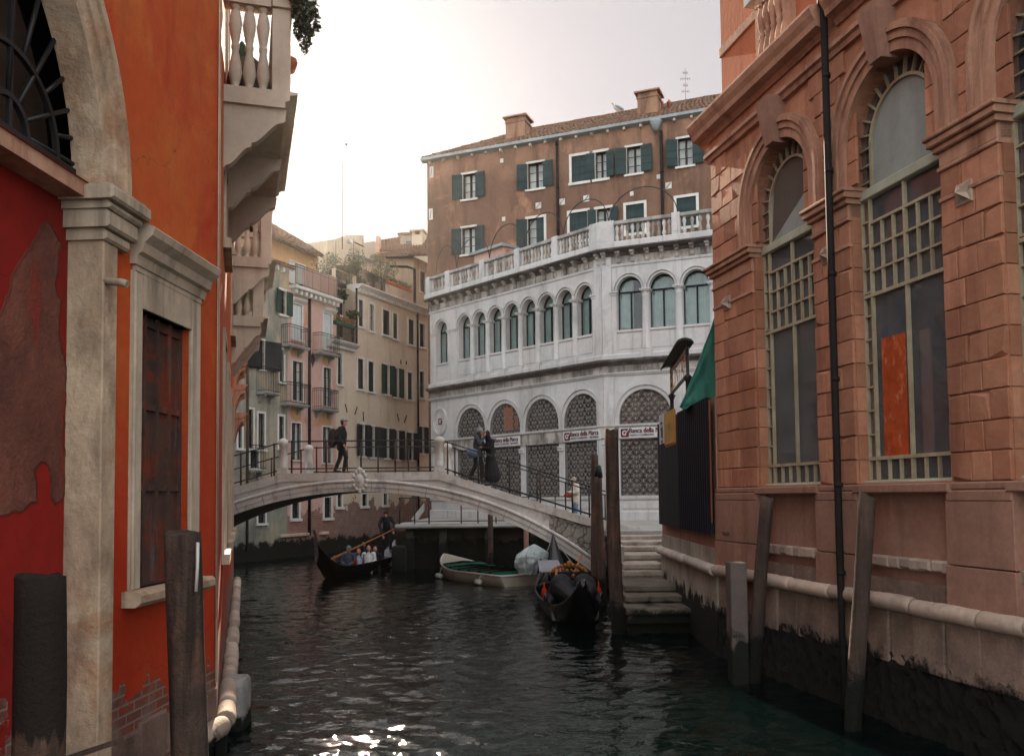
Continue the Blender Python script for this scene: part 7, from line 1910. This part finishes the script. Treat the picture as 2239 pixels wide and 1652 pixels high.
def person(label, loc, yaw, j, torso, legs, hat=None, hatm=None, hair=None, long=0, shoes=True, group=None, sc=1.0, puff=1.0, hood=False, vox=.012):
    root = bpy.data.objects.new('person', None); COL.objects.link(root); OFF[root.name] = V((0, 0, 0)); tag(root, label, 'person', group)
    m = MB(); f = j['face'].normalized(); side = f.cross(V((0, 0, 1))).normalized()
    m.cap2(j['hip'], .12, j['chest'], .13); m.cap2(j['neck'] - V((0, 0, .06)), .055, j['head'] - V((0, 0, .05)) - f * .02, .05)
    rot = Matrix((side, f, V((0, 0, 1)))).transposed()
    m.ell(j['head'], .074, .092, .112, 16, 12, rot); m.ell(j['head'] - V((0, 0, .05)) + f * .022, .055, .064, .062, 12, 8, rot)
    m.cap2(j['head'] + f * .088 + V((0, 0, .008)), .011, j['head'] + f * .104 - V((0, 0, .024)), .015)
    for s in (-1, 1): m.ell(j['head'] + side * s * .076 - V((0, 0, .005)), .012, .02, .032, 8, 6, rot)
    m.ell(j['head'] + f * .082 - V((0, 0, .062)), .026, .012, .011, 8, 6, rot)
    m.cap2(j['ls'], .06, j['rs'], .06)
    for s, sd in (('l', -1), ('r', 1)):
        m.cap2(j[s + 's'], .052, j[s + 'e'], .040); m.cap2(j[s + 'e'], .040, j[s + 'w'], .027); hand(m, j[s + 'e'], j[s + 'w'], .55, -sd)
        m.cap2(j[s + 'h'], .082, j[s + 'k'], .056); m.cap2(j[s + 'k'], .056, j[s + 'a'], .040)
        t = j[s + 'a'] + (j[s + 'k'] - j[s + 'h']).cross(V((1, 0, 0))) * 0
        m.cap2(j[s + 'a'], .04, j[s + 'a'] + V((0, .14, -.045)), .032)
    remesh(m, 'body', SKIN, root, .011, 2)
    m = MB(); p = puff
    m.cap2(j['hip'], .145 * p, j['chest'], .158 * p); m.cap2(j['chest'], .158 * p, j['neck'] - V((0, 0, .06)), .095 * p); m.cap2(j['ls'], .082 * p, j['rs'], .082 * p); m.cap2(j['neck'] - V((0, 0, .05)), .085, j['neck'] + V((0, 0, .01)), .072)
    m.cap2(j['lh'], .115 * p, j['rh'], .115 * p); lo = (j['lk'] - j['lh']) * .22
    m.cap2(j['lh'], .115 * p, j['lh'] + lo, .112 * p); m.cap2(j['rh'], .115 * p, j['rh'] + lo, .112 * p)
    for s in 'lr':
        m.cap2(j[s + 's'], .078 * p, j[s + 'e'], .062 * p); m.cap2(j[s + 'e'], .062 * p, j[s + 'w'].lerp(j[s + 'e'], .06), .046 * p)
        if puff > 1.05:
            for t in (.2, .5, .8): m.ell(j[s + 's'].lerp(j[s + 'e'], t), .085 * p, .085 * p, .07 * p, 10, 8)
    if long:
        b = j['hip'] + V((0, -.02, -long)); m.cap2(j['hip'], .16, b, .25); m.cap2(j['hip'] + V((0, 0, -.1)), .16, b + V((.0, -.10, 0)), .22)
    if hood:
        m.ell(j['head'] - f * .02 + V((0, 0, .01)), .105, .115, .14, 14, 10, rot); m.cap2(j['neck'], .10, j['head'] - f * .03, .10)
    remesh(m, 'coat', torso, root, .014, 3)
    m = MB(); m.cap2(j['lh'], .10, j['rh'], .10); m.cap2(j['hip'], .125, j['hip'] + V((0, 0, -.02)), .125)
    for s in 'lr': m.cap2(j[s + 'h'], .098, j[s + 'k'], .073); m.cap2(j[s + 'k'], .073, j[s + 'a'] + V((0, 0, .03)), .060)
    remesh(m, 'trousers', legs, root, .014, 2)
    for s in 'lr':
        m = MB(); a = j[s + 'a']; m.cap2(a + V((0, -.03, -.03)), .05, a + V((0, .06, -.035)), .048); m.cap2(a + V((0, .06, -.035)), .046, a + V((0, .15, -.05)), .036); m.build('shoe', SHOE, root)
    if hat:
        m = MB(); h = j['head']
        if hat == 'beanie':
            m.ell(h + V((0, 0, .035)) - f * .012, .092, .108, .112, 16, 10, rot)
            m.lathe(h + V((0, 0, .0)) - f * .008, [(.088, .0), (.101, .005), (.103, .05), (.094, .055)], 16)
            if label.find('pointed') >= 0: m.cap2(h + V((0, 0, .09)) - f * .02, .07, h + V((0, 0, .19)) - f * .03, .028)
            m2 = MB(); m2.v = [v for v in m.v]; m2.f = m.f; m2.sm = m.sm
        else:
            m.ell(h + V((0, 0, .072)) - f * .005, .098, .122, .05, 16, 8, rot); m.ell(h + V((0, 0, .055)) + f * .105, .062, .05, .012, 12, 6, rot)
        m.build('hat', hatm, root)
    if hair:
        m = MB(); h = j['head']; m.ell(h + V((0, 0, .02)) - f * .03, .088, .088, .115, 14, 10, rot)
        if hair == 'long':
            for s in (-1, 1): m.cap2(h + side * s * .07 - f * .02, .04, h + side * s * .085 + V((0, 0, -.26)), .03)
            m.cap2(h - f * .06, .075, h - f * .08 + V((0, 0, -.25)), .06)
        remesh(m, 'hair', HAIRD, root, .014, 1)
    m = MB()
    for s in (-1, 1): m.ell(j['head'] + f * .085 + side * s * .031 + V((0, 0, .012)), .010, .007, .007, 8, 6, rot)
    m.build('eyes', HAIRD, root)
    place(root, loc, yaw); root.scale = (sc, sc, sc)
    return root
def wl(loc, yaw, p, sc=1): return V(loc) + Matrix.Rotation(yaw, 3, 'Z') @ (V(p) * sc)
# man crossing the bridge, walking to the right
Y = YB0 + .85; x = at_y(746, 1030, Y).x; loc = V((x, Y, zc_ - .02 + .005)); yaw = -PI / 2
jm = J(hip=(0, 0, .91), chest=(0, .02, 1.27), neck=(0, .05, 1.47), head=(0, .09, 1.62), lk=(-.09, -.06, .50), la=(-.09, -.20, .13), rk=(.09, .17, .53), ra=(.09, .10, .085), le=(-.23, -.10, 1.13), re=(.24, -.06, 1.13), rw=(.22, .10, .93), lw=(-.22, .08, .90))
person('man in flat grey cap and black coat walking across the top of the bridge', loc, yaw, jm, CB, TROU, 'cap', CGR, 'short', puff=1.08)
m = MB(); m.ell((0, -.26, 1.18), .17, .15, .27, 16, 12); m.ell((0, -.28, 1.02), .16, .15, .18, 14, 10); m.cap2((-.12, -.12, 1.40), .03, (-.12, -.2, 1.0), .03); m.cap2((.12, -.12, 1.40), .03, (.12, -.2, 1.0), .03)
b = remesh(m, 'backpack', CB, None, .02, 3); tag(b, 'black backpack on the back of the man in the flat cap', 'backpack'); place(b, loc, yaw)
# couple going down the bridge
Y = YB0 + .9; x = at_y(1044, 1050, Y).x; loc = V((x, Y, ctop(x) + .06)); yaw = -PI / 2 - .15
jw = J(hip=(0, 0, .90), chest=(0, .02, 1.24), neck=(0, .05, 1.43), head=(0, .10, 1.575), face=(0, 1, -.1), re=(.22, .12, 1.17), rw=(.10, .24, 1.43), le=(-.20, .18, 1.16), lw=(-.1, .36, 1.12), lk=(-.09, .12, .5), rk=(.09, -.05, .5), ra=(.09, -.22, .15), la=(-.09, .12, .085))
person('woman in pointed grey beanie and dark jacket raising one hand on the bridge slope', loc, yaw, jw, plain('slate_jacket', (.04, .042, .055), .8, .2), TROU, 'beanie', CGR, 'long', sc=1.0)
m = MB(); m.ell((0, 0, 0), .21, .09, .15, 16, 10); b = remesh(m, 'shoulder_bag', BAGB, None, .02, 2); tag(b, 'slate blue shoulder bag hanging beside the woman in the grey beanie', 'bag'); p = at_y(1033, 990, Y - .32); place(b, p, .1, 0, .25)
x2 = at_y(1073, 1060, Y).x; loc = V((x2, Y + .05, ctop(x2) + .06)); yaw = PI / 2 + .35
jh = J(chest=(0, .03, 1.28), neck=(0, .08, 1.48), head=(0, .15, 1.60), face=(0, .9, -.35), re=(.22, .12, 1.18), rw=(.12, .30, 1.15), le=(-.22, .10, 1.16), lw=(-.12, .30, 1.2))
person('person in a long black hooded coat leaning towards the woman in the grey beanie', loc, yaw, jh, CB, CB, None, None, 'short', long=.62, hood=True)
# person in the pale puffer on the quay
Y = 31.6; x = at_y(1256, 1100, Y).x; loc = V((x, Y, GZ)); 
Y = 32.6; x = at_y(1258, 1100, Y).x; loc = V((x, Y, GZ)); yaw = PI / 2 + .25
jp = J(neck=(0, .03, 1.45), head=(0, .09, 1.60), face=(0, .95, -.3), re=(.25, .0, 1.14), rw=(.12, .25, 1.16), le=(-.25, .02, 1.14), lw=(-.08, .27, 1.18))
person('person in cream puffer jacket, knitted hat and jeans on the quay near the bridge foot', loc, yaw, jp, CWH, JEAN, 'beanie', BEIGW, None, puff=1.22, sc=1.0)
m = MB(); m.cap2((-.11, 0, 0), .06, (.11, 0, -.02), .06); b = remesh(m, 'red_pouch', REDB_, None, .014, 2); tag(b, 'small red pouch held in front of the cream puffer jacket', 'pouch'); p = at_y(1241, 1083, Y - .1); place(b, p, .2)
# gondolier
Y = 36.3; p0 = at_y(845, 1207, Y); loc = V((p0.x, Y, p0.z)); yaw = PI + .15
def lpt(px_, py_, YY, loc, yaw):
    w = at_y(px_, py_, YY); return Matrix.Rotation(-yaw, 3, 'Z') @ (w - V(loc))
hl_ = lpt(862, 1157, Y - .35, loc, yaw); hr_ = lpt(836, 1168, Y - .45, loc, yaw)
jg = J(rw=tuple(hr_ * .94), lw=tuple(hl_ * .94), chest=(0, .06, 1.26), neck=(0, .10, 1.46), head=(.02, .16, 1.60), face=(.1, 1, -.15), re=(.30, .16, 1.16), le=(-.33, .14, 1.18), lk=(-.16, .12, .50), rk=(.13, .06, .5), la=(-.16, .05, .085), ra=(.13, -.08, .085))
person('gondolier in black clothes and black beanie standing at the stern with a long oar', loc, yaw, jg, CB, TROU, 'beanie', CB, None, puff=1.0)
a = at_y(768, 1201, Y - 1.6); b = at_y(863, 1155.5, Y - .34); d = (b - a).normalized()
m = MB(); m.tube([a - d * 1.4, a - d * .4, a, b + d * .15], [.07, .045, .03, .026], 8); m.build('oar', OARW, None, 'long reddish oar held across by the gondolier', 'oar')
# passengers
def seat_pose(**k):
    d = dict(hip=(0, 0, .30), chest=(0, -.06, .62), neck=(0, -.05, .82), head=(0, -.0, .975), ls=(-.185, -.05, .76), rs=(.185, -.05, .76), le=(-.24, .02, .50), re=(.24, .02, .50), lw=(-.12, .24, .44), rw=(.12, .24, .44), lh=(-.09, 0, .29), rh=(.09, 0, .29), lk=(-.11, .42, .40), rk=(.11, .42, .40), la=(-.11, .55, .09), ra=(.11, .55, .09)); d.update(k); return J(**d)
def sit(px_, py_, Y, yaw, label, j, *a, **k):
    p = at_y(px_, py_, Y); return person(label, V((p.x, Y, p.z - .975)), yaw, j, *a, group='passengers in the gondola', **k)
sit(762, 1200, 32.0, PI - .1, 'man in grey beanie and navy quilted jacket sitting first behind the prow', seat_pose(), CN, CN, 'beanie', CGR, None, puff=1.15)
sit(784, 1205, 32.9, PI + .05, 'dark haired woman in pale blue between the navy jacket and the white jacket', seat_pose(), CLB, CLB, None, None, 'long')
sit(806, 1198, 33.3, PI + .1, 'woman in white woollen jacket holding up a phone in the gondola', seat_pose(rw=(.20, .30, .72), re=(.26, .10, .56)), CWW, CWW, None, None, 'long')
sit(820, 1200, 33.9, PI + .2, 'woman in dark jacket with long hair sitting closest to the gondolier', seat_pose(), CB, CB, None, None, 'long')
p = at_y(797.5, 1200, 32.9); m = MB(); m.cbox(p, .075, .012, .15); m.build('phone', PH, None, 'dark phone held up in the gondola by the woman in white', 'phone')
place(g1, G1P, G1R)
# ================================================================ BIRDS
BW = plain('gull_white', (.55, .55, .55), .8, .2, 0, .1); BG = plain('gull_grey', (.20, .21, .23), .8, .2)
def gull(p, yaw):
    m = MB(); m.ell((0, 0, .15), .075, .19, .085, 14, 10, Matrix.Rotation(.35, 3, 'X')); m.cap2((0, .12, .20), .05, (0, .17, .29), .042); m.ell((0, .185, .31), .045, .055, .045); m.cap2((0, -.12, .10), .04, (0, -.28, .06), .02)
    b = remesh(m, 'gull', BW, None, .012, 2); tag(b, 'white gull with grey wings perched on the brown house roof', 'bird')
    OFF[b.name] = V((0, 0, 0))
    m = MB()
    for s in (-1, 1): m.ell((s * .065, -.05, .16), .03, .20, .06, 10, 8, Matrix.Rotation(.3, 3, 'X'))
    w = m.build('wing', BG, b)
    m = MB(); m.cap2((0, .23, .305), .014, (0, .29, .295), .006); m.build('beak', YELL, b)
    m = MB()
    for s in (-1, 1): m.tube([(s * .03, .02, .09), (s * .03, .03, 0)], .009, 5); m.tube([(s * .03, .03, 0), (s * .03, .09, 0)], .009, 5)
    m.build('legs', YELL, b)
    place(b, p, yaw); b.scale = (1.5, 1.5, 1.5)
ga = FBn.px(q(6, 1465, 250), -dp)[0]; gp = FBn.P(ga, zr_ + .05, -dp); gull(gp, PI / 2 + .4)
c = at_y(757, 316, 60); m = MB(); m.ell(c, .12, .16, .10); 
for s in (-1, 1): m.add([c + V((0, 0, .03)), c + V((s * .32, .05, .20)), c + V((s * .66, .10, .10)), c + V((s * .3, -.16, .08)), c + V((0, -.14, .0))], [(0, 1, 3, 4), (1, 2, 3)])
m.build('flying_bird', BG, None, 'small dark bird flying in the sky above the lone mast', 'bird')
# ================================================================ WATER
def water():
    xs = [-34 + 68 * i / 330 for i in range(331)]
    ys = []
    y = 3.0
    while y < 75: ys.append(y); y += .04 * max(1, (y / 9) ** 1.15)
    P = np.zeros((len(ys), len(xs), 3))
    Xg = np.array(xs)
    wv = []
    rs = random.Random(3)
    for L, A, n in ((1.7, .0022, 3), (.95, .0026, 5), (.62, .0036, 7), (.42, .0028, 8), (.28, .0015, 7)):
        for _ in range(n):
            a = rs.gauss(PI / 2 + .25, .55); k = 2 * PI / (L * rs.uniform(.75, 1.35)); wv.append((k * math.cos(a), k * math.sin(a), A * rs.uniform(.6, 1.2), rs.uniform(0, 6.3)))
    for j, yy in enumerate(ys):
        s = min(1, yy / 6.); X = Xg * (.30 + .70 * min(1, yy / 60.)) if yy < 60 else Xg
        P[j, :, 0] = X; P[j, :, 1] = yy
        wx = X + .35 * np.sin(yy * .7 + X * .5); wy = yy + .3 * np.sin(X * .9 - yy * .4)
        z = np.zeros_like(X)
        step = .04 * max(1, (yy / 9) ** 1.15)
        for kx, ky, A, ph in wv:
            L = 2 * PI / math.hypot(kx, ky)
            if L < step * 2.6: continue
            t = np.sin(kx * wx + ky * wy + ph); z += A * (t - .35 * t * t)
        amp = .55 + .45 * np.sin(X * .31 + yy * .17 + 1) * np.sin(yy * .23 - X * .2)
        P[j, :, 2] = z * (.75 + .5 * amp)
    me = bpy.data.meshes.new('canal_water'); nx = len(xs)
    me.from_pydata(P.reshape(-1, 3).tolist(), [], [(j * nx + i, j * nx + i + 1, (j + 1) * nx + i + 1, (j + 1) * nx + i) for j in range(len(ys) - 1) for i in range(nx - 1)])
    me.polygons.foreach_set('use_smooth', [True] * len(me.polygons))
    m, nt, out = nt_new('canal_water'); k = N(nt); p = k.pos()
    v = k.vm('MULTIPLY', p, (1.0, 2.1, 1.0))
    h = k.m('ADD', k.m('MULTIPLY', k.noise(v, 2.6, 3, .55, .5), .7), k.m('MULTIPLY', k.noise(v, 6.5, 2, .5, .3), .36))
    col = k.mix(k.noise(p, .3, 2), (.0007, .0030, .0030), (.0011, .0040, .0038))
    b = k.bsdf(out, col, .02, .5, k.bump(h, .55, .04)); b.inputs['IOR'].default_value = 1.33; b.inputs['Specular Tint'].default_value = (.78, 1, .97, 1)
    me.materials.append(m)
    o = bpy.data.objects.new('canal_water', me); COL.objects.link(o); tag(o, kind='structure')
water()
m = MB(); m.quad(V((-160, -40, -1.5)), V((160, -40, -1.5)), V((160, 300, -1.5)), V((-160, 300, -1.5))); m.build('canal_bed', weather('mud', (.01, .014, .012), (.014, .018, .014)), None, kind='structure')
# air between the houses
m = MB(); m.box(-75, 75, -14, 190, -2.6, 58)
hz, nt, out = nt_new('haze'); pv = nt.nodes.new('ShaderNodeVolumePrincipled'); pv.inputs['Density'].default_value = HZ_D; pv.inputs['Anisotropy'].default_value = HZ_G
pv.inputs['Color'].default_value = (1, .93, .85, 1); nt.links.new(pv.outputs[0], out.inputs['Volume'])
hb_ = m.build('haze', hz, None, kind='stuff')
# ================================================================ LIGHT, SKY, CAMERA
SUN_EL, SUN_AZ = math.radians(23.4), math.radians(-13.4)      # azimuth from +Y, negative to the left
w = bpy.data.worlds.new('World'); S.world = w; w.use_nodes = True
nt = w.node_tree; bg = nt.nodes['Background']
sk = nt.nodes.new('ShaderNodeTexSky'); sk.sky_type = 'NISHITA'; sk.sun_disc = False
sk.sun_elevation = SUN_EL; sk.sun_rotation = SUN_AZ
sk.air_density = 1.0; sk.dust_density = 1.2; sk.ozone_density = .6; sk.altitude = 0
hs = nt.nodes.new('ShaderNodeHueSaturation'); hs.inputs['Saturation'].default_value = .35
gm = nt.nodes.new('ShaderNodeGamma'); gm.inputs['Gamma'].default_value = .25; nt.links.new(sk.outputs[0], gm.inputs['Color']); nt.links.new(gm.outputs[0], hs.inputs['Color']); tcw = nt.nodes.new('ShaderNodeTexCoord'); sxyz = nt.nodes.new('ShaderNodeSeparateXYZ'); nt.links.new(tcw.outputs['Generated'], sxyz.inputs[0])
mr = nt.nodes.new('ShaderNodeMapRange'); mr.interpolation_type = 'SMOOTHSTEP'   # sky brightened behind the camera and dimmed ahead, shaped to light the facades
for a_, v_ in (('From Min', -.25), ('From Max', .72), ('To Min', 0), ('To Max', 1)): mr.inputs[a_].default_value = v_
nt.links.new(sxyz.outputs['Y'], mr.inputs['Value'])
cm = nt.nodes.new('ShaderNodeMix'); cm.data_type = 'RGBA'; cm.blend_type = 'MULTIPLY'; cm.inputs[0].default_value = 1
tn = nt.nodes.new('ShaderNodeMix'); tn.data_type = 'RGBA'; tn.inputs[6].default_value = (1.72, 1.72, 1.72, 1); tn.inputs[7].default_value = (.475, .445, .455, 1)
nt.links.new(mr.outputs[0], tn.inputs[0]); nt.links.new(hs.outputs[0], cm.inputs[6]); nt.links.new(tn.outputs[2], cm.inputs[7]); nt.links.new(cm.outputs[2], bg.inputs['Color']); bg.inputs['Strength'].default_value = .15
ld = bpy.data.lights.new('sun', 'SUN'); ld.energy = 3.0; ld.angle = math.radians(.55); ld.color = (1, .83, .62)
lo = bpy.data.objects.new('sun', ld); COL.objects.link(lo)
d = V((math.sin(SUN_AZ) * math.cos(SUN_EL), math.cos(SUN_AZ) * math.cos(SUN_EL), math.sin(SUN_EL)))
lo.rotation_euler = d.to_track_quat('Z', 'Y').to_euler(); lo.location = d * 60
cd = bpy.data.cameras.new('camera'); cam = bpy.data.objects.new('camera', cd); COL.objects.link(cam)
cd.sensor_width = 36; cd.lens = 36 * F_ / 2238; cd.clip_end = 2000; cd.clip_start = .05
cd.shift_x = 0; cd.shift_y = (CY - 826) / 2238
mw = Matrix((cr, cu, -fw)).transposed().to_4x4(); mw.translation = CAM; cam.matrix_world = mw
S.camera = cam
S.view_settings.view_transform = 'Standard'; S.view_settings.look = 'None'; S.view_settings.exposure = 2.6; S.view_settings.gamma = 1
S.render.engine = 'CYCLES'; S.cycles.use_denoising = True
S.cycles.max_bounces = 6; S.cycles.diffuse_bounces = 2; S.cycles.sample_clamp_indirect = 8; S.cycles.transparent_max_bounces = 8
